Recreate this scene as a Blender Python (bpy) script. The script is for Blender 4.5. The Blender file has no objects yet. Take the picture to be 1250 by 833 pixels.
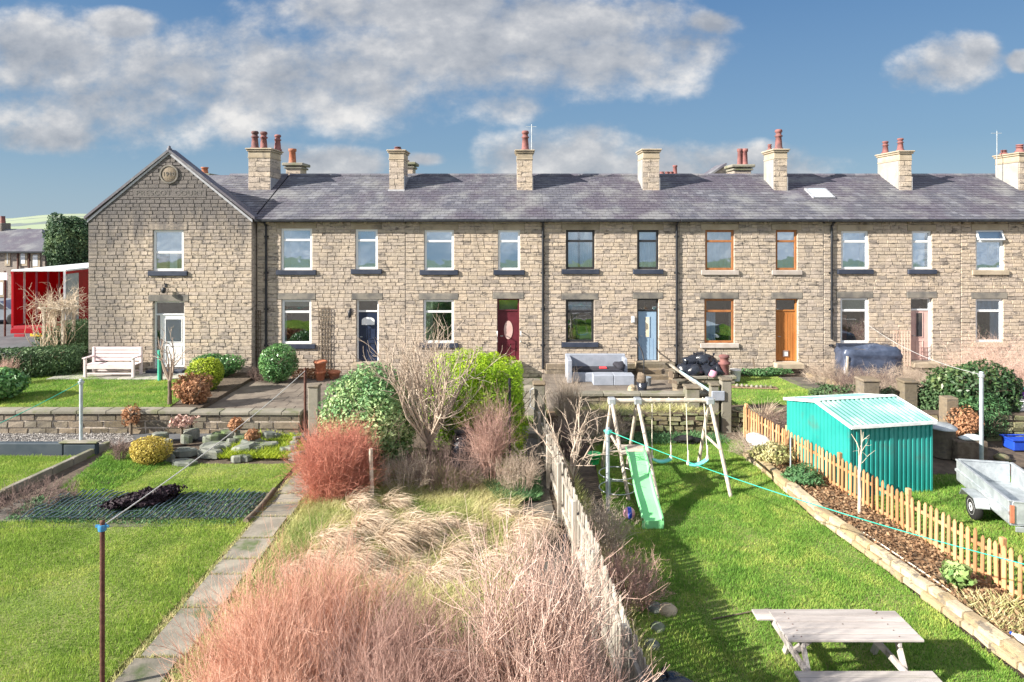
import bpy, math, random
import numpy as np
from mathutils import Vector, Matrix
R = math.radians
C = bpy.context.scene.collection
S = bpy.context.scene

# ---------------------------------------------------------------- camera
F, CX, HY, CH = 833.0, 625.0, 275.0, 6.3          # focal length in photo pixels, principal column, horizon row, camera height
cd = bpy.data.cameras.new('camera'); cam = bpy.data.objects.new('camera', cd); C.objects.link(cam)
cd.sensor_width = 36; cd.lens = 36 * F / 1250; cd.shift_y = (HY - 416.5) / 1250
cd.clip_end = 6000; cd.clip_start = .1
cam.location = (0, 0, CH); cam.rotation_euler = (R(90), 0, 0); S.camera = cam

# ---------------------------------------------------------------- light
TRAVEL = Vector((.93, .36, 0)).normalized()       # ground direction the sunlight travels in
ELEV = 27
S.view_settings.view_transform = 'Standard'; S.view_settings.look = 'None'
S.view_settings.exposure = 1.88; S.view_settings.gamma = 1; S.view_settings.use_curve_mapping = False
sd = bpy.data.lights.new('sun', 'SUN'); sd.energy = 3.35; sd.angle = R(.6); sd.color = (1, .93, .82)
sun = bpy.data.objects.new('sun', sd); C.objects.link(sun)
d = Vector((TRAVEL.x * math.cos(R(ELEV)), TRAVEL.y * math.cos(R(ELEV)), -math.sin(R(ELEV))))
sun.rotation_euler = d.to_track_quat('-Z', 'Y').to_euler()
sun.location = (-20, 10, 30)


class NT:
    def __init__(s, tree): s.t = tree; s.n = tree.nodes; s.l = tree.links
    def new(s, typ, **k):
        o = s.n.new(typ)
        for a, b in k.items(): setattr(o, a, b)
        return o
    def put(s, sock, v):
        if isinstance(v, bpy.types.NodeSocket): s.l.new(v, sock)
        elif v is not None: sock.default_value = v
    def m(s, op, a, b=None, c=None, clamp=False):
        o = s.new('ShaderNodeMath', operation=op, use_clamp=clamp)
        for i, v in enumerate((a, b, c)):
            if v is not None: s.put(o.inputs[i], v)
        return o.outputs[0]
    def vm(s, op, a, b=None):
        o = s.new('ShaderNodeVectorMath', operation=op); s.put(o.inputs[0], a)
        if b is not None: s.put(o.inputs[1], b)
        return o.outputs[0]
    def noise(s, vec, scale, detail=4, rough=.5):
        o = s.new('ShaderNodeTexNoise'); s.put(o.inputs['Vector'], vec)
        o.inputs['Scale'].default_value = scale; o.inputs['Detail'].default_value = detail; o.inputs['Roughness'].default_value = rough
        return o.outputs['Fac']
    def mix(s, f, a, b, mode='MIX'):
        o = s.new('ShaderNodeMix', data_type='RGBA', blend_type=mode)
        s.put(o.inputs[0], f)
        for i, v in ((6, a), (7, b)): s.put(o.inputs[i], v if isinstance(v, bpy.types.NodeSocket) else (*v[:3], 1))
        return o.outputs[2]
    def smooth(s, v, a, b):
        o = s.new('ShaderNodeMapRange', interpolation_type='SMOOTHSTEP'); s.put(o.inputs[0], v)
        o.inputs[1].default_value = a; o.inputs[2].default_value = b
        return o.outputs[0]
    def ramp(s, v, stops):
        o = s.new('ShaderNodeValToRGB'); s.put(o.inputs[0], v); e = o.color_ramp.elements
        e[0].position = stops[0][0]; e[0].color = (*stops[0][1], 1); e[1].position = stops[1][0]; e[1].color = (*stops[1][1], 1)
        for p, c in stops[2:]:
            q = e.new(p); q.color = (*c, 1)
        return o.outputs[0]


# ---------------------------------------------------------------- sky: Nishita with broken cumulus by direction
wd = bpy.data.worlds.new('World'); S.world = wd; wd.use_nodes = True
T = NT(wd.node_tree); bg = T.n['Background']
sky = T.new('ShaderNodeTexSky', sky_type='NISHITA'); sky.sun_disc = False; sky.sun_elevation = R(ELEV)
sky.sun_rotation = math.atan2(-TRAVEL.x, -TRAVEL.y); sky.air_density = 1.3; sky.dust_density = .6; sky.ozone_density = 2.5
tc = T.new('ShaderNodeTexCoord').outputs['Generated']
sx = T.new('ShaderNodeSeparateXYZ'); T.put(sx.inputs[0], tc); X, Y, Z = sx.outputs
Yc = T.m('MAXIMUM', Y, .08)
u = T.m('DIVIDE', X, Yc); v = T.m('DIVIDE', Z, Yc)
front = T.smooth(Y, .35, .55)
blobs = [(40, 75, 130, 62), (150, 30, 60, 20), (250, 100, 130, 75), (150, 130, 190, 55), (430, 100, 170, 60), (560, 70, 210, 75), (620, 130, 60, 24), (500, 10, 200, 40),
         (740, 75, 150, 48), (840, 60, 60, 35), (680, 30, 170, 50), (70, 165, 80, 26), (870, 30, 40, 18),
         (690, 198, 110, 46), (720, 180, 55, 36), (800, 205, 120, 34), (400, 204, 80, 24), (640, 190, 40, 26), (880, 205, 130, 30), (400, 202, 75, 22), (340, 190, 40, 16),
         (1155, 82, 66, 38), (1190, 70, 30, 24), (1250, 76, 22, 14), (520, 195, 30, 10)]
acc = None
for (bx, by, rx, ry) in blobs:
    a = T.m('DIVIDE', T.m('SUBTRACT', u, (bx - CX) / F), rx / F); b = T.m('DIVIDE', T.m('SUBTRACT', v, (HY - by) / F), ry / F)
    q = T.m('SUBTRACT', 1.0, T.m('ADD', T.m('MULTIPLY', a, a), T.m('MULTIPLY', b, b)))
    acc = q if acc is None else T.m('SMOOTH_MAX', acc, q, .35)
acc = T.m('MAXIMUM', acc, -1.2)
cv = T.new('ShaderNodeCombineXYZ'); T.put(cv.inputs[0], u); T.put(cv.inputs[1], T.m('MULTIPLY', v, 1.45)); T.put(cv.inputs[2], Y)
nz = T.noise(cv.outputs[0], 6.0, 11, .60)
nz2 = T.noise(T.vm('ADD', cv.outputs[0], (-.020, .040, 0)), 6.0, 11, .60)
nbig = T.noise(cv.outputs[0], 3.2, 4, .5)
covf = T.m('ADD', T.m('MULTIPLY', T.m('ADD', acc, .08), .46), T.m('MULTIPLY', T.m('SUBTRACT', nz, .5), 2.0))
gen = T.noise(T.vm('MULTIPLY', tc, (1, 1, 2.2)), 3.0, 8, .55)
covg = T.m('MULTIPLY', T.m('SUBTRACT', gen, .40), 2.2)
cov = T.m('ADD', T.m('MULTIPLY', covf, front), T.m('MULTIPLY', covg, T.m('SUBTRACT', 1.0, front)))
alpha = T.smooth(cov, -.12, .46)
lit = T.m('ADD', T.m('MULTIPLY', T.m('SUBTRACT', nz, nz2), 3.0), T.m('MULTIPLY', T.m('SUBTRACT', nbig, .5), 1.1))
edge = T.m('SUBTRACT', 1.0, T.smooth(cov, .05, .7))
lit = T.m('ADD', T.m('ADD', lit, .30), T.m('MULTIPLY', edge, .20), clamp=True)
ccol = T.ramp(lit, [(0, (.100, .108, .122)), (1, (.25, .243, .235)), (.45, (.150, .154, .162))]); ccol = T.mix(front, T.mix(1, ccol, (2.2, 2.13, 2.05), 'MULTIPLY'), ccol)  # clouds outside the view are brightened as added ambient fill
skyc = T.mix(1, T.vm('SCALE', sky.outputs[0]), (1, 1, 1), 'MULTIPLY')
sc_ = T.new('ShaderNodeVectorMath', operation='SCALE'); T.put(sc_.inputs[0], sky.outputs[0]); sc_.inputs['Scale'].default_value = .06
tint = T.mix(T.smooth(Z, -.02, .30), (.42, .60, .80), (.50, .72, .92))
skyc = T.mix(.88, T.mix(1, sc_.outputs[0], tint, 'MULTIPLY'), T.ramp(T.m('MAXIMUM', Z, 0), [(0, (.105, .140, .170)), (1, (.018, .038, .085)), (.11, (.060, .098, .144)), (.34, (.026, .058, .116))]))
fin = T.mix(T.m('MULTIPLY', alpha, .90), skyc, ccol)
T.put(bg.inputs[0], fin); bg.inputs[1].default_value = 1.0

# ---------------------------------------------------------------- helpers
random.seed(7)
ORG = {}
rng0 = np.random.default_rng(5)


def G(px, py, z=0.0):                              # ground point (height z) seen at a photo pixel
    Yd = F * (CH - z) / (py - HY)
    return ((px - CX) / F * Yd, Yd)


def PX(px, Yd): return (px - CX) / F * Yd
def PZ(py, Yd): return CH - (py - HY) / F * Yd


def tag(o, label, cat, group=None, kind=None):
    if label: o['label'] = label
    if cat: o['category'] = cat
    if group: o['group'] = group
    if kind: o['kind'] = kind
    return o


def thing(name, label, cat, loc=(0, 0, 0), rz=0, group=None):
    o = bpy.data.objects.new(name, None); C.objects.link(o); o.empty_display_size = .2
    o.location = loc; o.rotation_euler = (0, 0, rz); ORG[o.name] = Vector(loc)
    return tag(o, label, cat, group)


def link(name, me, parent=None, loc=(0, 0, 0), scale=None, rot=None):
    o = bpy.data.objects.new(name, me); C.objects.link(o)
    if parent is not None: o.parent = parent
    o.location = loc
    if scale: o.scale = scale
    if rot: o.rotation_euler = rot
    return o


class MB:
    """collects shapes; build() makes them ONE mesh object. World coordinates unless local=True."""
    def __init__(s): s.v = []; s.f = []; s.sm = []; s.r = []
    def add(s, vs, fs, smooth=False, rnd=None):
        b = len(s.v); s.v += [tuple(q) for q in vs]; rr = random.random() if rnd is None else rnd
        for f in fs: s.f.append(tuple(i + b for i in f)); s.sm.append(smooth); s.r.append(rr)
        return s
    def box(s, x0, x1, y0, y1, z0, z1, rnd=None):
        return s.add([(x0, y0, z0), (x1, y0, z0), (x1, y1, z0), (x0, y1, z0), (x0, y0, z1), (x1, y0, z1), (x1, y1, z1), (x0, y1, z1)],
                     [(0, 3, 2, 1), (4, 5, 6, 7), (0, 1, 5, 4), (1, 2, 6, 5), (2, 3, 7, 6), (3, 0, 4, 7)], rnd=rnd)
    def bbox(s, x0, x1, y0, y1, z0, z1, b=.01):       # box with chamfered edges
        c = Vector(((x0 + x1) / 2, (y0 + y1) / 2, (z0 + z1) / 2)); h = ((x1 - x0) / 2, (y1 - y0) / 2, (z1 - z0) / 2)
        vs = []; idx = {}
        for sx_ in (-1, 1):
            for sy in (-1, 1):
                for sz in (-1, 1):
                    for ax in range(3):
                        p = [sx_ * h[0], sy * h[1], sz * h[2]]; sg = (sx_, sy, sz)
                        for k in range(3):
                            if k != ax: p[k] -= sg[k] * b
                        idx[(sx_, sy, sz, ax)] = len(vs); vs.append(c + Vector(p))
        fs = []
        for ax in range(3):
            o1, o2 = [k for k in range(3) if k != ax]
            for sg in (-1, 1):
                q = []
                for (a, bb) in ((-1, -1), (1, -1), (1, 1), (-1, 1)):
                    k = [0, 0, 0]; k[ax] = sg; k[o1] = a; k[o2] = bb; q.append(idx[(*k, ax)])
                fs.append(q)
        for ax in range(3):
            o1, o2 = [k for k in range(3) if k != ax]
            for a in (-1, 1):
                for bb in (-1, 1):
                    k0 = [0, 0, 0]; k1 = [0, 0, 0]; k0[ax] = -1; k1[ax] = 1
                    for k in (k0, k1): k[o1] = a; k[o2] = bb
                    fs.append([idx[(*k0, o1)], idx[(*k1, o1)], idx[(*k1, o2)], idx[(*k0, o2)]])
        for sx_ in (-1, 1):
            for sy in (-1, 1):
                for sz in (-1, 1): fs.append([idx[(sx_, sy, sz, k)] for k in range(3)])
        return s.add(vs, fs)
    def bar(s, p, q, w, h=None, up=(0, 0, 1), rnd=None):
        p = Vector(p); q = Vector(q); h = h or w; dd = (q - p).normalized(); upv = Vector(up)
        if abs(dd.dot(upv)) > .98: upv = Vector((0, 1, 0))
        a = dd.cross(upv).normalized() * w / 2; b = a.cross(dd).normalized() * h / 2
        vs = [p - a - b, p + a - b, p + a + b, p - a + b, q - a - b, q + a - b, q + a + b, q - a + b]
        return s.add(vs, [(0, 3, 2, 1), (4, 5, 6, 7), (0, 1, 5, 4), (1, 2, 6, 5), (2, 3, 7, 6), (3, 0, 4, 7)], rnd=rnd)
    def tube(s, pts, r, n=8, cap=True):
        pts = [Vector(p) for p in pts]; rs = r if isinstance(r, (list, tuple)) else [r] * len(pts); vs = []; fs = []
        ref = None
        for i, p in enumerate(pts):
            dd = (pts[min(i + 1, len(pts) - 1)] - pts[max(i - 1, 0)]).normalized()
            if ref is None: ref = Vector((0, 0, 1)) if abs(dd.z) < .9 else Vector((1, 0, 0))
            a = dd.cross(ref).normalized(); b = dd.cross(a).normalized(); ref = -b if False else ref
            for k in range(n):
                t = 2 * math.pi * k / n; vs.append(p + a * math.cos(t) * rs[i] + b * math.sin(t) * rs[i])
        for i in range(len(pts) - 1):
            for k in range(n):
                k2 = (k + 1) % n; fs.append((i * n + k, i * n + k2, (i + 1) * n + k2, (i + 1) * n + k))
        s.add(vs, fs, True)
        if cap:
            e = len(pts) - 1
            s.add([vs[k] for k in range(n)], [tuple(range(n))]); s.add([vs[e * n + k] for k in range(n)], [tuple(range(n))])
        return s
    def lathe(s, prof, c, n=16, axis='z'):
        vs = []; fs = []
        for (r, z) in prof:
            for k in range(n):
                t = 2 * math.pi * k / n; a = (r * math.cos(t), r * math.sin(t), z)
                if axis == 'x': a = (z, a[0], a[1])
                if axis == 'y': a = (a[0], z, a[1])
                vs.append((c[0] + a[0], c[1] + a[1], c[2] + a[2]))
        for i in range(len(prof) - 1):
            for k in range(n):
                k2 = (k + 1) % n; fs.append((i * n + k, i * n + k2, (i + 1) * n + k2, (i + 1) * n + k))
        s.add(vs, fs, True); s.add(vs[:n], [tuple(range(n))]); s.add(vs[-n:], [tuple(range(n))])
        return s
    def prism(s, poly, y0, y1):                       # outline in x,z pushed along y
        n = len(poly); vs = [(x, y0, z) for x, z in poly] + [(x, y1, z) for x, z in poly]
        return s.add(vs, [tuple(range(n)), tuple(range(2 * n - 1, n - 1, -1))] + [(i, (i + 1) % n, n + (i + 1) % n, n + i) for i in range(n)])
    def slab(s, poly, z0, z1):                        # outline in x,y pushed along z
        n = len(poly); vs = [(p[0], p[1], z0) for p in poly] + [(p[0], p[1], z1) for p in poly]
        return s.add(vs, [tuple(range(n)), tuple(range(2 * n - 1, n - 1, -1))] + [(i, (i + 1) % n, n + (i + 1) % n, n + i) for i in range(n)])
    def quad(s, a, b, c, d_): return s.add([a, b, c, d_], [(0, 1, 2, 3)])
    def build(s, name, mat, parent=None, local=False, org=None):
        me = bpy.data.meshes.new(name)
        off = Vector((0, 0, 0))
        if not local and parent is not None:
            root = parent
            while root.parent: root = root.parent
            off = ORG.get(root.name, off)
        if org is not None: off = Vector(org)
        me.from_pydata([(a[0] - off.x, a[1] - off.y, a[2] - off.z) for a in s.v], [], s.f)
        me.polygons.foreach_set('use_smooth', s.sm)
        at = me.attributes.new('rnd', 'FLOAT', 'FACE'); at.data.foreach_set('value', s.r)
        me.materials.append(mat)
        if not any(s.sm) or True:
            import bmesh
            bm = bmesh.new(); bm.from_mesh(me); bmesh.ops.recalc_face_normals(bm, faces=bm.faces); bm.to_mesh(me); bm.free()
        o = link(name, me, parent)
        if org is not None and parent is None: o.location = org
        return o


def npmesh(name, V, Fi, mat, parent=None, rnd=None, smooth=False, origin=None):
    V = np.asarray(V, dtype=np.float32); Fi = np.asarray(Fi, dtype=np.int32); k = Fi.shape[1]
    if origin is None and parent is not None:
        root = parent
        while root.parent: root = root.parent
        origin = tuple(ORG.get(root.name, (0, 0, 0)))
    if origin is not None: V = V - np.array(origin, dtype=np.float32)
    me = bpy.data.meshes.new(name); me.vertices.add(len(V)); me.vertices.foreach_set('co', V.ravel())
    me.loops.add(Fi.size); me.loops.foreach_set('vertex_index', Fi.ravel())
    me.polygons.add(len(Fi)); me.polygons.foreach_set('loop_start', np.arange(0, Fi.size, k, dtype=np.int32))
    if smooth: me.polygons.foreach_set('use_smooth', np.ones(len(Fi), dtype=bool))
    me.update(calc_edges=True); me.validate()
    if rnd is not None:
        at = me.attributes.new('rnd', 'FLOAT', 'FACE'); at.data.foreach_set('value', np.asarray(rnd, dtype=np.float32)[:len(me.polygons)])
    me.materials.append(mat)
    o = link(name, me, parent)
    if parent is None and origin is not None: o.location = origin
    return o


# ---------------------------------------------------------------- materials
def rndval(t):
    oi = t.new('ShaderNodeObjectInfo').outputs['Random']; at = t.new('ShaderNodeAttribute', attribute_name='rnd').outputs['Fac']
    return t.m('FRACT', t.m('ADD', t.m('MULTIPLY', oi, 3.7), at))


def mat(name, col, col2=None, scale=6, rough=.8, bump=.15, bscale=60, metal=0, rv=.12, dirt=None, dscale=1.3, dth=(.5, .7), spec=.35, fine=.15, stretch=None, trans=0):
    m = bpy.data.materials.new(name); m.use_nodes = True; t = NT(m.node_tree); bs = t.n['Principled BSDF']
    pos = t.new('ShaderNodeNewGeometry').outputs['Position']
    if stretch: pos = t.vm('MULTIPLY', pos, stretch)
    c = t.mix(t.smooth(t.noise(pos, scale, 5), .35, .65), col, col2 or [min(1, a * 1.25) for a in col])
    if fine: c = t.mix(fine, c, t.ramp(t.noise(pos, bscale, 3, .6), [(.3, (.35, .35, .35)), (.7, (1.5, 1.5, 1.5))]), 'MULTIPLY')
    if dirt: c = t.mix(t.smooth(t.noise(pos, dscale, 6, .6), *dth), c, dirt)
    if rv:
        h = t.new('ShaderNodeHueSaturation'); t.put(h.inputs['Color'], c)
        t.put(h.inputs['Value'], t.m('ADD', 1 - rv, t.m('MULTIPLY', rndval(t), 2 * rv))); c = h.outputs[0]
    t.put(bs.inputs['Base Color'], c); bs.inputs['Roughness'].default_value = rough; bs.inputs['Metallic'].default_value = metal
    bs.inputs['Specular IOR Level'].default_value = spec
    if bump:
        b = t.new('ShaderNodeBump'); b.inputs['Strength'].default_value = bump; b.inputs['Distance'].default_value = .02
        t.put(b.inputs['Height'], t.noise(pos, bscale, 4, .6)); t.put(bs.inputs['Normal'], b.outputs[0])
    if trans:
        tr = t.new('ShaderNodeBsdfTranslucent'); t.put(tr.inputs[0], c); mx = t.new('ShaderNodeMixShader'); mx.inputs[0].default_value = trans
        t.put(mx.inputs[1], bs.outputs[0]); t.put(mx.inputs[2], tr.outputs[0]); t.put(t.n['Material Output'].inputs[0], mx.outputs[0])
    return m


def stone_mat(name, cols, sootz=None, soot=.45, streak=.5):
    m = bpy.data.materials.new(name); m.use_nodes = True; t = NT(m.node_tree); bs = t.n['Principled BSDF']
    pos = t.new('ShaderNodeNewGeometry').outputs['Position']
    c = t.ramp(rndval(t), cols)
    vs_ = t.noise(t.vm('MULTIPLY', pos, (2.4, 1, .28)), 1.5, 6, .65); hs_ = t.noise(t.vm('MULTIPLY', pos, (.16, .1, .1)), 1.0, 2, .5)
    c = t.mix(t.m('MULTIPLY', t.smooth(hs_, .4, .62), .2), c, (.36, .335, .31)); c = t.mix(t.m('MULTIPLY', t.smooth(vs_, .55, .70), .5), c, (.25, .225, .20))
    c = t.mix(.55, c, t.ramp(t.noise(pos, 9, 6, .65), [(.3, (.62, .6, .58)), (.7, (1.35, 1.33, 1.3))]), 'MULTIPLY')
    n1 = t.noise(pos, 5.5, 6, .7); n2 = t.noise(t.vm('MULTIPLY', pos, (1.3, 1.3, .55)), .9, 5, .6)
    n1 = t.noise(t.vm('MULTIPLY', pos, (1, 1, 3.2)), 3.2, 5, .7); c = t.mix(t.m('MULTIPLY', t.smooth(n1, .55, .615), streak * 1.6), c, (.13, .115, .105))
    c = t.mix(t.m('MULTIPLY', t.smooth(n2, .5, .72), soot * .6), c, (.25, .22, .195))
    if sootz:
        sp = t.new('ShaderNodeSeparateXYZ'); t.put(sp.inputs[0], pos)
        zz = t.m('ADD', sp.outputs[2], t.m('MULTIPLY', t.m('SUBTRACT', t.noise(t.vm('MULTIPLY', pos, (2.2, 1, .35)), 1.4, 5, .6), .5), 3.2))
        c = t.mix(t.m('MULTIPLY', t.smooth(zz, *sootz), .85), c, (.115, .11, .115))
        xx = t.m('SUBTRACT', t.m('MULTIPLY', sp.outputs[0], -1), t.m('MULTIPLY', t.noise(pos, 1.1, 5), 2.0))
        c = t.mix(t.m('MULTIPLY', t.smooth(xx, 12.6, 14.8), .6), c, (.12, .115, .115))
    t.put(bs.inputs['Base Color'], c); bs.inputs['Roughness'].default_value = .92; bs.inputs['Specular IOR Level'].default_value = .2
    b = t.new('ShaderNodeBump'); b.inputs['Strength'].default_value = .5; b.inputs['Distance'].default_value = .03
    t.put(b.inputs['Height'], t.noise(pos, 22, 5, .65)); t.put(bs.inputs['Normal'], b.outputs[0])
    return m


def leaf_mat(name, cols, trans=.25, rough=.55, spec=.3, big=.5):
    m = bpy.data.materials.new(name); m.use_nodes = True; t = NT(m.node_tree); bs = t.n['Principled BSDF']
    pos = t.new('ShaderNodeNewGeometry').outputs['Position']
    at = t.new('ShaderNodeAttribute', attribute_name='rnd').outputs['Fac']
    nf_ = t.m('ADD', t.m('MULTIPLY', t.noise(pos, 1.6, 6, .65), .6), t.m('MULTIPLY', t.noise(pos, .42, 3, .5), .4))
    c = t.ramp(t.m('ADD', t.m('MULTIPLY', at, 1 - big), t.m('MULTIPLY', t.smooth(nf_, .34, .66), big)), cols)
    t.put(bs.inputs['Base Color'], c); bs.inputs['Roughness'].default_value = rough; bs.inputs['Specular IOR Level'].default_value = spec
    tr = t.new('ShaderNodeBsdfTranslucent'); t.put(tr.inputs[0], c); mx = t.new('ShaderNodeMixShader'); mx.inputs[0].default_value = trans
    t.put(mx.inputs[1], bs.outputs[0]); t.put(mx.inputs[2], tr.outputs[0]); t.put(t.n['Material Output'].inputs[0], mx.outputs[0])
    return m


M = {}
buff = [(0, (.48, .405, .325)), (1, (.50, .425, .35)), (.25, (.52, .435, .345)), (.5, (.45, .385, .315)), (.7, (.49, .415, .35)), (.88, (.42, .36, .305)), (.975, (.30, .26, .23))]
M['stone'] = stone_mat('buff_coursed_stone', buff)
M['gable_stone'] = stone_mat('sooted_gable_stone', buff, sootz=(5.0, 6.9))
M['smooth_stone'] = mat('dressed_sandstone', (.36, .30, .22), (.45, .38, .29), 2, .9, .2, 30, dirt=(.17, .15, .13), dth=(.55, .75))
M['dark_lintel'] = mat('sooted_lintel_stone', (.13, .125, .12), (.24, .22, .19), 2.5, .9, .25, 30)
M['blue_paint'] = mat('dark_blue_sill_paint', (.028, .037, .062), (.045, .055, .085), 3, .55, .05)
M['pale_sill'] = mat('pale_painted_sill', (.5, .45, .42), (.42, .37, .33), 4, .8, .1)
mcols = [(0, (.47, .415, .355)), (1, (.54, .48, .42))]
M['mortar'] = stone_mat('pale_lime_mortar', mcols)
M['gable_mortar'] = stone_mat('sooted_gable_mortar', mcols, sootz=(5.0, 6.9))
M['slate'] = None
M['walling'] = stone_mat('mossy_garden_walling', [(0, (.17, .14, .10)), (1, (.24, .20, .15)), (.4, (.13, .12, .09)), (.7, (.20, .155, .105))], soot=.5)
M['coping'] = mat('weathered_coping', (.27, .25, .21), (.20, .19, .155), 1.3, .9, .3, 25, dirt=(.15, .16, .085), dscale=1.9, dth=(.5, .7))
M['drystone'] = stone_mat('mossy_dry_stone', [(0, (.20, .16, .09)), (1, (.30, .24, .14)), (.4, (.13, .15, .06)), (.7, (.17, .19, .08))], soot=.3)
M['goldstone'] = stone_mat('golden_bed_stone', [(0, (.42, .33, .20)), (1, (.50, .41, .27)), (.4, (.34, .265, .16)), (.7, (.52, .44, .31))], soot=.35, streak=.45)
M['rock'] = mat('rockery_slate', (.13, .145, .13), (.22, .23, .20), 3, .85, .5, 18, dirt=(.10, .15, .05))
M['white'] = mat('white_upvc', (.78, .79, .80), (.74, .76, .78), 3, .35, 0, rv=0, fine=.03)
M['black_frame'] = mat('black_window_paint', (.025, .025, .028), None, 3, .4, 0, rv=0)
M['brown_frame'] = mat('orange_brown_woodgrain', (.30, .12, .045), (.38, .16, .06), 8, .45, .05, stretch=(1, 1, .2))
M['navy'] = mat('navy_door', (.018, .028, .06), None, 3, .35, 0)
M['maroon'] = mat('maroon_door', (.10, .018, .028), None, 3, .35, 0)
M['pale_blue'] = mat('pale_blue_door', (.27, .40, .56), (.30, .43, .58), 3, .4, .03)
M['orange_door'] = mat('orange_brown_door', (.45, .17, .045), (.52, .21, .06), 6, .45, .05, stretch=(1, 1, .2))
M['pink'] = mat('faded_pink_door', (.60, .40, .37), (.66, .47, .43), 4, .5, .03)
M['black_iron'] = mat('black_cast_iron', (.018, .02, .026), (.03, .033, .04), 4, .45, .1)
M['blind_blue'] = mat('pale_blue_lining', (.60, .78, .95), (.70, .84, .96), 1.2, .9, 0, rv=.1)  # pale blue stands in for reflected sky, put into the colour
M['net'] = mat('white_net_curtain', (.74, .79, .84), (.84, .86, .88), 1, .9, .1, 20, rv=.05, stretch=(6, 1, .3))
M['cream_blind'] = mat('cream_blind', (.62, .54, .40), None, 2, .9, 0)
M['room'] = mat('dim_room', (.035, .037, .045), (.10, .09, .085), 1.5, .9, 0, rv=.2)
M['terracotta'] = mat('terracotta', (.38, .13, .07), (.45, .18, .10), 6, .8, .2, dirt=(.22, .12, .09))
M['redpot'] = mat('weathered_chimney_pot', (.20, .085, .085), (.28, .12, .11), 6, .8, .2, dirt=(.10, .06, .06))
M['lead'] = mat('lead_flashing', (.33, .34, .37), (.42, .43, .46), 5, .5, .1, metal=.2)
M['render'] = mat('white_rendered_chimney_side', (.33, .325, .315), (.28, .27, .25), 2, .9, .2, dirt=(.28, .26, .2), dth=(.6, .8))
M['soil'] = mat('dark_soil', (.085, .066, .05), (.13, .10, .075), 5, 1, 1, 18, rv=0)
M['litter'] = mat('leaf_litter_soil', (.17, .115, .075), (.27, .19, .12), 9, 1, 1, 25, rv=0)
M['gravel'] = mat('grey_gravel', (.20, .19, .18), (.42, .40, .38), 45, .95, 1, 60, rv=0)
M['paving'] = mat('brown_paving', (.15, .125, .105), (.21, .18, .15), 2, .8, .3, 30, dirt=(.25, .22, .17), dscale=2, dth=(.62, .75))
M['flag'] = mat('stone_flag', (.19, .175, .145), (.28, .255, .21), 2.2, .75, .35, 25, dirt=(.09, .12, .05), dth=(.56, .7), rv=.2)
M['patio'] = mat('light_patio_flag', (.30, .30, .27), (.40, .39, .35), 2.5, .85, .2, 30, dirt=(.18, .2, .13))
M['asphalt'] = mat('asphalt', (.10, .105, .115), (.13, .135, .145), 1.5, .9, .3, 80, rv=0)
M['darkpath'] = mat('damp_earth_path', (.085, .078, .07), (.15, .135, .115), 3, .9, .6, 25, rv=0)
M['grass_base'] = mat('lawn_turf', (.15, .20, .05), (.24, .25, .09), 1.1, 1, .6, 30, rv=0)
M['field'] = mat('pasture', (.12, .17, .05), (.19, .23, .08), .02, 1, 0, .5, rv=0, fine=0)
M['lawn'] = leaf_mat('lawn_blades', [(0, (.15, .25, .045)), (1, (.54, .56, .17)), (.5, (.28, .42, .075))], .3, .7, .1, .62)
M['lawn2'] = leaf_mat('swing_lawn_blades', [(0, (.09, .22, .04)), (1, (.58, .60, .17)), (.55, (.21, .38, .065))], .3, .7, .1, .6)
M['rough'] = leaf_mat('rough_grass', [(0, (.20, .28, .08)), (1, (.76, .66, .42)), (.5, (.50, .50, .22))], .3, .8, .1, .6)
M['tuft'] = leaf_mat('bleached_long_grass', [(0, (.45, .34, .24)), (1, (.80, .68, .54)), (.5, (.64, .52, .40))], .3, .8, .1, .2)
M['dkherb'] = leaf_mat('dark_ground_cover', [(0, (.04, .11, .05)), (1, (.18, .32, .13)), (.5, (.085, .20, .08))], .2, .6, .3, .3)
M['laurel'] = leaf_mat('glossy_green_leaf', [(0, (.05, .14, .05)), (1, (.28, .44, .15)), (.5, (.11, .27, .085))], .15, .35, .5, .3)
M['hedge'] = leaf_mat('dark_hedge_leaf', [(0, (.03, .07, .03)), (1, (.15, .23, .09)), (.5, (.07, .13, .055))], .15, .6, .3, .35)
M['varieg'] = leaf_mat('variegated_leaf', [(0, (.07, .18, .08)), (1, (.80, .84, .50)), (.4, (.18, .34, .14)), (.7, (.42, .55, .25))], .2, .5, .35, .5)
M['conifer'] = leaf_mat('golden_conifer', [(0, (.10, .26, .02)), (1, (.68, .78, .06)), (.5, (.34, .54, .035))], .25, .6, .2, .5)
M['lime'] = leaf_mat('lime_green_leaf', [(0, (.12, .20, .02)), (1, (.62, .68, .06)), (.5, (.35, .45, .04))], .25, .55, .25, .4)
M['yellow'] = leaf_mat('yellow_heather', [(0, (.25, .20, .04)), (1, (.75, .60, .20)), (.5, (.55, .44, .10))], .2, .7, .2, .2)
M['russet'] = leaf_mat('russet_dead_leaf', [(0, (.22, .10, .05)), (1, (.62, .38, .24)), (.5, (.42, .22, .12))], .2, .8, .15, .2)
M['deadleaf'] = leaf_mat('fallen_leaf', [(0, (.12, .07, .04)), (1, (.50, .36, .22)), (.5, (.27, .16, .09))], .1, .8, .2, .2)
M['plum'] = leaf_mat('dark_plum_leaf', [(0, (.012, .008, .012)), (1, (.06, .035, .05)), (.5, (.025, .015, .022))], .05, .6, .3, .2)
M['tree'] = leaf_mat('evergreen_tree', [(0, (.02, .05, .03)), (1, (.20, .28, .11)), (.5, (.055, .11, .055))], .15, .6, .2, .55)
M['dogwood'] = leaf_mat('red_dogwood_twig', [(0, (.34, .11, .08)), (1, (.74, .36, .27)), (.5, (.54, .21, .15))], .0, .6, .3, .3)
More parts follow.
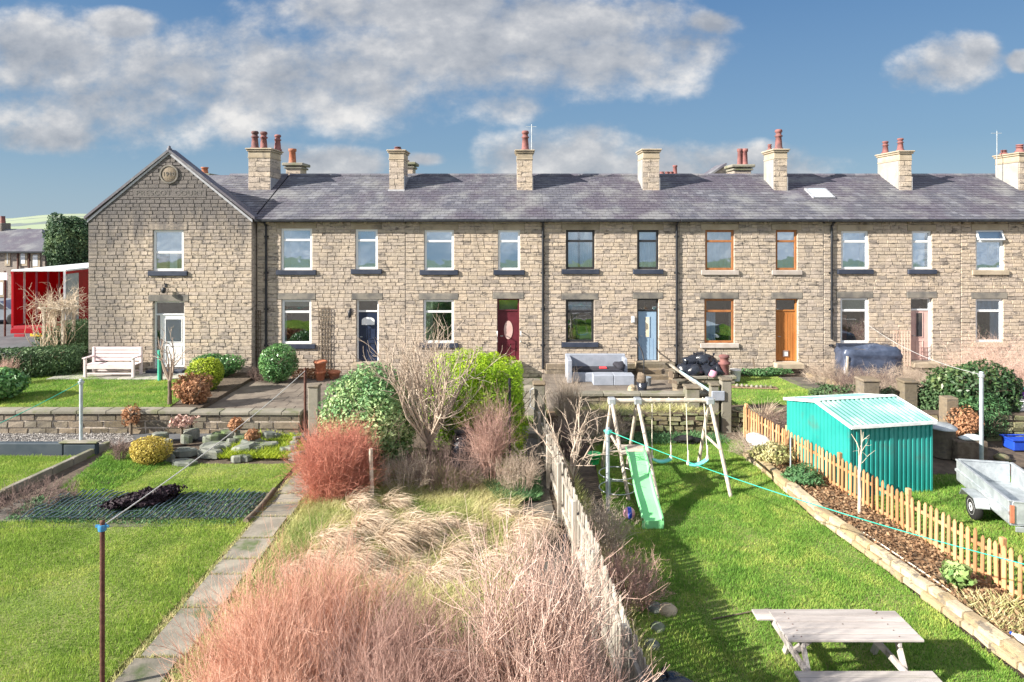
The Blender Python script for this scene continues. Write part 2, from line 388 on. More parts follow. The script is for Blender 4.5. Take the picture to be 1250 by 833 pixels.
M['dogwood2'] = leaf_mat('orange_dogwood_twig', [(0, (.26, .11, .075)), (1, (.92, .64, .50)), (.5, (.66, .36, .26))], .0, .6, .3, .4)
M['mauvetwig'] = leaf_mat('mauve_brown_twig', [(0, (.20, .12, .10)), (1, (.80, .56, .48)), (.5, (.50, .32, .27))], .0, .7, .2, .4)
M['pinktwig'] = leaf_mat('pink_grey_twig', [(0, (.36, .23, .18)), (1, (.86, .68, .60)), (.5, (.64, .46, .38))], .0, .7, .2, .3)
M['greytwig'] = leaf_mat('grey_brown_twig', [(0, (.26, .20, .16)), (1, (.66, .56, .46)), (.5, (.46, .37, .30))], .0, .8, .2, .3)
M['darktwig'] = leaf_mat('dark_brown_twig', [(0, (.12, .085, .075)), (1, (.36, .27, .24)), (.5, (.22, .155, .14))], .0, .8, .2, .3)
M['paletwig'] = leaf_mat('bleached_climber_stem', [(0, (.42, .33, .24)), (1, (.85, .76, .64)), (.5, (.62, .52, .40))], .0, .8, .2, .3)
M['bark'] = mat('bark', (.13, .10, .075), (.2, .16, .12), 8, .95, .6, 30)
M['greywood'] = mat('weathered_grey_board', (.30, .27, .23), (.46, .42, .37), 5, .9, .3, 50, rv=.22, stretch=(1, 1, .12), dirt=(.22, .2, .16), dscale=2)
M['picket'] = mat('orange_brown_picket', (.44, .22, .10), (.60, .36, .19), 4, .8, .2, 50, rv=.28, stretch=(1, 1, .15))
M['tablewood'] = mat('bleached_table_board', (.36, .325, .31), (.50, .46, .44), 5, .85, .35, 50, rv=.16, stretch=(.12, 1, 1), dirt=(.22, .21, .17), dscale=2.5, dth=(.54, .72))
M['pinkbench'] = mat('pale_pink_bench_paint', (.66, .55, .56), (.72, .62, .63), 4, .7, .1, rv=.05)
M['swingwood'] = mat('silvered_round_timber', (.42, .36, .29), (.60, .53, .45), 6, .85, .2, 50, rv=.1)
M['galv'] = mat('galvanised_steel', (.42, .46, .49), (.56, .60, .63), 6, .45, .1, 40, metal=.55, dirt=(.25, .23, .2), dth=(.62, .8))
M['greypole'] = mat('grey_pole', (.40, .45, .50), None, 6, .5, .05, metal=.3)
M['rustpole'] = mat('rusty_brown_pole', (.085, .035, .028), (.13, .06, .045), 12, .8, .2)
M['shed'] = mat('turquoise_shed_steel', (.015, .25, .23), (.025, .30, .27), 1.2, .45, .03, rv=.03, fine=.04, dirt=(.06, .22, .19), dscale=2.2, dth=(.55, .75))
M['shedtrim'] = mat('white_shed_trim', (.72, .76, .76), None, 4, .4, 0, rv=0)
M['shedroof'] = mat('pale_green_shed_roof', (.12, .32, .28), (.17, .37, .33), 1.5, .55, .03, rv=.05, dirt=(.35, .5, .45))
M['slide'] = mat('pale_green_plastic', (.22, .62, .27), (.25, .66, .31), 3, .35, 0, rv=0, fine=.03)
M['cyan'] = mat('turquoise_plastic', (.16, .62, .54), None, 3, .35, 0, rv=0, fine=.03)
M['blueclip'] = mat('blue_plastic', (.05, .22, .42), None, 3, .4, 0, rv=0)
M['rope'] = mat('pale_rope', (.60, .55, .46), None, 20, .9, .2)
M['greenline'] = mat('green_washing_line', (.02, .42, .30), None, 3, .5, 0, rv=0)
M['whiteline'] = mat('grey_washing_line', (.5, .5, .5), None, 3, .5, 0, rv=0)
M['red'] = mat('lorry_red', (.50, .012, .022), (.42, .012, .02), 1.5, .4, .03, rv=.05, fine=.04, trans=.35)
M['darkred'] = mat('lorry_inner_red', (.40, .02, .035), (.30, .02, .03), 1.2, .6, .03)
M['tarp'] = mat('dark_blue_tarpaulin', (.035, .05, .09), (.065, .085, .14), 3, .38, .3, 12, rv=0, spec=.6)
M['bag'] = mat('black_bin_bag', (.012, .015, .025), (.02, .025, .038), 3, .25, .5, 16, spec=.7)
M['sofa'] = mat('grey_rattan', (.27, .30, .36), (.33, .36, .43), 3, .75, .4, 90, rv=.05)
M['cushion'] = mat('charcoal_cushion', (.03, .03, .04), None, 4, .9, .1)
M['redcloth'] = mat('red_cloth', (.55, .05, .06), None, 4, .9, .1)
M['tyre'] = mat('black_rubber', (.015, .015, .016), None, 4, .8, .1)
M['bluetub'] = mat('bright_blue_plastic', (.015, .06, .42), None, 3, .4, 0)
M['purple'] = mat('purple_plastic', (.18, .06, .32), None, 3, .5, 0)
M['blueboard'] = mat('blue_black_edging', (.035, .055, .075), (.06, .08, .10), 2, .7, .3)
M['net_wire'] = mat('blue_grey_net', (.05, .08, .10), None, 5, .6, 0)
M['brick'] = mat('orange_brick', (.33, .13, .08), (.40, .18, .11), 4, .9, .2)
M['farstone'] = stone_mat('distant_stone', [(0, (.22, .19, .17)), (1, (.32, .28, .25)), (.5, (.18, .155, .14))])
M['carpaint'] = mat('silver_car_paint', (.30, .34, .38), None, 2, .3, 0, metal=.4)
M['platey'] = mat('yellow_plate', (.75, .45, .02), None, 2, .5, 0, rv=0)
M['tubegreen'] = mat('green_tree_guard', (.06, .36, .26), None, 3, .5, 0)
M['pinkball'] = mat('pink_ball', (.62, .30, .42), None, 2, .4, 0, rv=0)


def glass_mat(name='window_glass', refl=.18, tint=(.88, .95, 1)):
    m = bpy.data.materials.new(name); m.use_nodes = True; t = NT(m.node_tree); t.n.remove(t.n['Principled BSDF'])
    g = t.new('ShaderNodeBsdfGlossy'); g.inputs['Roughness'].default_value = .02; g.inputs['Color'].default_value = (.9, .95, 1, 1)
    tr = t.new('ShaderNodeBsdfTransparent'); tr.inputs[0].default_value = (*tint, 1)
    fr = t.new('ShaderNodeFresnel'); fr.inputs[0].default_value = 1.5
    pos = t.new('ShaderNodeNewGeometry').outputs['Position']
    b = t.new('ShaderNodeBump'); b.inputs['Strength'].default_value = .08; b.inputs['Distance'].default_value = .05
    t.put(b.inputs['Height'], t.noise(pos, 1.2, 2)); t.put(g.inputs['Normal'], b.outputs[0])
    mx = t.new('ShaderNodeMixShader'); t.put(mx.inputs[0], t.m('ADD', t.m('MULTIPLY', fr.outputs[0], 1.2), refl, clamp=True))
    t.put(mx.inputs[1], tr.outputs[0]); t.put(mx.inputs[2], g.outputs[0]); t.put(t.n['Material Output'].inputs[0], mx.outputs[0])
    return m


M['glass'] = glass_mat()


def slate_mat():
    m = bpy.data.materials.new('roof_slate'); m.use_nodes = True; t = NT(m.node_tree); bs = t.n['Principled BSDF']
    pos = t.new('ShaderNodeNewGeometry').outputs['Position']
    c = t.ramp(rndval(t), [(0, (.085, .087, .11)), (1, (.18, .183, .21)), (.4, (.12, .12, .145)), (.75, (.10, .10, .12))])
    big = t.noise(t.vm('MULTIPLY', pos, (1, .6, .6)), .55, 5, .6)
    c = t.mix(t.m('MULTIPLY', t.smooth(big, .42, .62), .6), c, (.085, .068, .095))
    l = t.smooth(t.noise(pos, .8, 6, .65), .47, .66); c = t.mix(t.m('MULTIPLY', l, .6), c, (.25, .255, .255))
    f = t.smooth(t.noise(pos, 14, 4, .7), .58, .68); c = t.mix(t.m('MULTIPLY', f, .6), c, (.34, .34, .33))
    t.put(bs.inputs['Base Color'], c); bs.inputs['Roughness'].default_value = .6
    return m


M['slate'] = slate_mat()

# ---------------------------------------------------------------- shared stone pieces
_blk = {}


def block_mesh(key, matl, k):
    if (key, k) in _blk: return _blk[(key, k)]
    flat = key.endswith('_flat'); rr = random.Random(k * 31 + 5); ix, iz = (.02, .06) if flat else (.035, .09)
    def j(a=.02): return rr.uniform(-a, a) * (.08 if flat else (.35 if a < .05 else .8))
    yq = -.49 if flat else -.25
    vs = [(-.5, .5, -.5), (.5, .5, -.5), (.5, .5, .5), (-.5, .5, .5)]
    vs += [(-.5 + abs(j(.01)), yq, -.5 + abs(j(.04))), (.5 - abs(j(.01)), yq, -.5 + abs(j(.04))), (.5 - abs(j(.01)), yq, .5 - abs(j(.04))), (-.5 + abs(j(.01)), yq, .5 - abs(j(.04)))]
    vs += [(-.5 + ix, -.5 + j(.12), -.5 + iz + j()), (.5 - ix, -.5 + j(.12), -.5 + iz + j()), (.5 - ix, -.5 + j(.12), .5 - iz + j()), (-.5 + ix, -.5 + j(.12), .5 - iz + j())]
    fs = []
    for b in (0, 4):
        for i in range(4): fs.append((b + i, b + (i + 1) % 4, b + 4 + (i + 1) % 4, b + 4 + i))
    fs += [(8, 9, 10, 11), (3, 2, 1, 0)]
    me = bpy.data.meshes.new('stone_block'); me.from_pydata(vs, [], fs); me.materials.append(matl); me.update()
    _blk[(key, k)] = me
    return me


def place_stones(recs, parent, key, y0, dep, name='stone', cap=300):
    """recs: (xc, zc, w, h). the cap largest are objects, the rest one 'stuff' part"""
    recs = sorted(recs, key=lambda r: -r[2] * r[3])
    for (xc, zc, w, h) in recs[:cap]:
        link(name, block_mesh(key, M[key], random.randrange(8)), parent, (xc, y0 + dep / 2 + random.uniform(-.006, .004), zc), (w, dep, h))
    if len(recs) > cap:
        mb = MB()
        for (xc, zc, w, h) in recs[cap:]:
            me = block_mesh(key, M[key], random.randrange(8)); yc = y0 + dep / 2 + random.uniform(-.006, .004)
            mb.add([(q.co.x * w + xc, q.co.y * dep + yc, q.co.z * h + zc) for q in me.vertices], [tuple(p.vertices) for p in me.polygons])
        o = mb.build(name, M[key], parent, local=True); o['kind'] = 'stuff'


def course_rects(x0, x1, z0, z1, openings, ch=.14, lmin=.23, lmax=.42, gap=.012, zlimit=None):
    recs = []; z = z0
    while z < z1 - .04:
        h = min(ch * random.uniform(.88, 1.12), z1 - z); zt = z + h
        xa, xb = x0, x1
        if zlimit: xa, xb = zlimit(zt)
        ov = [o for o in openings if o[2] < zt - .005 and o[3] > z + .005]
        br = sorted(set([xa, xb] + [min(max(q, xa), xb) for o in ov for q in (o[0], o[1])]))
        for a, b in zip(br[:-1], br[1:]):
            if b - a < .03: continue
            mid = (a + b) / 2; lo, hi = z, zt
            for o in ov:
                if o[0] < mid < o[1]:
                    if o[2] <= lo and o[3] >= hi: lo = hi = z
                    elif o[2] <= lo: lo = max(lo, o[3])
                    elif o[3] >= hi: hi = min(hi, o[2])
                    else: hi = min(hi, o[2])
            if hi - lo < .04: continue
            x = a
            while x < b - .01:
                w = random.uniform(lmin, lmax)
                if b - (x + w) < lmin * .6: w = b - x
                recs.append((x + w / 2, (lo + hi) / 2, w - gap, hi - lo - gap)); x += w
        z = zt
    return recs


def wall_core(x0, x1, z0, z1, openings, yf, yb, parent, mat_, rev=.24, top=None):
    mb = MB()
    xs = sorted(set([x0, x1] + [q for o in openings for q in o[:2]])); zs = sorted(set([z0, z1] + [q for o in openings for q in o[2:4]]))
    for a, b in zip(xs[:-1], xs[1:]):
        for c, d_ in zip(zs[:-1], zs[1:]):
            mx, mz = (a + b) / 2, (c + d_) / 2
            if any(o[0] < mx < o[1] and o[2] < mz < o[3] for o in openings): continue
            mb.quad((a, yf, c), (b, yf, c), (b, yf, d_), (a, yf, d_))
    for o in openings:
        a, b, c, d_ = o[:4]
        mb.quad((a, yf, c), (a, yf + rev, c), (a, yf + rev, d_), (a, yf, d_)); mb.quad((b, yf, c), (b, yf + rev, c), (b, yf + rev, d_), (b, yf, d_))
        mb.quad((a, yf, d_), (b, yf, d_), (b, yf + rev, d_), (a, yf + rev, d_)); mb.quad((a, yf, c), (b, yf, c), (b, yf + rev, c), (a, yf + rev, c))
    mb.quad((x0, yf, z0), (x0, yb, z0), (x0, yb, z1), (x0, yf, z1)); mb.quad((x1, yf, z0), (x1, yb, z0), (x1, yb, z1), (x1, yf, z1))
    mb.quad((x0, yb, z0), (x1, yb, z0), (x1, yb, z1), (x0, yb, z1))
    if top: mb.add([(x0, yf, z1), (x1, yf, z1), (top[0], yf, top[1])], [(0, 1, 2)]); mb.add([(x0, yf + .35, z1), (x1, yf + .35, z1), (top[0], yf + .35, top[1])], [(0, 1, 2)])
    me_parent = mb
    return me_parent.build('wall', mat_, parent, local=True)


# ---------------------------------------------------------------- ground, hills, road
tag(MB().slab([(-40, -10), (60, -10), (60, 21.0), (-40, 21.0)], -.8, -.03).build('ground', M['soil']), None, None, kind='structure')
tag(MB().slab([(-900, 21.0), (900, 21.0), (900, 1500), (-900, 1500)], -1.5, .40).build('terrain', M['field']), None, None, kind='structure')
bk = MB(); bk.add([(-900, -10, -.06), (900, -10, -.06), (900, -420, -70), (-900, -420, -70), (900, -1500, -75), (-900, -1500, -75)], [(0, 1, 2, 3), (3, 2, 4, 5)]); bk.slab([(-900, -10), (-40, -10), (-40, 21), (-900, 21)], -1.5, -.05)
bk.slab([(60, -10), (900, -10), (900, 21), (60, 21)], -1.5, -.05)
tag(bk.build('field', M['field']), None, None, kind='structure')
# hill with hedged fields, far left
n = 60; hv = []; hf = []
for i in range(n + 1):
    for j in range(14):
        xx = -1100 + i * 20; yy = 520 + j * 40
        zz = .3 + 19 * math.sin(min(1, j / 9) * math.pi / 2) + 5 * math.sin(i * .21) + 2 * math.sin(i * .7 + j)
        hv.append((xx, yy, zz if j else -2))
for i in range(n):
    for j in range(13): hf.append((i * 14 + j, (i + 1) * 14 + j, (i + 1) * 14 + j + 1, i * 14 + j + 1))
hm = bpy.data.materials.new('hillside_fields'); hm.use_nodes = True; t = NT(hm.node_tree)
pos = t.new('ShaderNodeNewGeometry').outputs['Position']; sp = t.new('ShaderNodeSeparateXYZ'); t.put(sp.inputs[0], pos)
st = t.m('FRACT', t.m('ADD', t.m('DIVIDE', sp.outputs[1], 75), t.m('MULTIPLY', t.noise(pos, .008, 3), 1.2)))
c = t.mix(t.smooth(t.noise(pos, .006, 3), .4, .6), (.22, .28, .10), (.30, .34, .16)); c = t.mix(t.m('GREATER_THAN', st, .84), c, (.07, .09, .06))
t.put(t.n['Principled BSDF'].inputs['Base Color'], t.mix(.3, c, (.30, .36, .42))); t.n['Principled BSDF'].inputs['Roughness'].default_value = 1  # blue-grey distance haze mixed into the field colour
ho = MB(); ho.v = hv; ho.f = hf; ho.sm = [True] * len(hf); ho.r = [0] * len(hf)
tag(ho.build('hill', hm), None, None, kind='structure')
tag(MB().slab([(-60, 27.0), (-21.0, 27.0), (-20.4, 33), (-17.2, 60), (-60, 60)], .2, .43).build('road', M['asphalt']), None, None, kind='structure')
tag(MB().slab([(-21.2, 27.2), (-20.9, 27.2), (-20.3, 33), (-17.1, 60), (-17.4, 60), (-20.6, 33)], .2, .55).build('kerb', M['patio']), None, None, kind='structure')

# upper yards
ZL = .69
tag(MB().slab([(-34, 20.95), (-9.6, 20.95), (-9.6, 26.1), (-16.3, 26.2), (-17, 30), (-19.8, 30), (-20.4, 27), (-34, 26)], -.2, ZL - .012).build('yard', M['soil']), None, None, kind='structure')
tag(MB().slab([(-9.6, 20.95), (-5.0, 20.95), (-5.0, 26.5), (-9.6, 26.5)], -.2, .56).build('yard', M['paving']), None, None, kind='structure')
tag(MB().slab([(-5.0, 20.95), (.1, 20.95), (.1, 26.5), (-5.0, 26.5)], -.2, .50).build('yard', M['soil']), None, None, kind='structure')
tag(MB().slab([(1.15, 21.4), (6.3, 21.4), (6.3, 26.5), (1.15, 26.5)], -.2, .55).build('yard', M['paving']), None, None, kind='structure')
tag(MB().slab([(6.3, 21.1), (11.2, 21.1), (11.2, 26.5), (6.3, 26.5)], -.2, .60).build('yard', M['soil']), None, None, kind='structure')
tag(MB().slab([(11.2, 21.0), (24, 21.0), (24, 26.5), (11.2, 26.5)], -.2, .58).build('yard', M['litter']), None, None, kind='structure')


# ---------------------------------------------------------------- grass
def in_poly(P, poly):
    x, y = P[:, 0], P[:, 1]; ins = np.zeros(len(P), bool); n = len(poly)
    for i in range(n):
        x1, y1 = poly[i]; x2, y2 = poly[(i + 1) % n]
        if y1 == y2: continue
        c = ((y1 > y) != (y2 > y)) & (x < (x2 - x1) * (y - y1) / (y2 - y1) + x1); ins ^= c
    return ins


def sample_poly(rng, poly, dens):
    xs = [p[0] for p in poly]; ys = [p[1] for p in poly]; A = (max(xs) - min(xs)) * (max(ys) - min(ys))
    P = np.column_stack([rng.uniform(min(xs), max(xs), int(A * dens)), rng.uniform(min(ys), max(ys), int(A * dens))])
    return P[in_poly(P, poly)]


def lump(P, seed, s=1.0):
    r = np.random.default_rng(seed); v = np.zeros(len(P))
    for _ in range(6):
        k = r.normal(size=P.shape[1]) * s; v += np.sin(P @ k + r.uniform(0, 6.28))
    return v / 3.5


def grass(label, poly, z, dens, h, w, matl, seed, lean=.5, base=None, basez=None, zf=None, wind=None):
    rng = np.random.default_rng(seed)
    if base:
        tag(MB().slab(poly, z - .05, z).build('lawn_ground', base), None, None, kind='structure')
    P = sample_poly(rng, poly, dens); thin = lump(P, seed + 50, .9) + .5 * lump(P, seed + 51, 3.5)
    P = P[rng.random(len(P)) < np.clip(1.25 - .45 * np.maximum(thin, 0), .25, 1)] if h < .07 else P; n = len(P)
    hh = h * rng.uniform(.5, 1.3, n) * (1 + .35 * lump(P, seed, 2.5)); a = rng.uniform(0, 6.28, n); b = rng.uniform(0, 6.28, n)
    zz = np.full(n, z) if zf is None else zf(P)
    base_ = np.column_stack([P, zz - .005]); side = np.column_stack([np.cos(a), np.sin(a), np.zeros(n)]) * w / 2 * rng.uniform(.7, 1.3, (n, 1))
    tip = base_ + np.column_stack([np.cos(b) * lean * hh, np.sin(b) * lean * hh, hh])
    if wind is not None: tip[:, :2] += np.array(wind) * hh[:, None]
    V = np.concatenate([base_ - side, base_ + side, tip]); i = np.arange(n)
    o = npmesh('grass', V, np.column_stack([i, i + n, i + 2 * n]), matl, None, rng.random(n), origin=(poly[0][0], poly[0][1], z))
    return tag(o, label, 'grass', kind='stuff')


LAWN_L = [(-15, 8.2), (-5.6, 8.2), (-5.52, 14.6), (-14.2, 14.35)]
grass('bright lawn in front of the brown pole, left of the slab path', LAWN_L, .01, 3300, .055, .013, M['lawn'], 1, base=M['grass_base'])
STRIP = [G(88, 608), G(205, 567), G(362, 567), G(330, 602)]
grass('narrow lawn strip between rockery and netted bed', STRIP, .01, 2600, .05, .014, M['lawn'], 2, base=M['grass_base'])
LOWL = [G(-40, 558), G(92, 558), G(118, 554), G(-60, 632)]
grass('small lawn corner behind the diagonal kerb at far left', LOWL, .01, 2300, .06, .015, M['lawn'], 3, base=M['grass_base'])
YL = [(-24, 21.05), (-10.55, 21.05), (-11.1, 24.7), (-15.0, 24.8), (-16.2, 26.0), (-19.4, 28.8), (-24, 27)]
grass('green lawn in the yard of the gabled house, behind the long wall', YL, ZL, 1500, .05, .018, M['lawn2'], 4, base=M['grass_base'])
LAWN_R = [(1.9, 7.6), (7.1, 7.6), (7.05, 9.5), (6.8, 12.3), (6.45, 14.7), (6.35, 17.8), (6.7, 19.9), (2.3, 19.9), (2.0, 14)]
grass('large lawn under the swings and picnic table', LAWN_R, .01, 3600, .055, .013, M['lawn2'], 5, base=M['grass_base'])
LAWN_T = [(8.3, 10), (13.5, 10), (13.5, 17.2), (9.9, 17.2), (7.6, 16), (7.9, 13)]
grass('lawn beyond the picket fence, under the trailer', LAWN_T, .01, 1900, .06, .015, M['lawn2'], 6, base=M['grass_base'])
YD = [(6.7, 21.6), (11.0, 21.6), (10.2, 25.2), (9.9, 25.6), (6.6, 25.5)]
grass('square of lawn below the orange door', YD, .62, 1500, .045, .018, M['lawn2'], 7, base=M['grass_base'])


def rough_z(P):
    return .02 + .12 * (lump(P, 11, 1.2) + .8) * np.clip((P[:, 0] + 4.7) / 1.2, 0, 1) * np.clip((.1 - P[:, 0]) / .8, 0, 1)


# mound under the rough grass
nx, ny = 34, 60; gx = np.linspace(-4.68, .1, nx); gy = np.linspace(7.0, 18.6, ny); XX, YY = np.meshgrid(gx, gy, indexing='ij')
PP = np.column_stack([XX.ravel(), YY.ravel()]); ZZ = rough_z(PP)
ii = np.arange(nx * ny).reshape(nx, ny); FF = np.column_stack([ii[:-1, :-1].ravel(), ii[1:, :-1].ravel(), ii[1:, 1:].ravel(), ii[:-1, 1:].ravel()])
tag(npmesh('turf', np.column_stack([PP, ZZ]), FF, mat('rough_turf', (.10, .12, .035), (.18, .17, .07), 2, 1, .8, 25, rv=0), smooth=True), None, None, kind='structure')
ROUGH = [(-4.66, 7.2), (.05, 7.2), (.05, 18.3), (-4.66, 18.3)]
grass('uncut yellow green grass covering the middle garden', ROUGH, 0, 2300, .16, .016, M['rough'], 8, lean=1.1, zf=rough_z, wind=(.5, -.3))
for k, (poly, lb) in enumerate([([G(300, 720), G(420, 596), G(445, 600), G(330, 745)], 'fresh green grass verge along the right side of the slab path'),
                                ([G(500, 606), G(570, 596), G(575, 628), G(500, 640)], 'patch of greener grass in the middle of the rough garden')]):
    grass(lb, poly, .08, 2500, .11, .015, M['lawn2'], 20 + k, lean=.8, zf=rough_z)
grass('dark green ground cover beside the dark path', [G(588, 588), G(655, 582), G(660, 612), G(610, 616)], .1, 3500, .16, .03, M['dkherb'], 23, lean=1.0, zf=rough_z)
grass('weeds growing through the netted vegetable bed', [G(0, 640), G(40, 608), G(330, 602), G(292, 642)], .02, 620, .06, .03, M['dkherb'], 24, lean=1.0)
grass('green weeds beside the diagonal kerb', [G(75, 598), G(135, 550), G(205, 566), G(110, 612)], .02, 1700, .08, .02, M['lawn2'], 25, lean=1.0)

# ---------------------------------------------------------------- plants
def norm(a): return a / np.maximum(np.linalg.norm(a, axis=-1, keepdims=True), 1e-9)


def grow(rng, O, D, L, K=5, wob=.18, up=.15):
    n = len(O); P = np.zeros((n, K, 3)); P[:, 0] = O; d_ = norm(D); st = (np.broadcast_to(L, (n,)) / (K - 1))[:, None]
    for k in range(1, K):
        d_ = norm(d_ + rng.normal(0, wob, (n, 3)) + np.array([0, 0, up])); P[:, k] = P[:, k - 1] + d_ * st
    return P


def tubes(P, r0, r1, sides=3):
    n, K, _ = P.shape; D = norm(np.gradient(P, axis=1)); ref = np.array([.31, .17, .2]); ref = np.where(np.abs(D[..., 2:3]) > .9, np.array([1., 0, 0]), np.array([0., 0, 1]))
    A = norm(np.cross(D, ref)); B = np.cross(D, A)
    rr = np.broadcast_to(np.asarray(r0).reshape(-1, 1), (n, 1)) * (1 - np.linspace(0, 1, K)) + np.broadcast_to(np.asarray(r1).reshape(-1, 1), (n, 1)) * np.linspace(0, 1, K)
    V = np.stack([P + (A * math.cos(2 * math.pi * s / sides) + B * math.sin(2 * math.pi * s / sides)) * rr[..., None] for s in range(sides)], axis=2)
    idx = np.arange(n * K * sides).reshape(n, K, sides); fs = []
    for s in range(sides):
        s2 = (s + 1) % sides
        fs.append(np.stack([idx[:, :-1, s], idx[:, :-1, s2], idx[:, 1:, s2], idx[:, 1:, s]], axis=-1).reshape(-1, 4))
    Fq = np.concatenate(fs); rid = (Fq[:, 0] // (K * sides))
    return V.reshape(-1, 3), Fq, rid


def merge(parts):
    Vs = []; Fs = []; Rs = []; b = 0
    for V, Fq, r in parts: Vs.append(V); Fs.append(Fq + b); Rs.append(r); b += len(V)
    return np.concatenate(Vs), np.concatenate(Fs), np.concatenate(Rs)


def branch(rng, P, m, lfrac, L, K=4, ang=.6, wob=.2, up=.15, lo=.3):
    n, KK, _ = P.shape; pi = np.repeat(np.arange(n), m); tt = rng.uniform(lo, .97, len(pi)) * (KK - 1); k0 = np.minimum(tt.astype(int), KK - 2); fr = (tt - k0)[:, None]
    O = P[pi, k0] * (1 - fr) + P[pi, k0 + 1] * fr; D = norm(P[pi, k0 + 1] - P[pi, k0]) + rng.normal(0, ang, (len(pi), 3))
    return grow(rng, O, D, L * lfrac * rng.uniform(.5, 1.2, len(pi)), K, wob, up)


def twig_shrub(name, label, cat, c, r, h, matl, seed, n0=60, sub=(5, 4), rad=.012, spread=.55, up=.12, base=.25, group=None, lower=.3, wob=.15, dome=.35, ang=.55):
    """many-stemmed bare shrub: > stems, twigs"""
    rng = np.random.default_rng(seed); o = thing(name, label, cat, c, 0, group)
    a = rng.uniform(0, 6.28, n0); q = np.sqrt(rng.random(n0)); O = np.column_stack([c[0] + np.cos(a) * q * r * base, c[1] + np.sin(a) * q * r * base, np.full(n0, c[2] - .03)])
    D = np.column_stack([np.cos(a) * q * spread * r / h * 1.5, np.sin(a) * q * spread * r / h * 1.5, np.ones(n0)])
    P1 = grow(rng, O, D, h * (1 - dome * q ** 2) * rng.uniform(.75, 1.08, n0), 7, wob * .6, up)
    parts = []; V, Fq, rid = tubes(P1, rad, rad * .35); R1 = rng.random(n0)[rid]
    npmesh('stems', V, Fq, matl, o, R1, True)
    P2 = branch(rng, P1, sub[0], .45, h, 5, ang, wob, up, lower); V, Fq, rid = tubes(P2, rad * .45, rad * .18); parts.append((V, Fq, rng.random(len(P2))[rid]))
    if len(sub) > 1 and sub[1]:
        P3 = branch(rng, P2, sub[1], .22, h, 4, ang * 1.1, wob, up); V, Fq, rid = tubes(P3, rad * .25, rad * .12); parts.append((V, Fq, rng.random(len(P3))[rid]))
    V, Fq, rr = merge(parts); npmesh('twigs', V, Fq, matl, o, rr, True)
    return o


def leaves(rng, P, N, L, W):
    n = len(P); t_ = norm(np.cross(N, rng.normal(size=(n, 3)))); b = np.cross(N, t_); L = np.broadcast_to(L, (n,))[:, None] * rng.uniform(.6, 1.3, (n, 1)); W = L * W
    V = np.stack([P - t_ * L, P - b * W + N * W * .3, P + t_ * L, P + b * W + N * W * .3], axis=1).reshape(-1, 3)
    return V, np.arange(4 * n).reshape(n, 4)


def leaf_bush(name, label, cat, c, rad, matl, seed, n=5000, L=.04, W=.5, lumps=.25, ls=3.0, trunk=True, zmin=None, jit=.7, top=0, group=None, flat=.0, box=False, part='foliage', trunkh=None, cz=None):
    """c = base point; rad = (rx, ry, height/2)"""
    rng = np.random.default_rng(seed); o = thing(name, label, cat, c, 0, group)
    cc = np.array([c[0], c[1], c[2] + rad[2] if cz is None else cz])
    D = norm(rng.normal(size=(n, 3)))
    if box:
        m_ = np.max(np.abs(D), axis=1, keepdims=True); Db = D / m_; D = norm(D); Q = Db * .8 + D * .2
    else: Q = D
    rf = (1 + lumps * lump(D, seed, ls) + lumps * .5 * lump(D, seed + 1, ls * 3)) * rng.random(n) ** .22
    P = cc + Q * rf[:, None] * np.array(rad); k = P[:, 2] > (c[2] if zmin is None else zmin); P = P[k]; D = D[k]
    N = norm(D + rng.normal(0, jit, P.shape) + np.array([0, 0, .35])); V, Fq = leaves(rng, P, N, L, W)
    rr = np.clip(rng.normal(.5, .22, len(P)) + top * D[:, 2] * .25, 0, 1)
    npmesh(part, V, Fq, matl, o, rr)
    if trunk:
        m = 26; a = rng.uniform(0, 6.28, m); O = np.column_stack([c[0] + np.cos(a) * .08, c[1] + np.sin(a) * .08, np.full(m, c[2] - .03)])
        P1 = grow(rng, O, np.column_stack([np.cos(a) * rad[0] * .6, np.sin(a) * rad[1] * .6, np.full(m, rad[2] * 1.6)]), (trunkh or rad[2] * 1.6), 5, .2, .05)
        V, Fq, rid = tubes(P1, .018, .006); V2, F2, r2 = tubes(branch(rng, P1, 6, .4, rad[2] * 1.6, 4), .006, .003)
        V, Fq, rr = merge([(V, Fq, rid * 0.), (V2, F2, r2 * 0.)]); npmesh('branches', V, Fq, M['bark'], o, rr, True)
    return o


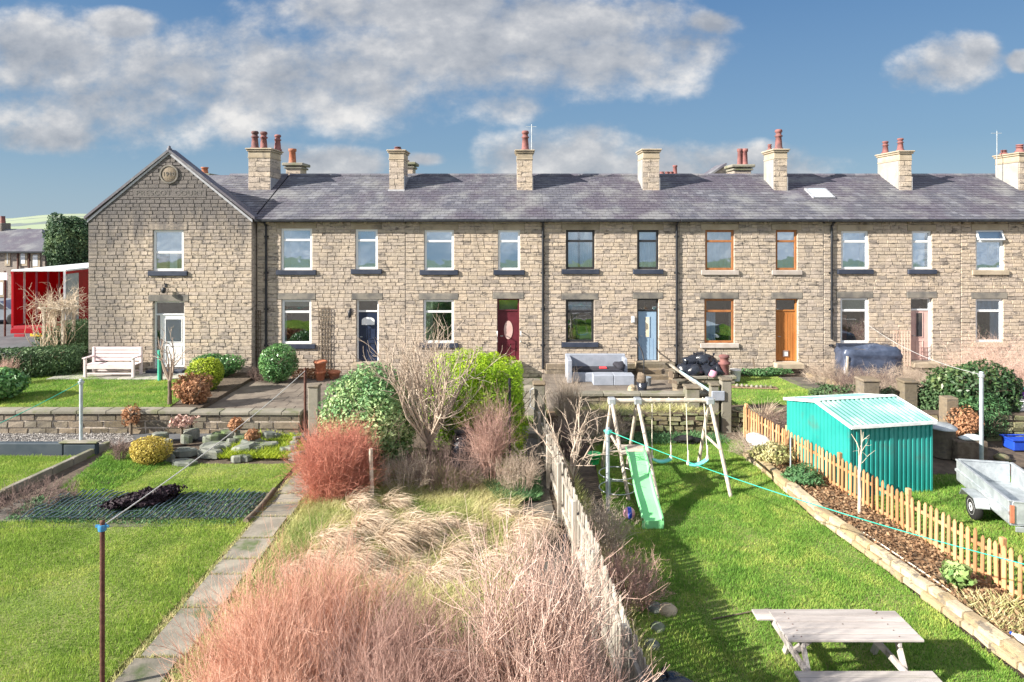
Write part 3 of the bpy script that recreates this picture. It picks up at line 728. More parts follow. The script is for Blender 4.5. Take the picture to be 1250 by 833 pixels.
def tuft(label, c, h, r, matl, seed, n=500, wind=(.35, -.5), group=None, w=.010, droop=.5, cat='grass clump', name='grass_tuft'):
    rng = np.random.default_rng(seed); a = rng.uniform(0, 6.28, n); q = rng.random(n)
    cs = np.array(c if isinstance(c, list) else [c], dtype=float); pick = np.arange(n) % len(cs); cen = cs[pick]; c = tuple(cs[0])
    O = np.column_stack([cen[:, 0] + np.cos(a) * q * r * .3, cen[:, 1] + np.sin(a) * q * r * .3, cen[:, 2]])
    K = 6; P = np.zeros((n, K, 3)); P[:, 0] = O; L = h * rng.uniform(.6, 1.25, n)
    d_ = norm(np.column_stack([np.cos(a) * q * .7 + wind[0] * .6, np.sin(a) * q * .7 + wind[1] * .6, np.ones(n)]))
    for k in range(1, K):
        d_ = norm(d_ + np.column_stack([np.full(n, wind[0]), np.full(n, wind[1]), np.full(n, -droop)]) * .42 + rng.normal(0, .07, (n, 3))); P[:, k] = P[:, k - 1] + d_ * (L / (K - 1))[:, None]
    P[:, :, 2] = np.maximum(P[:, :, 2], cen[:, None, 2] - .02)
    S_ = norm(np.cross(P[:, -1] - P[:, 0], [0, 0, 1.]) + rng.normal(0, .5, (n, 3)))[:, None, :] * (w * np.linspace(1, .2, K))[None, :, None]
    V = np.stack([P - S_, P + S_], axis=2).reshape(-1, 3); idx = np.arange(n * K * 2).reshape(n, K, 2)
    Fq = np.stack([idx[:, :-1, 0], idx[:, :-1, 1], idx[:, 1:, 1], idx[:, 1:, 0]], axis=-1).reshape(-1, 4)
    o = npmesh(name, V, Fq, matl, None, rng.random(n)[Fq[:, 0] // (K * 2)], origin=tuple(c)); return tag(o, label, cat, group)


# ---------------------------------------------------------------- terraced houses
YF = 26.4; Z0 = .42; ZE = 6.46; ZR = 8.52; YR = 30.3


def win_rect(p): return (PX(p[0], YF), PX(p[1], YF), PZ(p[3], YF), PZ(p[2], YF))


def make_window(root, r, fr, sill, inside, y=YF, open_top=False, mullion=.28, sillw=.17):
    a, b, c, d_ = [q - o_ for q, o_ in zip(r, (root.location.x, root.location.x, root.location.z, root.location.z))]
    y0 = y - root.location.y + .045; w = .085; zt = d_ - (d_ - c) * mullion
    mb = MB()
    for (x0, x1, z0, z1) in ((a, a + w, c, d_), (b - w, b, c, d_), (a + w, b - w, d_ - w, d_), (a + w, b - w, c, c + w), (a + w, b - w, zt - w * .5, zt + w * .5)): mb.bbox(x0, x1, y0, y0 + .07, z0, z1, .008)
    win = mb.build('window', M[fr], root, local=True)
    MB().box(a + w, b - w, y0 + .03, y0 + .04, c + w, zt - w / 2).build('pane', M['glass'], win, local=True)
    if open_top:
        mb = MB(); ang = .4; hgt = d_ - zt - w / 2
        def tp(x, s): return (x, y0 - .02 - math.sin(ang) * s, d_ - .02 - math.cos(ang) * s)
        for (xa, xb, sa, sb) in ((a + .02, a + .09, 0, hgt), (b - .09, b - .02, 0, hgt), (a + .09, b - .09, 0, .06), (a + .09, b - .09, hgt - .06, hgt)):
            p = [tp(xa, sa), tp(xb, sa), tp(xb, sb), tp(xa, sb)]; q = [(v_[0], v_[1] + .05, v_[2]) for v_ in p]
            mb.add(p + q, [(0, 1, 2, 3), (7, 6, 5, 4), (0, 4, 5, 1), (1, 5, 6, 2), (2, 6, 7, 3), (3, 7, 4, 0)])
        mb.build('opening_sash', M[fr], win, local=True)
        MB().quad(tp(a + .08, .05), tp(b - .08, .05), tp(b - .08, hgt - .05), tp(a + .08, hgt - .05)).build('pane', M['glass'], win, local=True)
    else:
        MB().box(a + w, b - w, y0 + .03, y0 + .04, zt + w / 2, d_ - w).build('pane', M['glass'], win, local=True)
    mb = MB(); yb = y0 + 1.1
    mb.quad((a, yb, c), (b, yb, c), (b, yb, d_), (a, yb, d_)); mb.quad((a, y0 + .16, c), (a, yb, c), (a, yb, d_), (a, y0 + .16, d_)); mb.quad((b, y0 + .16, c), (b, yb, c), (b, yb, d_), (b, y0 + .16, d_))
    mb.quad((a, y0 + .16, c), (b, y0 + .16, c), (b, yb, c), (a, yb, c)); mb.quad((a, y0 + .16, d_), (b, y0 + .16, d_), (b, yb, d_), (a, yb, d_))
    mb.build('room_recess', M['room'], win, local=True)
    yc = y0 + .075
    for k in inside:
        if k[0] in ('blind', 'curtain'):           # (type, x fraction 0..1, x1, z0, z1, material)
            _, fa, fb, za, zb, mt = k; x0 = a + (b - a) * fa; x1 = a + (b - a) * fb; z0 = c + (d_ - c) * za; z1 = c + (d_ - c) * zb
            nseg = 22 if k[0] == 'curtain' else 2; mb = MB(); amp = .018 if k[0] == 'curtain' else 0
            pts = [(x0 + (x1 - x0) * i / nseg, yc + amp * math.sin(i * 1.7)) for i in range(nseg + 1)]
            for (p, q) in zip(pts[:-1], pts[1:]): mb.add([(p[0], p[1], z0), (q[0], q[1], z0), (q[0], q[1], z1), (p[0], p[1], z1)], [(0, 1, 2, 3)], True, rnd=.3)
            mb.build(k[0], M[mt], win, local=True)
        elif k[0] == 'plant':
            rng = np.random.default_rng(int(abs(a) * 100)); nn = 160; x0 = a + (b - a) * k[1]; x1 = a + (b - a) * k[2]
            P = np.column_stack([rng.uniform(x0, x1, nn), rng.uniform(yc, yc + .12, nn), c + .07 + rng.random(nn) * (d_ - c) * k[3]]); V, Fq = leaves(rng, P, norm(rng.normal(size=(nn, 3))), .04, .5)
            npmesh('house_plant', V, Fq, M['laurel'], win, rng.random(nn), origin=(0, 0, 0))
        elif k[0] == 'box':
            _, fa, fb, za, zb, mt = k; MB().box(a + (b - a) * fa, a + (b - a) * fb, yc + .05, yc + .2, c + (d_ - c) * za, c + (d_ - c) * zb).build('ornament', M[mt], win, local=True)
    if sill:
        yy = y - root.location.y
        MB().bbox(a - sillw, b + sillw, yy - .09, yy + .16, c - .18, c - .003, .012).build('sill', M[sill], win, local=True)
    return win


def lintel(root, r, matl, h=.24, ext=.17, y=YF):
    lx, ly, lz = root.location
    MB().bbox(r[0] - ext - lx, r[1] + ext - lx, y - ly - .032, y - ly + .10, r[3] + .003 - lz, r[3] + h - lz, .012).build('lintel', M[matl], root, local=True)


def make_door(root, r, style, y=YF):
    lx, ly, lz = root.location; a, b, c, d_ = r[0] - lx, r[1] - lx, r[2] - lz, r[3] - lz; y0 = y - ly + .12
    frm = {'navy': 'white', 'maroon': 'maroon', 'blue': 'black_frame', 'orange': 'orange_door', 'pink': 'white', 'white': 'white'}[style]
    dm = {'navy': 'navy', 'maroon': 'maroon', 'blue': 'pale_blue', 'orange': 'orange_door', 'pink': 'pink', 'white': 'white'}[style]
    w = .06; zt = c + (d_ - c) * .81 if style != 'white' else c + (d_ - c) * .80
    xa = a + w + (.20 if style == 'white' else 0)
    door = MB().bbox(xa, b - w, y0 + .02, y0 + .07, c + .02, zt - .04, .006).build('door', M[dm], root, local=True)
    fb = MB()
    for q in ((a, a + w, c, d_), (b - w, b, c, d_), (a + w, b - w, d_ - w, d_), (a + w, b - w, zt - .035, zt + .025)): fb.bbox(q[0], q[1], y0 - .01, y0 + .08, q[2], q[3], .006)
    if style == 'white': fb.bbox(xa - .05, xa, y0 - .008, y0 + .08, c, zt - .035, .006)
    fb.build('door_frame', M[frm], door, local=True)
    MB().box(a + w, b - w, y0 + .03, y0 + .04, zt + .025, d_ - w).build('fanlight', M['glass'], door, local=True)
    MB().box(a, b, y0 + .5, y0 + .52, c, d_).build('hall_recess', M['cream_blind' if style == 'maroon' else 'room'], door, local=True)
    W_, H_ = b - w - xa, zt - .04 - c; mid = (xa + b - w) / 2
    pan = MB()
    def ring(x0, x1, z0, z1, t_=.025):
        for q in ((x0, x0 + t_, z0, z1), (x1 - t_, x1, z0, z1), (x0 + t_, x1 - t_, z1 - t_, z1), (x0 + t_, x1 - t_, z0, z0 + t_)): pan.bbox(q[0], q[1], y0 + .002, y0 + .02, q[2], q[3], .004)
    gl = MB(); gm = 'glass'
    if style == 'navy':
        ring(xa + .1, mid - .03, c + .15, c + H_ * .38); ring(mid + .03, b - w - .1, c + .15, c + H_ * .38); ring(xa + .1, mid - .03, c + H_ * .45, c + H_ * .68); ring(mid + .03, b - w - .1, c + H_ * .45, c + H_ * .68)
        z1 = c + H_ * .74; pts = [(xa + .12, z1), (b - w - .12, z1), (b - w - .12, z1 + .18)] + [(mid + (W_ / 2 - .12) * math.cos(R(t_)), z1 + .18 + .12 * math.sin(R(t_))) for t_ in range(20, 180, 20)] + [(xa + .12, z1 + .18)]
        gl.prism(pts, y0 + .005, y0 + .02); gm = 'net'
    elif style == 'maroon':
        gl.prism([(mid + .17 * math.cos(R(t_)), c + H_ * .62 + .36 * math.sin(R(t_))) for t_ in range(0, 360, 15)], y0 + .004, y0 + .02); gm = 'pink'
        ring(xa + .1, mid - .03, c + .15, c + H_ * .35); ring(mid + .03, b - w - .1, c + .15, c + H_ * .35)
    elif style == 'blue':
        gl.box(mid - .07, mid + .07, y0 + .006, y0 + .02, c + H_ * .48, c + H_ * .88); gm = 'cream_blind'; ring(mid - .1, mid + .1, c + H_ * .465, c + H_ * .895)
        for i in range(1, 5): pan.box(xa + W_ * i / 5 - .004, xa + W_ * i / 5 + .004, y0 + .012, y0 + .0205, c + .05, c + H_ * .45)
    elif style == 'orange':
        for i in range(1, 7): pan.box(xa + W_ * i / 7 - .005, xa + W_ * i / 7 + .005, y0 + .012, y0 + .0205, c + .05, c + H_ * .95)
        pf = MB(); 
        for q in ((mid - .11, mid - .08, c + .18, c + .42), (mid + .08, mid + .11, c + .18, c + .42), (mid - .08, mid + .08, c + .39, c + .42), (mid - .08, mid + .08, c + .18, c + .21)): pf.box(q[0], q[1], y0 - .01, y0 + .02, q[2], q[3])
        pf.build('cat_flap', M['darktwig'], door, local=True)
        gl.box(mid - .08, mid + .08, y0 + .01, y0 + .018, c + .21, c + .39); gm = 'net'
    elif style == 'pink':
        gl.box(mid - .13, mid + .1, y0 + .006, y0 + .02, c + H_ * .48, c + H_ * .95); gm = 'room'
        ring(mid - .16, mid + .13, c + H_ * .46, c + H_ * .97); ring(mid - .16, mid + .13, c + .12, c + H_ * .40)
    else:
        gl.box(xa + .16, b - w - .12, y0 + .006, y0 + .02, c + H_ * .50, c + H_ * .92); gm = 'glass'; ring(xa + .13, b - w - .09, c + H_ * .485, c + H_ * .935); ring(xa + .13, b - w - .09, c + .12, c + H_ * .42)
        MB().box(a + w, xa - .05, y0 + .03, y0 + .04, c + .05, zt - .04).build('side_light', M['glass'], door, local=True)
        MB().box(xa + .15, b - w - .11, y0 + .0205, y0 + .024, c + H_ * .49, c + H_ * .93).build('glass_backing', M['room'], door, local=True)
    if pan.v: pan.build('moulding', M[dm], door, local=True)
    gl.build('door_glass', M[gm], door, local=True)
    MB().bar((xa + .06, y0 - .03, c + H_ * .5), (xa + .16, y0 - .03, c + H_ * .5), .02).bar((xa + .07, y0 - .03, c + H_ * .5), (xa + .07, y0 + .03, c + H_ * .5), .02).build('handle', M['galv'], door, local=True)
    MB().bbox(a - .1, b + .1, y - ly - .38, y - ly + .10, c - .2, c - .004, .015).build('doorstep', M['smooth_stone' if style != 'white' else 'blue_paint'], root, local=True)
    return door


def pot(o, c, h, r, matl='redpot'):
    MB().lathe([(r * 1.15, 0), (r * 1.1, .06), (r * .9, .08), (r * .82, h * .35), (r * .7, h * .62), (r * .95, h * .64), (r * .95, h * .70), (r * .68, h * .72), (r * .68, h * .84), (r * .9, h * .86), (r * .9, h * .95), (r * .7, h), (r * .5, h)], c, 12).build('chimney_pot', M[matl], o, local=True)


def chimney(root, px0, px1, ytop, ybase, depth=1.15, Yc=28.7, pots=(), side=None, name='chimney'):
    lx, ly, lz = root.location; x0, x1 = PX(px0, Yc) - lx, PX(px1, Yc) - lx; zt = PZ(ytop, Yc) - lz; zb = PZ(ybase, Yc) - lz - .25; y0 = Yc - ly; y1 = y0 + depth
    ch = MB().box(x0 + .02, x1 - .02, y0 + .02, y1 - .02, zb, zt - .05).build(name, M['mortar'], root, local=True)
    z = zb + .02; k = 0; body_top = zt - .42
    while z < body_top - .03:
        h = min(random.uniform(.2, .26), body_top - z); s = x0 + (x1 - x0) * (random.uniform(.35, .65) if k % 2 else random.uniform(.25, .4)) ; one = random.random() < .2
        for (p, q) in ([(x0, x1)] if one else [(x0, s), (s, x1)]):
            link('stone', block_mesh('stone_flat', M['stone'], random.randrange(8)), ch, ((p + q) / 2, (y0 + y1) / 2, z + h / 2), (q - p - .01, depth, h - .01))
        z += h; k += 1
    e = .02
    MB().bbox(x0 - e, x1 + e, y0 - e, y1 + e, zt - .42, zt - .36, .015).bbox(x0 - .005, x1 + .005, y0 - .005, y1 + .005, zt - .36, zt - .14, .01).bbox(x0 - .06, x1 + .06, y0 - .06, y1 + .06, zt - .14, zt - .075, .02).bbox(x0 - .10, x1 + .10, y0 - .10, y1 + .10, zt - .065, zt, .02).build('chimney_cap', M['smooth_stone'], ch, local=True)
    if side: MB().box(x0 - .018, x0 - .004, y0 + .03, y1 - .02, zb, zt - .43).build('render', M['render'], ch, local=True)
    MB().quad((x0 - .04, y0 - .22, zb + .15), (x1 + .04, y0 - .22, zb + .15), (x1 + .04, y0 - .015, zb + .30), (x0 - .04, y0 - .015, zb + .30)).box(x1 + .008, x1 + .02, y0 - .02, y1, zb + .1, zb + .9).build('flashing', M['lead'], ch, local=True)
    for (f, g, h, r) in pots: pot(ch, (x0 + (x1 - x0) * f, y0 + depth * g, zt), h, r)
    return ch


def slates(root, x0, x1, y0, z0, y1, z1, holes=(), matl='slate', rowh=.235, sw=.30):
    """roof plane + individually laid slates (one stuff part)"""
    L = math.hypot(y1 - y0, z1 - z0); dy, dz = (y1 - y0) / L, (z1 - z0) / L; nrow = int(L / rowh); rh = L / nrow; mb = MB(); ny_, nz_ = -dz, dy
    for i in range(nrow):
        s0 = i * rh; off = (i % 2) * sw / 2; x = x0 - off
        while x < x1 - .01:
            xa, xb = max(x, x0) + .004, min(x + sw, x1) - .004; x += sw
            if xb - xa < .03: continue
            mx = (xa + xb) / 2
            if any(h[0] < mx < h[1] and h[2] < s0 + rh / 2 < h[3] for h in holes): continue
            e = random.uniform(-.012, .012); t0 = .022 + random.uniform(0, .008); t1 = .006; sa = s0 - .02 + e; sb = s0 + rh + .03
            def q(xx, s, t_): return (xx, y0 + dy * s + ny_ * t_, z0 + dz * s + nz_ * t_)
            mb.add([q(xa, sa, t0), q(xb, sa, t0), q(xb, sb, t1), q(xa, sb, t1), q(xa, sa, t0 - .012), q(xb, sa, t0 - .012)], [(0, 1, 2, 3), (0, 4, 5, 1)])
    return mb


def terrace_house(label, x0, x1, wins, doors, chims, extra=None, holes=(), pipe=None, skyl=None):
    o = thing('terraced_house', label, 'house', (x0, YF, Z0), 0, 'stone terraced houses in the row')
    W_ = x1 - x0; zt = ZE - Z0; rects = []
    for w_ in wins: rects.append(win_rect(w_['px']))
    drects = [win_rect(d_['px']) for d_ in doors]
    ops = [(r[0] - x0, r[1] - x0, r[2] - Z0, r[3] - Z0) for r in rects + drects]
    blk = []                                         # where lintels and sills sit no stones are laid
    for r, w_ in zip(rects, wins): blk.append((r[0] - x0 - .17, r[1] - x0 + .17, r[3] - Z0 - .001, r[3] - Z0 + .24)); blk.append((r[0] - x0 - .17, r[1] - x0 + .17, r[2] - Z0 - .18, r[2] - Z0 + .001))
    for r in drects: blk.append((r[0] - x0 - .17, r[1] - x0 + .17, r[3] - Z0 - .001, r[3] - Z0 + .24)); blk.append((r[0] - x0 - .1, r[1] - x0 + .1, r[2] - Z0 - .2, r[2] - Z0 + .001))
    wall = wall_core(0, W_, 0, zt, ops, .004, 7.8, o, M['mortar'])
    place_stones(course_rects(.01, W_ - .01, 0, zt, ops + blk), wall, 'stone', -.02, .075)
    for r, w_ in zip(rects, wins):
        up = r[3] > 5; make_window(o, r, w_['fr'], w_.get('sill', 'blue_paint'), w_['inside'], open_top=w_.get('open', False))
        lintel(o, r, 'smooth_stone' if up else 'dark_lintel')
    for r, d_ in zip(drects, doors): make_door(o, r, d_['st']); lintel(o, r, 'dark_lintel')
    # roof
    e0 = (-.30, 6.52 - Z0 - .0); e1 = (YR - YF, ZR - Z0)
    rf = MB(); 
    rf.add([(0, e0[0], e0[1]), (W_, e0[0], e0[1]), (W_, e1[0], e1[1]), (0, e1[0], e1[1]), (W_, 7.9, e0[1]), (0, 7.9, e0[1]), (0, e0[0], e0[1] - .05), (W_, e0[0], e0[1] - .05)], [(0, 1, 2, 3), (3, 2, 4, 5), (0, 6, 7, 1)])
    rf.add([(0, 7.8, zt - .1), (0, e0[0] + .1, zt - .1), (0, e1[0], e1[1] - .01)], [(0, 1, 2)]); rf.add([(W_, 7.8, zt - .1), (W_, e0[0] + .1, zt - .1), (W_, e1[0], e1[1] - .01)], [(0, 1, 2)])
    roof = rf.build('roof', M['slate'], o, local=True)
    sl = slates(roof, 0, W_, e0[0], e0[1], e1[0], e1[1], holes).build('slates', M['slate'], roof, local=True); sl['kind'] = 'stuff'
    x = 0
    while x < W_ - .1:
        l = min(.45, W_ - x); MB().prism([(x, 0), (x + l - .01, 0), (x + l - .01, .05), (x, .05)], 0, 0) if False else None
        m_ = MB(); m_.add([(x + .005, e1[0] - .16, e1[1] - .035), (x + l - .005, e1[0] - .16, e1[1] - .035), (x + l - .005, e1[0], e1[1] + .07), (x + .005, e1[0], e1[1] + .07), (x + .005, e1[0] + .16, e1[1] - .035), (x + l - .005, e1[0] + .16, e1[1] - .035)], [(0, 1, 2, 3), (3, 2, 5, 4), (0, 3, 4), (1, 5, 2)])
        m_.build('ridge_tile', M['slate'], roof, local=True); x += l
    gt = MB(); gt.bbox(0, W_, -.36, -.22, 6.42 - Z0, 6.52 - Z0, .02); gt.box(0, W_, -.22, -.03, 6.44 - Z0, 6.47 - Z0); gt.build('gutter', M['black_iron'], o, local=True)
    k = .45
    while k < W_:
        MB().prism([(k - .05, 6.44 - Z0), (k + .05, 6.44 - Z0), (k + .04, 6.36 - Z0), (k - .04, 6.36 - Z0)], -.2, 0).build('gutter_corbel', M['smooth_stone'], o, local=True); k += .94
    for cargs in chims: chimney(o, **cargs)
    if pipe is not None:
        px = pipe[0] - x0; zb = pipe[1] - Z0; p = MB().tube([(px, -.07, 6.3 - Z0), (px, -.07, zb)], .045, 8).tube([(px, -.28, 6.42 - Z0), (px, -.07, 6.25 - Z0)], .045, 8)
        for zz in (1.2, 2.6, 4.0, 5.4): p.tube([(px, -.07, zz), (px, -.07, zz + .08)], .062, 8); p.box(px - .09, px + .09, -.03, -.022, zz, zz + .06)
        p.build('drainpipe', M['black_iron'], o, local=True)
    if skyl:
        xa, xb, sa, sb = skyl; L = math.hypot(e1[0] - e0[0], e1[1] - e0[1]); dy, dz = (e1[0] - e0[0]) / L, (e1[1] - e0[1]) / L
        def q(xx, s, t_): return (xx, e0[0] + dy * s - dz * t_, e0[1] + dz * s + dy * t_)
        f = MB()
        for (a, b, c, d_) in ((xa, xb, sa, sa + .08), (xa, xb, sb - .08, sb), (xa, xa + .08, sa + .08, sb - .08), (xb - .08, xb, sa + .08, sb - .08)):
            f.add([q(a, c, .09), q(b, c, .09), q(b, d_, .09), q(a, d_, .09), q(a, c, 0), q(b, c, 0), q(b, d_, 0), q(a, d_, 0)], [(0, 1, 2, 3), (0, 4, 5, 1), (1, 5, 6, 2), (2, 6, 7, 3), (3, 7, 4, 0)])
        s_ = f.build('skylight', M['lead'], roof, local=True)
        MB().quad(q(xa + .08, sa + .08, .07), q(xb - .08, sa + .08, .07), q(xb - .08, sb - .08, .07), q(xa + .08, sb - .08, .07)).build('skylight_pane', M['net'], roof, local=True)
    return o


def lin(px): return PX(px, YF)


BL = ('blind', .05, .95, .0, 1, 'blind_blue')  # flat sheet behind the glass, coloured like sky mirrored in the pane
A = terrace_house('stone terraced house with navy door and white windows, beside the gabled end house', -9.86, -4.12,
    [dict(px=(343, 381, 279, 330), fr='white', inside=[BL, ('curtain', .05, .28, 0, 1, 'net')]),
     dict(px=(434, 461, 280, 329), fr='white', inside=[BL, ('curtain', .05, .2, 0, 1, 'net'), ('curtain', .8, .95, 0, 1, 'net')]),
     dict(px=(344, 380, 366, 420), fr='white', inside=[('blind', .05, .95, .84, 1, 'cream_blind'), ('plant', .1, .9, .2), ('curtain', .05, .14, 0, .7, 'net')])],
    [dict(px=(435, 462, 366, 442), st='navy')],
    [dict(px0=303, px1=330, ytop=181, ybase=236, pots=((.2, .2, .75, .17), (.45, .5, .78, .17), (.95, .8, .7, .16)), depth=1.3),
     dict(px0=475, px1=493, ytop=183, ybase=233, depth=1.1, Yc=28.7, pots=((.5, .3, .16, .16),)),
     ], pipe=(lin(325.5), .9))
B = terrace_house('stone terraced house with maroon oval glass door and white windows', -4.12, 1.24,
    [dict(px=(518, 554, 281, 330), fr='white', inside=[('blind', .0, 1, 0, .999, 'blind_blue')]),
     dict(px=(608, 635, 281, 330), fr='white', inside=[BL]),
     dict(px=(517, 554, 366, 419), fr='white', inside=[('curtain', .05, .3, 0, 1, 'cream_blind'), ('plant', .3, .95, .7)])],
    [dict(px=(607, 634, 365, 441), st='maroon')],
    [dict(px0=631, px1=650, ytop=183, ybase=235, pots=((.55, .35, .85, .17),))], pipe=(lin(670.5) - .05 - .2, .75))
C_ = terrace_house('stone terraced house with pale blue door and black window frames', 1.24, 6.45,
    [dict(px=(691, 726, 281, 329), fr='black_frame', inside=[('curtain', .0, .42, 0, 1, 'net'), ('curtain', .5, 1, 0, 1, 'net')]),
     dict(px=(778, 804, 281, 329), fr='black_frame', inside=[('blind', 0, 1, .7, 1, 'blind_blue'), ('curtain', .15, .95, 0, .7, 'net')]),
     dict(px=(691, 725, 366, 418), fr='black_frame', inside=[('curtain', .05, .95, .75, 1, 'net'), ('box', .05, .35, .05, .32, 'orange_door'), ('box', .5, .95, .05, .22, 'cream_blind'), ('box', .42, .5, .05, .4, 'terracotta')])],
    [dict(px=(778, 804, 365, 441), st='blue')],
    [dict(px0=785, px1=805, ytop=182, ybase=236, side=True)], pipe=(lin(825.5), .8))
D = terrace_house('stone terraced house with orange door, brown window frames and pale sills', 6.45, 12.05,
    [dict(px=(861, 896, 281, 330), fr='brown_frame', sill='pale_sill', inside=[('curtain', .0, 1, 0, 1, 'net')]),
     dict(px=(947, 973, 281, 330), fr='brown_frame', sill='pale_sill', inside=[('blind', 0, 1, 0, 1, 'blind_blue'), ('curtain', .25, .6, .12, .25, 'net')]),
     dict(px=(860, 896, 365, 419), fr='brown_frame', sill='pale_sill', inside=[('curtain', .05, .4, 0, .7, 'net'), ('plant', .4, .95, .35), ('curtain', .85, .95, 0, .7, 'cream_blind')])],
    [dict(px=(947, 974, 365, 442), st='orange')],
    [dict(px0=945, px1=961, ytop=182, ybase=235, side=True, pots=((.5, .2, .85, .17), (-.05 + .3, .75, .3, .1)))],
    holes=((lin(978) - 6.45, lin(1010) - 6.45 + .45, 1.9, 3.0),), skyl=None)
E = terrace_house('stone terraced house with faded pink door, dark tarpaulin heap in front', 12.05, 17.35,
    [dict(px=(1027, 1060, 282, 329), fr='white', inside=[BL, ('curtain', .7, .95, 0, 1, 'net'), ('box', .2, .6, .05, .22, 'net')]),
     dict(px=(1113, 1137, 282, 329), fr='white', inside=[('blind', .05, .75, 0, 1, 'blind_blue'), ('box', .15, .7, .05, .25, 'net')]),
     dict(px=(1026, 1060, 364, 419), fr='white', inside=[('blind', .05, .95, .72, 1, 'cream_blind'), ('box', .05, .3, .05, .6, 'terracotta'), ('plant', .5, .95, .45)])],
    [dict(px=(1112, 1138, 364, 441), st='pink')],
    [dict(px0=1098, px1=1113, ytop=184, ybase=235, side=True, pots=((.35, .15, .55, .14), (-.1 + .3, .75, .55, .14)), depth=1.7)],
    pipe=(lin(1009.5) + .15, 1.9))
Fh = terrace_house('stone terraced house at the right edge, its top light open', 17.35, 22.7,
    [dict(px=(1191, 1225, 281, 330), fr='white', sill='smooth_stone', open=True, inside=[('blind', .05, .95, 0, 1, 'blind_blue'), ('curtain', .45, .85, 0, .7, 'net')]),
     dict(px=(1191, 1224, 365, 418), fr='white', sill='smooth_stone', inside=[('curtain', .05, .95, .72, 1, 'net'), ('plant', .05, .55, .35), ('curtain', .6, .95, 0, .7, 'net')])],
    [], [dict(px0=1244, px1=1262, ytop=186, ybase=238, side=True, pots=((.3, .15, .35, .17), (.1, .7, .2, .14)), depth=1.4)])
# skylight on the roof of the orange door house
L_ = math.hypot(YR - YF + .3, ZR - 6.52)
xa, xb = lin(980) - 6.45 + 1.05, lin(980) - 6.45 + 1.95
dy, dz = (YR - YF + .3) / L_, (ZR - 6.52) / L_
def q_(xx, s, t_): return (xx, -.30 + dy * s - dz * t_, 6.52 - Z0 + dz * s + dy * t_)
f = MB()
for (a, b, c, d_) in ((xa, xb, 1.95, 2.03), (xa, xb, 2.87, 2.95), (xa, xa + .08, 2.03, 2.87), (xb - .08, xb, 2.03, 2.87)):
    f.add([q_(a, c, .09), q_(b, c, .09), q_(b, d_, .09), q_(a, d_, .09), q_(a, c, 0), q_(b, c, 0), q_(b, d_, 0), q_(a, d_, 0)], [(0, 1, 2, 3), (0, 4, 5, 1), (1, 5, 6, 2), (2, 6, 7, 3), (3, 7, 4, 0)])
sk = f.build('skylight', M['lead'], D, local=True)
MB().quad(q_(xa + .08, 2.03, .07), q_(xb - .08, 2.03, .07), q_(xb - .08, 2.87, .07), q_(xa + .08, 2.87, .07)).build('skylight_pane', M['blind_blue'], sk, local=True)

# ---------------------------------------------------------------- gabled end house
YG = 26.05; gx0, gx1 = PX(108, YG), PX(308, YG); gap_ = (PX(207, YG), PZ(184, YG)); gze = PZ(264, YG)
gb = thing('gabled_house', 'gabled stone end house with white door, date stone and carved name', 'house', (gx0, YG, Z0))
Wg = gx1 - gx0; zt = gze - Z0; apx = gap_[0] - gx0; apz = gap_[1] - Z0
def wr(p): return (PX(p[0], YG), PX(p[1], YG), PZ(p[3], YG), PZ(p[2], YG))
rw, rd = wr((187, 224, 281, 331)), wr((187, 225, 368, 450))
ops = [(r[0] - gx0, r[1] - gx0, r[2] - Z0, r[3] - Z0) for r in (rw, rd)]
blk = [(ops[0][0] - .17, ops[0][1] + .17, ops[0][3], ops[0][3] + .24), (ops[0][0] - .17, ops[0][1] + .17, ops[0][2] - .18, ops[0][2]), (ops[1][0] - .17, ops[1][1] + .17, ops[1][3], ops[1][3] + .24)]
name_z = PZ(236, YG) - Z0; blk.append((PX(163, YG) - gx0, PX(252, YG) - gx0, name_z - .17, name_z + .17))
gw = wall_core(0, Wg, 0, zt, ops, .004, 7.8, gb, M['gable_mortar'], top=(apx, apz - .05))
def lim(z):
    if z < zt: return (.01, Wg - .01)
    f_ = (apz - .12 - z) / (apz - zt)
    return (apx - apx * max(0, f_), apx + (Wg - apx) * max(0, f_))
recs = course_rects(.01, Wg - .01, 0, apz - .25, ops + blk, zlimit=lim)
recs = [r for r in recs if math.hypot(r[0] - apx, r[1] - (PZ(213, YG) - Z0)) > .34]
place_stones(recs, gw, 'gable_stone', -.02, .075)
make_window(gb, rw, 'white', 'blue_paint', [('blind', .05, .95, .45, 1, 'net'), ('curtain', .5, .75, 0, .45, 'net'), ('box', .1, .4, .05, .35, 'terracotta')], y=YG, mullion=.55)
make_door(gb, rd, 'white', y=YG); lintel(gb, rw, 'gable_stone', y=YG); lintel(gb, rd, 'dark_lintel', y=YG)
MB().bbox(PX(163, YG) - gx0, PX(252, YG) - gx0, -.028, .08, name_z - .17, name_z + .17, .01).build('name_stone', M['gable_stone'], gb, local=True)
cz_ = PZ(213, YG) - Z0
MB().lathe([(.0, -.05), (.27, -.05), (.30, -.03), (.33, .03)], (apx, 0, cz_), 28, 'y').build('date_stone', M['walling'], gb, local=True)
ring_ = MB()
for k in range(28):
    t0, t1 = k * 2 * math.pi / 28, (k + 1) * 2 * math.pi / 28
    ring_.add([(apx + r_ * math.cos(t_), y_, cz_ + r_ * math.sin(t_)) for t_ in (t0, t1) for r_ in (.30, .36) for y_ in (-.07, .02)], [(0, 2, 6, 4), (0, 4, 5, 1), (2, 3, 7, 6)])
ring_.build('date_stone_rim', M['dark_lintel'], gb, local=True)


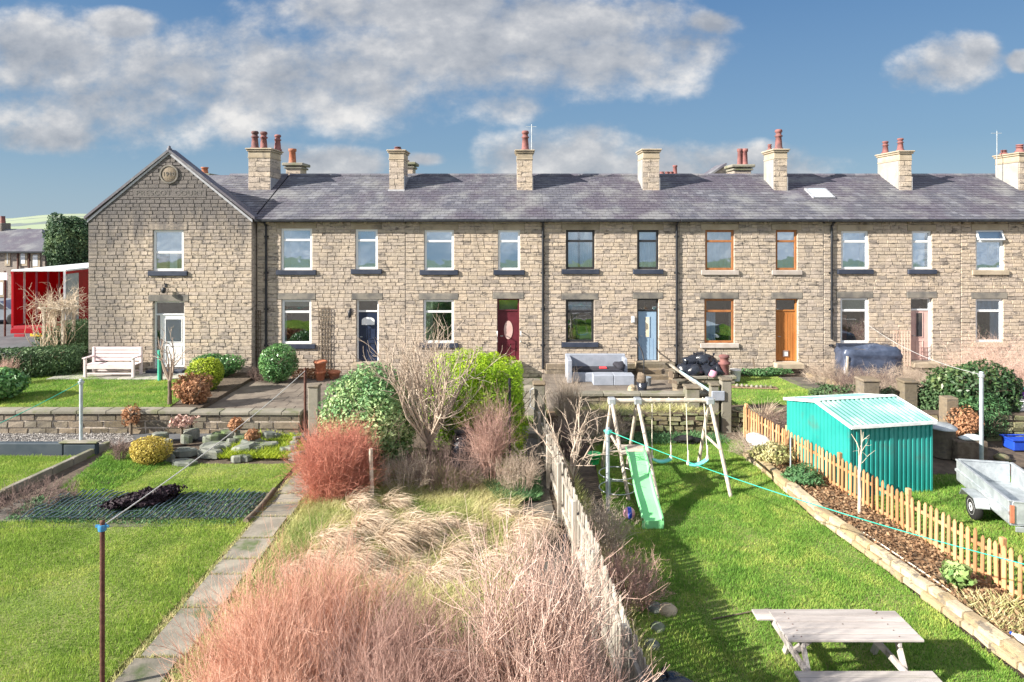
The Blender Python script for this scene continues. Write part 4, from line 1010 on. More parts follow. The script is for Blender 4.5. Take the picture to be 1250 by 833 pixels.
def text_part(txt, size, loc, matl, parent, name='lettering', ext=.006, rot=(R(90), 0, 0), sx_=1.0):
    cu = bpy.data.curves.new('t', 'FONT'); cu.body = txt; cu.size = size; cu.extrude = ext; cu.align_x = 'CENTER'; cu.align_y = 'CENTER'; cu.space_character = 1.15
    ob = bpy.data.objects.new('t', cu); C.objects.link(ob); dg = bpy.context.evaluated_depsgraph_get(); me = bpy.data.meshes.new_from_object(ob.evaluated_get(dg)); bpy.data.objects.remove(ob)
    me.name = name; me.materials.clear(); me.materials.append(matl); o = link(name, me, parent, loc, (sx_, 1, 1), rot); return o


M['carved'] = mat('soot_filled_carving', (.10, .095, .09), (.17, .16, .15), 9, .95, .2)  # plain dark tone for the letters
text_part('PRESCOT COURT', .26, ((PX(163, YG) + PX(252, YG)) / 2 - gx0, -.031, name_z), M['carved'], gb, sx_=1.12)
text_part('1910', .22, (apx, -.053, cz_), M['carved'], gb)
# verge, cross roof behind the gable, main roof of the end house
vg = MB()
for (ex, sgn) in ((-.12, -1), (Wg + .12, 1)):
    z_e = zt - .02
    vg.add([(ex, -.10, z_e), (apx, -.10, apz + .06), (apx, -.10, apz - .05), (ex, -.10, z_e - .11), (ex, .5, z_e), (apx, .5, apz + .06), (apx, .5, apz - .05), (ex, .5, z_e - .11)], [(0, 1, 2, 3), (0, 4, 5, 1), (4, 7, 6, 5), (3, 2, 6, 7), (0, 3, 7, 4)])
vo = vg.build('verge', M['slate'], gb, local=True)
vp = MB()
for ex in (0.0, Wg):
    s_ = 1 if ex else -1
    vp.add([(ex + s_ * .02, -.05, zt - .14), (apx, -.05, apz - .055), (apx, -.05, apz - .15), (ex + s_ * .02, -.05, zt - .24), (ex + s_ * .02, .03, zt - .14), (apx, .03, apz - .055), (apx, .03, apz - .15), (ex + s_ * .02, .03, zt - .24)], [(0, 1, 2, 3), (0, 4, 5, 1), (3, 2, 6, 7)])
vp.build('verge_pointing', M['lead'], gb, local=True)
MB().lathe([(.08, -.06), (.1, .04), (.05, .07), (.06, .12), (.0, .16)], (apx, -.02, apz + .03), 10).build('finial', M['slate'], gb, local=True)
gr = MB(); e0 = (.05, 6.52 - Z0); e1 = (YR - YG, ZR - Z0)
gr.add([(0, .4, 6.6 - Z0), (Wg, .4, 6.6 - Z0), (Wg, e1[0], e1[1]), (0, e1[0], e1[1]), (Wg, 8.2, 6.5 - Z0), (0, 8.2, 6.5 - Z0)], [(0, 1, 2, 3), (3, 2, 4, 5)])
gr.add([(0, .4, zt), (Wg, .4, zt), (apx, .3, apz + .04), (apx, 2.0, e1[1] - .1), (apx, 3.6, e1[1] - .25)], [(0, 2, 3), (1, 3, 2), (0, 3, 4), (1, 4, 3)])
gr.add([(0, 8.1, zt - .3), (0, .4, zt - .3), (0, e1[0], e1[1] - .01)], [(0, 1, 2)])
gro = gr.build('roof', M['slate'], gb, local=True)
# strip of terrace roof slates running behind the gable's right rake
s2 = slates(gro, Wg - 2.6, Wg, .45 - 0, 6.72 - Z0, e1[0], e1[1]).build('slates', M['slate'], gro, local=True); s2['kind'] = 'stuff'
m_ = MB(); m_.add([(Wg - 2.6, e1[0] - .16, e1[1] - .035), (Wg, e1[0] - .16, e1[1] - .035), (Wg, e1[0], e1[1] + .07), (Wg - 2.6, e1[0], e1[1] + .07)], [(0, 1, 2, 3)]); m_.build('ridge', M['slate'], gro, local=True)
lp = MB().bbox(PX(203, YG) - gx0 - .05, PX(203, YG) - gx0 + .05, -.05, -.02, PZ(350, YG) - Z0 - .02, PZ(350, YG) - Z0 + .12, .01).tube([(PX(203, YG) - gx0, -.03, PZ(350, YG) - Z0 + .1), (PX(203, YG) - gx0, -.16, PZ(350, YG) - Z0 + .14), (PX(203, YG) - gx0, -.2, PZ(350, YG) - Z0 + .02)], .012, 6)
lp.lathe([(.04, .05), (.09, .0), (.08, -.14), (.03, -.18)], (PX(203, YG) - gx0, -.2, PZ(352, YG) - Z0), 8).build('wall_lantern', M['black_iron'], gb, local=True)


def lantern(root, px, py):
    x, z = lin(px) - root.location.x, PZ(py, YF) - Z0
    MB().bbox(x - .03, x + .03, -.06, -.02, z - .12, z + .12, .01).tube([(x, -.04, z + .08), (x, -.15, z + .12), (x, -.17, z)], .01, 6).lathe([(.02, .06), (.08, 0), (.06, -.2), (.02, -.24)], (x, -.17, z), 6).build('wall_lantern', M['black_iron'], root, local=True)


lantern(A, 428, 380)
for pr, xs in ((B, (609, 634)),):
    for px in xs:
        x, z = lin(px) + (-.06 if px < 620 else .06) - pr.location.x, PZ(411, YF) - Z0
        MB().tube([(x, -.02, z + .2), (x, -.14, z + .18), (x, -.16, z), (x, -.14, z - .18), (x, -.02, z - .2)], .022, 8).build('grab_rail', M['white'], pr, local=True)
x, z = lin(772.5) - C_.location.x, PZ(390, YF) - Z0
MB().bbox(x - .07, x + .07, -.10, -.02, z - .13, z + .13, .03).build('meter_box', M['white'], C_, local=True)
# aerials
def aerial(root, px, ytop, ybot, Yc):
    lx, ly, lz = root.location; x = PX(px, Yc) - lx; MB().tube([(x, Yc - ly, PZ(ybot, Yc) - lz), (x, Yc - ly, PZ(ytop, Yc) - lz)], .018, 5).bar((x - .25, Yc - ly, PZ(ytop, Yc) - lz - .1), (x + .2, Yc - ly, PZ(ytop, Yc) - lz - .1), .02).build('aerial', M['galv'], root, local=True)
aerial(B, 649, 152, 184, 28.8); aerial(Fh, 1217, 160, 215, 29.5)

# chimneys and gable of the street behind, seen over the ridge
def rear_chimney(label, px0, px1, yt, yb, Yd, pots):
    x0, x1 = PX(px0, Yd), PX(px1, Yd); zt_, zb_ = PZ(yt, Yd), 6.0
    o = thing('chimney_stack', label, 'chimney', ((x0 + x1) / 2, Yd, zb_)); MB().bbox(x0, x1, Yd, Yd + 1.0, zb_, zt_ - .15, .02).build('stack', M['stone'], o)
    MB().bbox(x0 - .08, x1 + .08, Yd - .08, Yd + 1.08, zt_ - .30, zt_ - .2, .02).bbox(x0 - .16, x1 + .16, Yd - .16, Yd + 1.16, zt_ - .15, zt_, .03).build('cap', M['coping'], o)
    for (px, h, r, m_) in pots:
        x = PX(px, Yd + .4); MB().lathe([(r * 1.15, 0), (r, .08), (r * .85, h * .8), (r * 1.1, h * .84), (r * 1.1, h), (r * .7, h)], (x, Yd + .4, zt_), 10).build('chimney_pot', M[m_], o)
    return o
rear_chimney('stone chimney with one tall red pot rising behind the ridge, left', 349, 367, 199, 213, 34.5, [(357, .75, .19, 'terracotta')])
rear_chimney('stone chimney top just right of the second chimney, behind the ridge', 492, 504, 198, 213, 34.5, [(496, .12, .15, 'redpot')])
rear_chimney('stone chimney with two slim red pots behind the ridge', 896, 917, 201, 213, 35, [(903, .85, .13, 'redpot'), (909, .85, .16, 'redpot')])
rear_chimney('small red clay pot showing over the ridge by the gable', 246, 254, 212, 216, 34.5, [(250, .35, .17, 'terracotta')])
rear_chimney('row of small pots just above the ridge, middle', 806, 826, 212.5, 216, 37, [(808, .15, .12, 'redpot'), (814, .15, .12, 'redpot'), (819, .15, .12, 'redpot'), (824, .5, .12, 'redpot')])
og = thing('rear_gable', 'small stone gable peak behind the ridge, left of the two slim pots', 'house', (PX(882, 38), 38, 5))
MB().prism([(PX(868, 38), 5), (PX(893, 38), 5), (PX(893, 38), PZ(206, 38)), (PX(885, 38), PZ(202, 38)), (PX(868, 38), PZ(214, 38))], 38, 40).build('wall', M['stone'], og)
MB().bar((PX(867, 38), 38.9, PZ(214, 38) + .04), (PX(886, 38), 38.9, PZ(201, 38) + .04), 2.1, .1).build('roof', M['slate'], og)
#PART2
# ---------------------------------------------------------------- garden walls
def garden_wall(label, p0, p1, z0, z1, th=.35, ch=.2, ln=(.35, .7), key='walling', cop=True, cl=.9, rough=False, cmat='coping', name='stone_wall', cat='wall'):
    """wall from p0 to p1 (its camera-side face): > core > stones, coping stones"""
    p0 = Vector((*p0, 0)); p1 = Vector((*p1, 0)); L = (p1 - p0).length; rz = math.atan2(p1.y - p0.y, p1.x - p0.x)
    o = thing(name, label, cat, (p0.x, p0.y, z0), rz); H = z1 - z0; hc = .1 if cop else 0
    core = MB().box(.01, L - .01, .03, th - .03, 0, H - hc - .01).build('core', M['mortar' if not rough else 'soil'], o, local=True)
    recs = course_rects(0, L, 0, H - hc, [], ch, ln[0], ln[1], .014)
    if rough: recs = [(a + random.uniform(-.02, .02), b + random.uniform(-.02, .02), w * random.uniform(.85, 1.02), h * random.uniform(.8, 1.1)) for a, b, w, h in recs]
    for (xc, zc, w, h) in recs[:300]:
        j = random.uniform(-.05, .03) if rough else 0
        link('stone', block_mesh(key, M[key], random.randrange(8)), core, (xc, th / 2 + j, zc), (w, th, h), (random.uniform(-.05, .05), random.uniform(-.07, .07), 0) if rough else None)
    if cop:
        x = -.05
        while x < L:
            w = min(cl * random.uniform(.8, 1.2), L + .05 - x)
            if w > .1:
                MBc = MB().bbox(0, w - .012, -.06, th + .06, 0, hc, .015); c_ = MBc.build('coping_stone', M[cmat], o, local=True); c_.location = (x, random.uniform(-.01, .01), H - hc)
            x += w
    return o


garden_wall('long low mortared stone wall with flat coping in front of the bench lawn', (-19.5, 20.62), (-9.72, 20.62), -.05, .70, .33)
garden_wall('stone wall with flat coping below the brown patio, left of the concrete gatepost', (-9.70, 20.64), (-6.42, 20.64), -.05, .66, .33)
garden_wall('low coped wall closing the paved yard behind the grey sofa', (1.75, 21.55), (6.2, 21.55), .35, 1.0, .25, cl=1.4)
garden_wall('mossy rough stone retaining wall behind the swings', (1.45, 20.55), (6.1, 20.6), -.05, .62, .45, .15, (.22, .5), 'drystone', False, rough=True)
garden_wall('stub of wall and step below the lawn of the orange door house', (6.65, 20.95), (11.3, 20.85), -.05, .62, .3, .16, (.25, .5), 'drystone', False, rough=True)
garden_wall('tumbled dry stone wall behind the trailer at right', (11.3, 20.1), (20.5, 19.7), -.05, .75, .5, .16, (.25, .6), 'drystone', False, rough=True)
garden_wall('short wall under the pile of black bin bags', (6.35, 24.3), (7.95, 24.3), .5, .92, .25, .16, cl=.8)
garden_wall('low mossy wall between shrubs behind the shed', (8.4, 20.9), (8.6, 20.9), -.05, .4, .3, .16, (.25, .6), 'drystone', False, rough=True)
garden_wall('dark plinth wall under the black window beside the sofa', (1.3, 26.28), (5.0, 26.28), .42, .98, .1, .28, (.7, 1.1), 'walling', False)
garden_wall('garden wall behind the rough middle garden, below the maroon door', (-5.55, 20.7), (-.02, 20.7), -.05, .6, .33)


def post(label, x, y, z0, z1, w=.3, matl='coping', cap=True, name='gatepost', d=None):
    o = thing(name, label, 'gatepost', (x, y, z0)); d = d or w; MB().bbox(x - w / 2, x + w / 2, y - d / 2, y + d / 2, z0 - .05, z1 - .08, .02).build('shaft', M[matl], o)
    if cap: MB().bbox(x - w / 2 - .03, x + w / 2 + .03, y - d / 2 - .03, y + d / 2 + .03, z1 - .08, z1, .025).build('cap', M['walling'], o)
    return o
post('concrete gatepost with pale top beside the variegated bush', PX(384, 20.8), 20.8, 0, 1.45, .3, 'coping')
gp = post('gatepost with white pull handle at the foot of the maroon door path', PX(658, 20.9), 20.9, 0, 1.5, .34)
MB().tube([(PX(651, 20.9) - .0, 20.7, 1.35), (PX(649, 20.9) - .05, 20.66, 1.3), (PX(649, 20.9) - .05, 20.66, .8), (PX(652, 20.9), 20.7, .72)], .022, 6).build('handle', M['white'], gp)
post('left one of the two green stone gateposts right of the swings', PX(872, 20.9), 20.95, 0, 1.45, .25)
post('tall green stone gatepost touching the orange door house lawn', PX(886, 20.9), 20.95, 0, 1.62, .3)
post('squat gatepost standing in the yard wall right of the hand rail', PX(843, 21.6), 21.5, .3, 1.25, .42)
post('left one of two old gateposts rising behind the shed roof', PX(1063, 21), 21.2, .1, 1.55, .5, 'walling')
post('right one of two old gateposts rising behind the shed roof', PX(1112, 21), 21.2, .1, 1.5, .42, 'walling')
post('stone post leaning in the wall right of the shed', PX(1158, 19.6), 19.6, 0, 1.45, .36, 'walling', False)

# steps and path to the maroon door
for k in range(6):
    tag(MB().bbox(.12, 1.05, 20.2 + k * .9 + (.02 if k else 0), 21.1 + k * .9, -.2, (.14, .44, .47, .50, .53, .57)[k], .01).build('path', M['flag']), None, None, kind='structure')
tag(MB().slab([(.12, 7), (1.25, 7), (.8, 18), (.85, 20.2), (.1, 20.2)], -.06, -.005).build('path', M['darkpath']), None, None, kind='structure')
tag(MB().slab([(9.95, 25.4), (11.15, 25.4), (11.4, 21.6), (10.4, 21.6)], .5, .64).build('path', M['darkpath']), None, None, kind='structure')
tag(MB().slab([G(155, 537), G(375, 537), G(375, 524), G(165, 524)], -.05, .0).build('path', M['asphalt']), None, None, kind='structure')
GRV = [G(-60, 547), G(135, 545), G(165, 538), G(158, 524.5), G(-60, 524.5)]
tag(MB().slab(GRV, -.05, .005).build('gravel_bed', M['gravel']), None, None, kind='structure')
rng = np.random.default_rng(77); P = sample_poly(rng, GRV, 700); nn = len(P); Dn = norm(rng.normal(size=(nn, 3)) + np.array([0, 0, 1.0])); V, Fq = leaves(rng, np.column_stack([P, np.full(nn, .015)]), Dn, .022, .8)
tag(npmesh('gravel', V, Fq, leaf_mat('gravel_chips', [(0, (.15, .14, .13)), (1, (.6, .58, .56)), (.5, (.33, .31, .30))], 0, .9, .2, .1), None, rng.random(nn)), 'grey gravel strip along the foot of the long wall', 'gravel', kind='stuff')
# slab path
ys = [20.3, 19.4, 18.5, 17.75, 17.1, 16.5, 15.95, 15.36, 14.68, 13.68, 12.83, 12.26, 11.2, 9.9, 8.7, 7.5]
tag(MB().slab([(-5.5, 7), (-4.75, 7), (-4.8, 20.5), (-5.5, 20.5)], -.06, -.012).build('path', M['grass_base']), None, None, kind='structure')
pth = bpy.data.objects[[o.name for o in bpy.data.objects if o.name.startswith('path')][-1]]
for ya, yb in zip(ys[:-1], ys[1:]):
    g = random.uniform(.02, .05); xa, xb = -5.45 + random.uniform(-.04, .03), -4.82 + random.uniform(-.03, .06) + max(0, (10.5 - ya)) * .02
    poly = [(xa + random.uniform(-.02, .02), yb + g), (xb + random.uniform(-.02, .02), yb + g + random.uniform(-.02, .02)), (xb, ya), (xa, ya - random.uniform(0, .02))]
    z = random.uniform(.015, .035); link('paving_slab', MB().slab(poly, -.05, z).build('t', M['flag'], None).data, pth)
for o in [o for o in bpy.data.objects if o.name.startswith('t') and o.type == 'MESH' and o.data.name.startswith('t') and o.parent is None and o.name.split('.')[0] == 't']: bpy.data.objects.remove(o)
for k, ya in enumerate(ys[1:-1]):
    pass
jp = [(-5.56, 7.2), (-4.74, 7.2), (-4.74, 18.6), (-5.56, 18.6)]
rngj = np.random.default_rng(31); nj = 5200; sel = rngj.integers(1, len(ys) - 1, nj); typ = rngj.random(nj)
Pj = np.column_stack([rngj.uniform(-5.47, -4.78, nj), np.array(ys)[sel] + rngj.normal(.02, .022, nj)]); m1 = typ < .5
Pj[m1, 0] = -5.49 + rngj.normal(0, .03, m1.sum()); Pj[m1, 1] = rngj.uniform(7.5, 18.6, m1.sum()); m2 = typ > .78; Pj[m2, 0] = -4.77 + rngj.normal(0, .03, m2.sum()); Pj[m2, 1] = rngj.uniform(7.5, 18.6, m2.sum())
hb = rngj.uniform(.03, .08, nj); aa = rngj.uniform(0, 6.28, nj); B0 = np.column_stack([Pj, np.zeros(nj)]); Sd = np.column_stack([np.cos(aa), np.sin(aa), np.zeros(nj)]) * .008; Tp = B0 + np.column_stack([rngj.normal(0, .03, nj), rngj.normal(0, .03, nj), hb]); ij = np.arange(nj)
tag(npmesh('grass', np.concatenate([B0 - Sd, B0 + Sd, Tp]), np.column_stack([ij, ij + nj, ij + 2 * nj]), M['rough'], None, rngj.random(nj), origin=(-5.5, 7.2, 0)), 'tufts growing in the joints and edges of the slab path', 'grass', kind='stuff')
# patio of the gabled house, with separate flags
pt = thing('patio', 'pale flagged patio strip under the pink bench', 'patio', (-16, 24.9, ZL)); 
for i in range(11):
    for j in range(2):
        x0_ = -16.9 + i * .62; y0_ = 24.75 + j * .62
        if x0_ + .6 > -10.4: continue
        sh = max(0, (-16.1 - x0_) * 0)
        MB().bbox(x0_, x0_ + .605, y0_, y0_ + .605, ZL - .02, ZL + .03 + random.uniform(0, .006), .006).build('flagstone', M['patio'], pt)
# patio of the house with the navy door: slabs
pb = [o for o in bpy.data.objects if o.name.startswith('yard')]
pav = thing('patio', 'damp brown flagged patio behind the short wall, left of the gatepost', 'patio', (-7.5, 23, .56))
for i in range(6):
    for j in range(8):
        x0_ = -9.3 + i * .62 + (.28 if j % 2 else 0); y0_ = 21.0 + j * .62
        if x0_ < -9.5 + (j * .17): continue
        MB().bbox(x0_, min(x0_ + .61, -5.8), y0_, y0_ + .61, .54, .575 + random.uniform(0, .006), .006).build('flagstone', M['paving'], pav)
pav = thing('patio', 'brown flagged yard around the grey sofa', 'patio', (3.5, 23, .55))
for i in range(8):
    for j in range(8):
        x0_ = 1.22 + i * .62; y0_ = 21.82 + j * .56
        MB().bbox(x0_, x0_ + .61, y0_, y0_ + .55, .53, .565 + random.uniform(0, .006), .006).build('flagstone', M['paving'], pav)
tag(MB().slab([(1.1, 20.9), (6.3, 20.9), (6.3, 21.6), (1.1, 21.6)], -.2, .45).build('soil', M['litter']), None, None, kind='structure')
# diagonal kerb and dark edging at far left
ka, kb = G(-30, 622), G(133, 545); kv = Vector((kb[0] - ka[0], kb[1] - ka[1], 0)); kl = kv.length; ko = thing('kerb_edging', 'pale stone edging running diagonally past the brown dead plants', 'edging', (ka[0], ka[1], 0), math.atan2(kv.y, kv.x))
nk = 6
for i in range(nk): MB().bbox(kl * i / nk + .01, kl * (i + 1) / nk - .01, -.07, .07, -.05, .16 + random.uniform(-.01, .01), .015).build('edging_stone', M['coping'], ko, local=True)
bo = thing('edging_board', 'low blue-black painted edging below the gravel strip', 'edging', (-14, 18.9, 0))
MB().bbox(-17, -12.35, 18.75, 18.95, -.05, .30, .02).build('board', M['blueboard'], bo); MB().bbox(-12.33, -11.45, 18.75, 18.95, -.05, .27, .02).build('board', M['blueboard'], bo)
MB().bbox(-12.45, -11.4, 18.72, 18.98, .30, .34, .015).build('top_stone', M['coping'], bo)
# log edging next to netted bed
tag(MB().tube([(*G(335, 601), .06), (*G(322, 618), .07), (*G(312, 628), .05), (*G(300, 640), .06)], .06, 8).build('log_edge', M['bark']), 'mossy log edging between netted bed and slab path', 'log')

# ---------------------------------------------------------------- rockery
rk = thing('rockery', 'rockery of flat grey stones in front of the patio wall', 'rockery', (*G(270, 560), 0))
rng = random.Random(9)
for k in range(44):
    px, py = rng.uniform(195, 368), rng.uniform(536, 569); x, y = G(px, py); s_ = rng.uniform(.16, .38)
    vs = []; nn = 7
    pts = [(s_ * rng.uniform(.75, 1.1) * math.cos(6.283 * i / nn), s_ * .7 * rng.uniform(.75, 1.1) * math.sin(6.283 * i / nn)) for i in range(nn)]
    z = .02 + (569 - py) / 33 * .12; h = rng.uniform(.08, .18); tx, ty = rng.uniform(-.15, .15), rng.uniform(-.2, .05)
    m_ = MB(); m_.add([(x + a, y + b, z - .05) for a, b in pts] + [(x + a, y + b, z + h * .7 + a * tx + b * ty) for a, b in pts] + [(x + a * .82, y + b * .82, z + h + a * tx + b * ty) for a, b in pts],
        [tuple(range(2 * nn, 3 * nn))] + [(i, (i + 1) % nn, nn + (i + 1) % nn, nn + i) for i in range(nn)] + [(nn + i, nn + (i + 1) % nn, 2 * nn + (i + 1) % nn, 2 * nn + i) for i in range(nn)])
    m_.build('rock', M['rock'], rk)
grass('low bright green rockery plants right of the flat stones', [G(268, 562), G(300, 534), G(368, 534), G(368, 562)], .05, 1500, .14, .03, M['lime'], 40, lean=1.2)
leaf_bush('heather', 'round yellow heather bush at the left end of the rockery', 'bush', (*G(183, 566), 0), (.52, .45, .36), M['yellow'], 41, 3800, .035, .45, .12)
twig_shrub('dead_plant', 'brown dead plant left of the yellow heather', 'plant', (*G(147, 563), 0), .38, .55, M['darktwig'], 42, 40, (5, 3), .008)
for k, (px, py, lb) in enumerate([(222, 541, 'biggest faded flower head on a stake before the patio wall'), (288, 541, 'pinkish faded flower head on a short stake, middle of three'), (308, 547, 'small dried flower spike nearest the rockery greens'), (160, 531, 'brown seed head shrub by the end of the gravel strip')]):
    c = (*G(px, py), 0); r = (.34, .2, .2, .3)[k]; h = (.62, .55, .35, .6)[k]
    o = leaf_bush('hydrangea_standard', lb, 'plant', c, (r, r, .16 if k != 3 else .28), M['russet' if k else 'mauvetwig'], 50 + k, 380, .05, .6, .3, trunk=False, cz=h)
    MB().tube([c, (c[0], c[1], h)], .04, 6).build('stem', M['coping' if k == 1 else 'bark'], o)
# netted bed
bed = [G(-40, 646), G(25, 610), G(330, 602), G(290, 643)]
tag(MB().slab(bed, -.04, .015).build('soil', M['darkpath']), None, None, kind='structure')
nt = MB(); xL0, yb0 = G(20, 640); 
for k in range(39):
    x = -10.4 + k * .122; y0_, y1_ = 14.45 + random.uniform(-.05, .05), 15.95 + random.uniform(-.08, .05)
    pts = [(x + random.uniform(-.008, .008), y0_ + (y1_ - y0_) * i / 6, .10 + .05 * math.sin(k * .5 + i * 1.3) * math.sin(i * .9)) for i in range(7)]
    nt.tube(pts, .017, 3, False)
for j in range(5):
    y = 14.5 + j * .3; nt.tube([(-10.4 + i * .35, y, .10 + .05 * math.sin(i * 4 * .5 + j / 2 * 1.3) * math.sin(j / 2 * .9)) for i in range(17)], .004, 3, False)
ntb = nt.build('bed_netting', M['net_wire'], None, org=(-8, 15, 0)); tag(ntb, 'dark blue grey netting stretched over the vegetable bed', 'netting', kind='stuff')
leaf_bush('compost_heap', 'dark plum-coloured heap lying on the netted bed', 'heap', (*G(182, 617), .05), (.72, .34, .14), M['plum'], 60, 3000, .05, .6, .35, trunk=False)
bpy.data.objects['compost_heap'].rotation_euler.z = .55
twig_shrub('dead_plant', 'wide brown heap of dead stems beside the diagonal kerb', 'plant', (*G(38, 612), 0), .95, .42, M['darktwig'], 61, 90, (6, 4), .009, spread=1.2, wob=.3, base=.8)

# ---------------------------------------------------------------- gabled house yard
leaf_bush('hedge', 'clipped dark hedge at the far left edge above the lawn', 'hedge', (-17.9, 25.6, .6), (1.7, .75, .56), M['hedge'], 70, 14000, .05, .5, .08, box=True)
bpy.data.objects['hedge'].rotation_euler.z = .25
leaf_bush('hedge', 'tall dark hedge between the pergola and the gabled house', 'hedge', (-19.4, 30.6, .5), (1.0, 1.7, .75), M['hedge'], 71, 9000, .055, .5, .08, box=True)
leaf_bush('laurel_bush', 'glossy laurel bush at the left edge behind the long wall', 'bush', (-16.6, 21.9, .68), (.95, .7, .52), M['laurel'], 72, 2600, .085, .5, .15)
twig_shrub('dead_plant', 'reddish twiggy shrub at the far left behind the laurel', 'plant', (-17.9, 24.0, .6), .5, .95, M['mauvetwig'], 73, 40, (5, 3), .009)
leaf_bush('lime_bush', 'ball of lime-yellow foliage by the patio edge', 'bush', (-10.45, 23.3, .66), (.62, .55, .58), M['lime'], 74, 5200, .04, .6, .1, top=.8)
leaf_bush('evergreen_bush', 'dark green shrub behind the lime-yellow ball, against the gabled wall', 'bush', (-11.0, 25.3, .66), (.95, .45, .45), M['laurel'], 75, 4500, .05, .45, .2)
leaf_bush('russet_bush', 'russet brown dead hydrangea in front of the lime-yellow ball', 'bush', (-10.05, 21.55, .66), (.55, .5, .46), M['russet'], 76, 3600, .045, .6, .22)
leaf_bush('round_bush', 'round mid-green bush below the window of the navy door house', 'bush', (PX(339, 24.9), 24.9, .6), (.72, .6, .68), M['laurel'], 77, 6000, .045, .5, .10)
twig_shrub('dead_plant', 'dark low shrub in the soil right of the lime-yellow ball', 'plant', (-9.3, 25.2, .6), .8, .5, M['darktwig'], 78, 60, (5, 3), .008, spread=1.0)
# bench
def bench(label, x0, x1, y0, y1, z0):
    o = thing('garden_bench', label, 'bench', (x0, y0, z0)); L = x1 - x0; D_ = y1 - y0; m = M['pinkbench']
    for x in (0, L - .09):
        MB().bbox(x, x + .09, 0, .09, 0, .68, .008).build('leg', m, o, local=True); MB().bbox(x, x + .09, D_ - .09, D_, 0, 1.02, .008).build('leg', m, o, local=True)
        MB().bbox(x - .015, x + .105, -.06, D_ - .09, .68, .72, .008).build('armrest', m, o, local=True)
    for k in range(4): MB().bbox(.0, L, .02 + k * .135, .14 + k * .135, .42, .45, .006).build('seat_slat', m, o, local=True)
    for k in range(4): MB().bbox(.09, L - .09, D_ - .07, D_ - .035, .50 + k * .135, .615 + k * .135, .006).build('back_slat', m, o, local=True)
    MB().bbox(.09, L - .09, .015, .05, .30, .415, .006).bbox(.09, L - .09, .02, .05, .10, .16, .006).bbox(.09, L - .09, D_ - .05, D_ - .02, .10, .16, .006).build('rail', m, o, local=True)
    return o
bench('pale pink slatted bench on the patio against the gabled house', -15.7, -13.85, 24.98, 25.6, ZL + .035)
# pergola with bare climber
pg = thing('pergola', 'narrow wooden pergola with bleached bare climber at far left', 'pergola', (-19.3, 29, .5))
for (x, y) in ((-19.75, 28.8), (-18.95, 28.8), (-19.75, 29.5), (-18.95, 29.5)): MB().bbox(x - .05, x + .05, y - .05, y + .05, .4, 2.75, .008).build('post', M['swingwood'], pg)
for y in (28.8, 29.5): MB().bbox(-20.0, -18.7, y - .04, y + .04, 2.75, 2.83, .008).build('beam', M['swingwood'], pg)
for z in (1.0, 1.4, 1.8, 2.2): MB().bbox(-19.70, -19.0, 28.78, 28.81, z, z + .03, .004).build('lattice_bar', M['swingwood'], pg)
rng = np.random.default_rng(80); n0 = 130; O = np.column_stack([rng.uniform(-19.9, -18.8, n0), rng.uniform(28.7, 29.6, n0), rng.uniform(2.5, 3.0, n0)])
a_ = rng.uniform(0, 6.28, n0); P1 = grow(rng, O, np.column_stack([np.cos(a_) * 1.0, np.sin(a_) * .6, rng.uniform(-.1, 1.0, n0)]), rng.uniform(.5, 1.5, n0), 7, .35, -.05); P2 = branch(rng, P1, 5, .35, 1.2, 4, .9, .3, 0)
O3 = np.column_stack([np.repeat([-19.75, -18.95, -19.35], 14), rng.uniform(28.7, 28.9, 42), np.full(42, .5)]) + rng.normal(0, .05, (42, 3)); P3 = grow(rng, O3, np.tile([0, 0, 1.], (42, 1)), 2.3, 9, .22, .2)
V, Fq, rr = merge([(lambda t_: (t_[0], t_[1], rng.random(n0)[t_[2]]))(tubes(P1, .012, .004)), (lambda t_: (t_[0], t_[1], rng.random(len(P2))[t_[2]]))(tubes(P2, .006, .002)), (lambda t_: (t_[0], t_[1], t_[2] * 0.))(tubes(P3, .018, .008))])
cl = npmesh('bare_climber', V, Fq, M['paletwig'], None, rr, True, origin=(-19.3, 29, .5)); tag(cl, 'bleached bare climber tangled over the pergola top', 'climber')
# saplings
sg = thing('sapling_guard', 'green plastic tree guard beside the white door', 'tree guard', (PX(195, 24.6), 24.6, ZL)); x = PX(195, 24.6); MB().tube([(x, 24.6, ZL), (x, 24.6, ZL + 1.1)], .075, 10).build('tube', M['tubegreen'], sg); MB().bar((x + .08, 24.6, ZL - .05), (x + .08, 24.6, ZL + 1.5), .03).build('stake', M['rustpole'], sg)


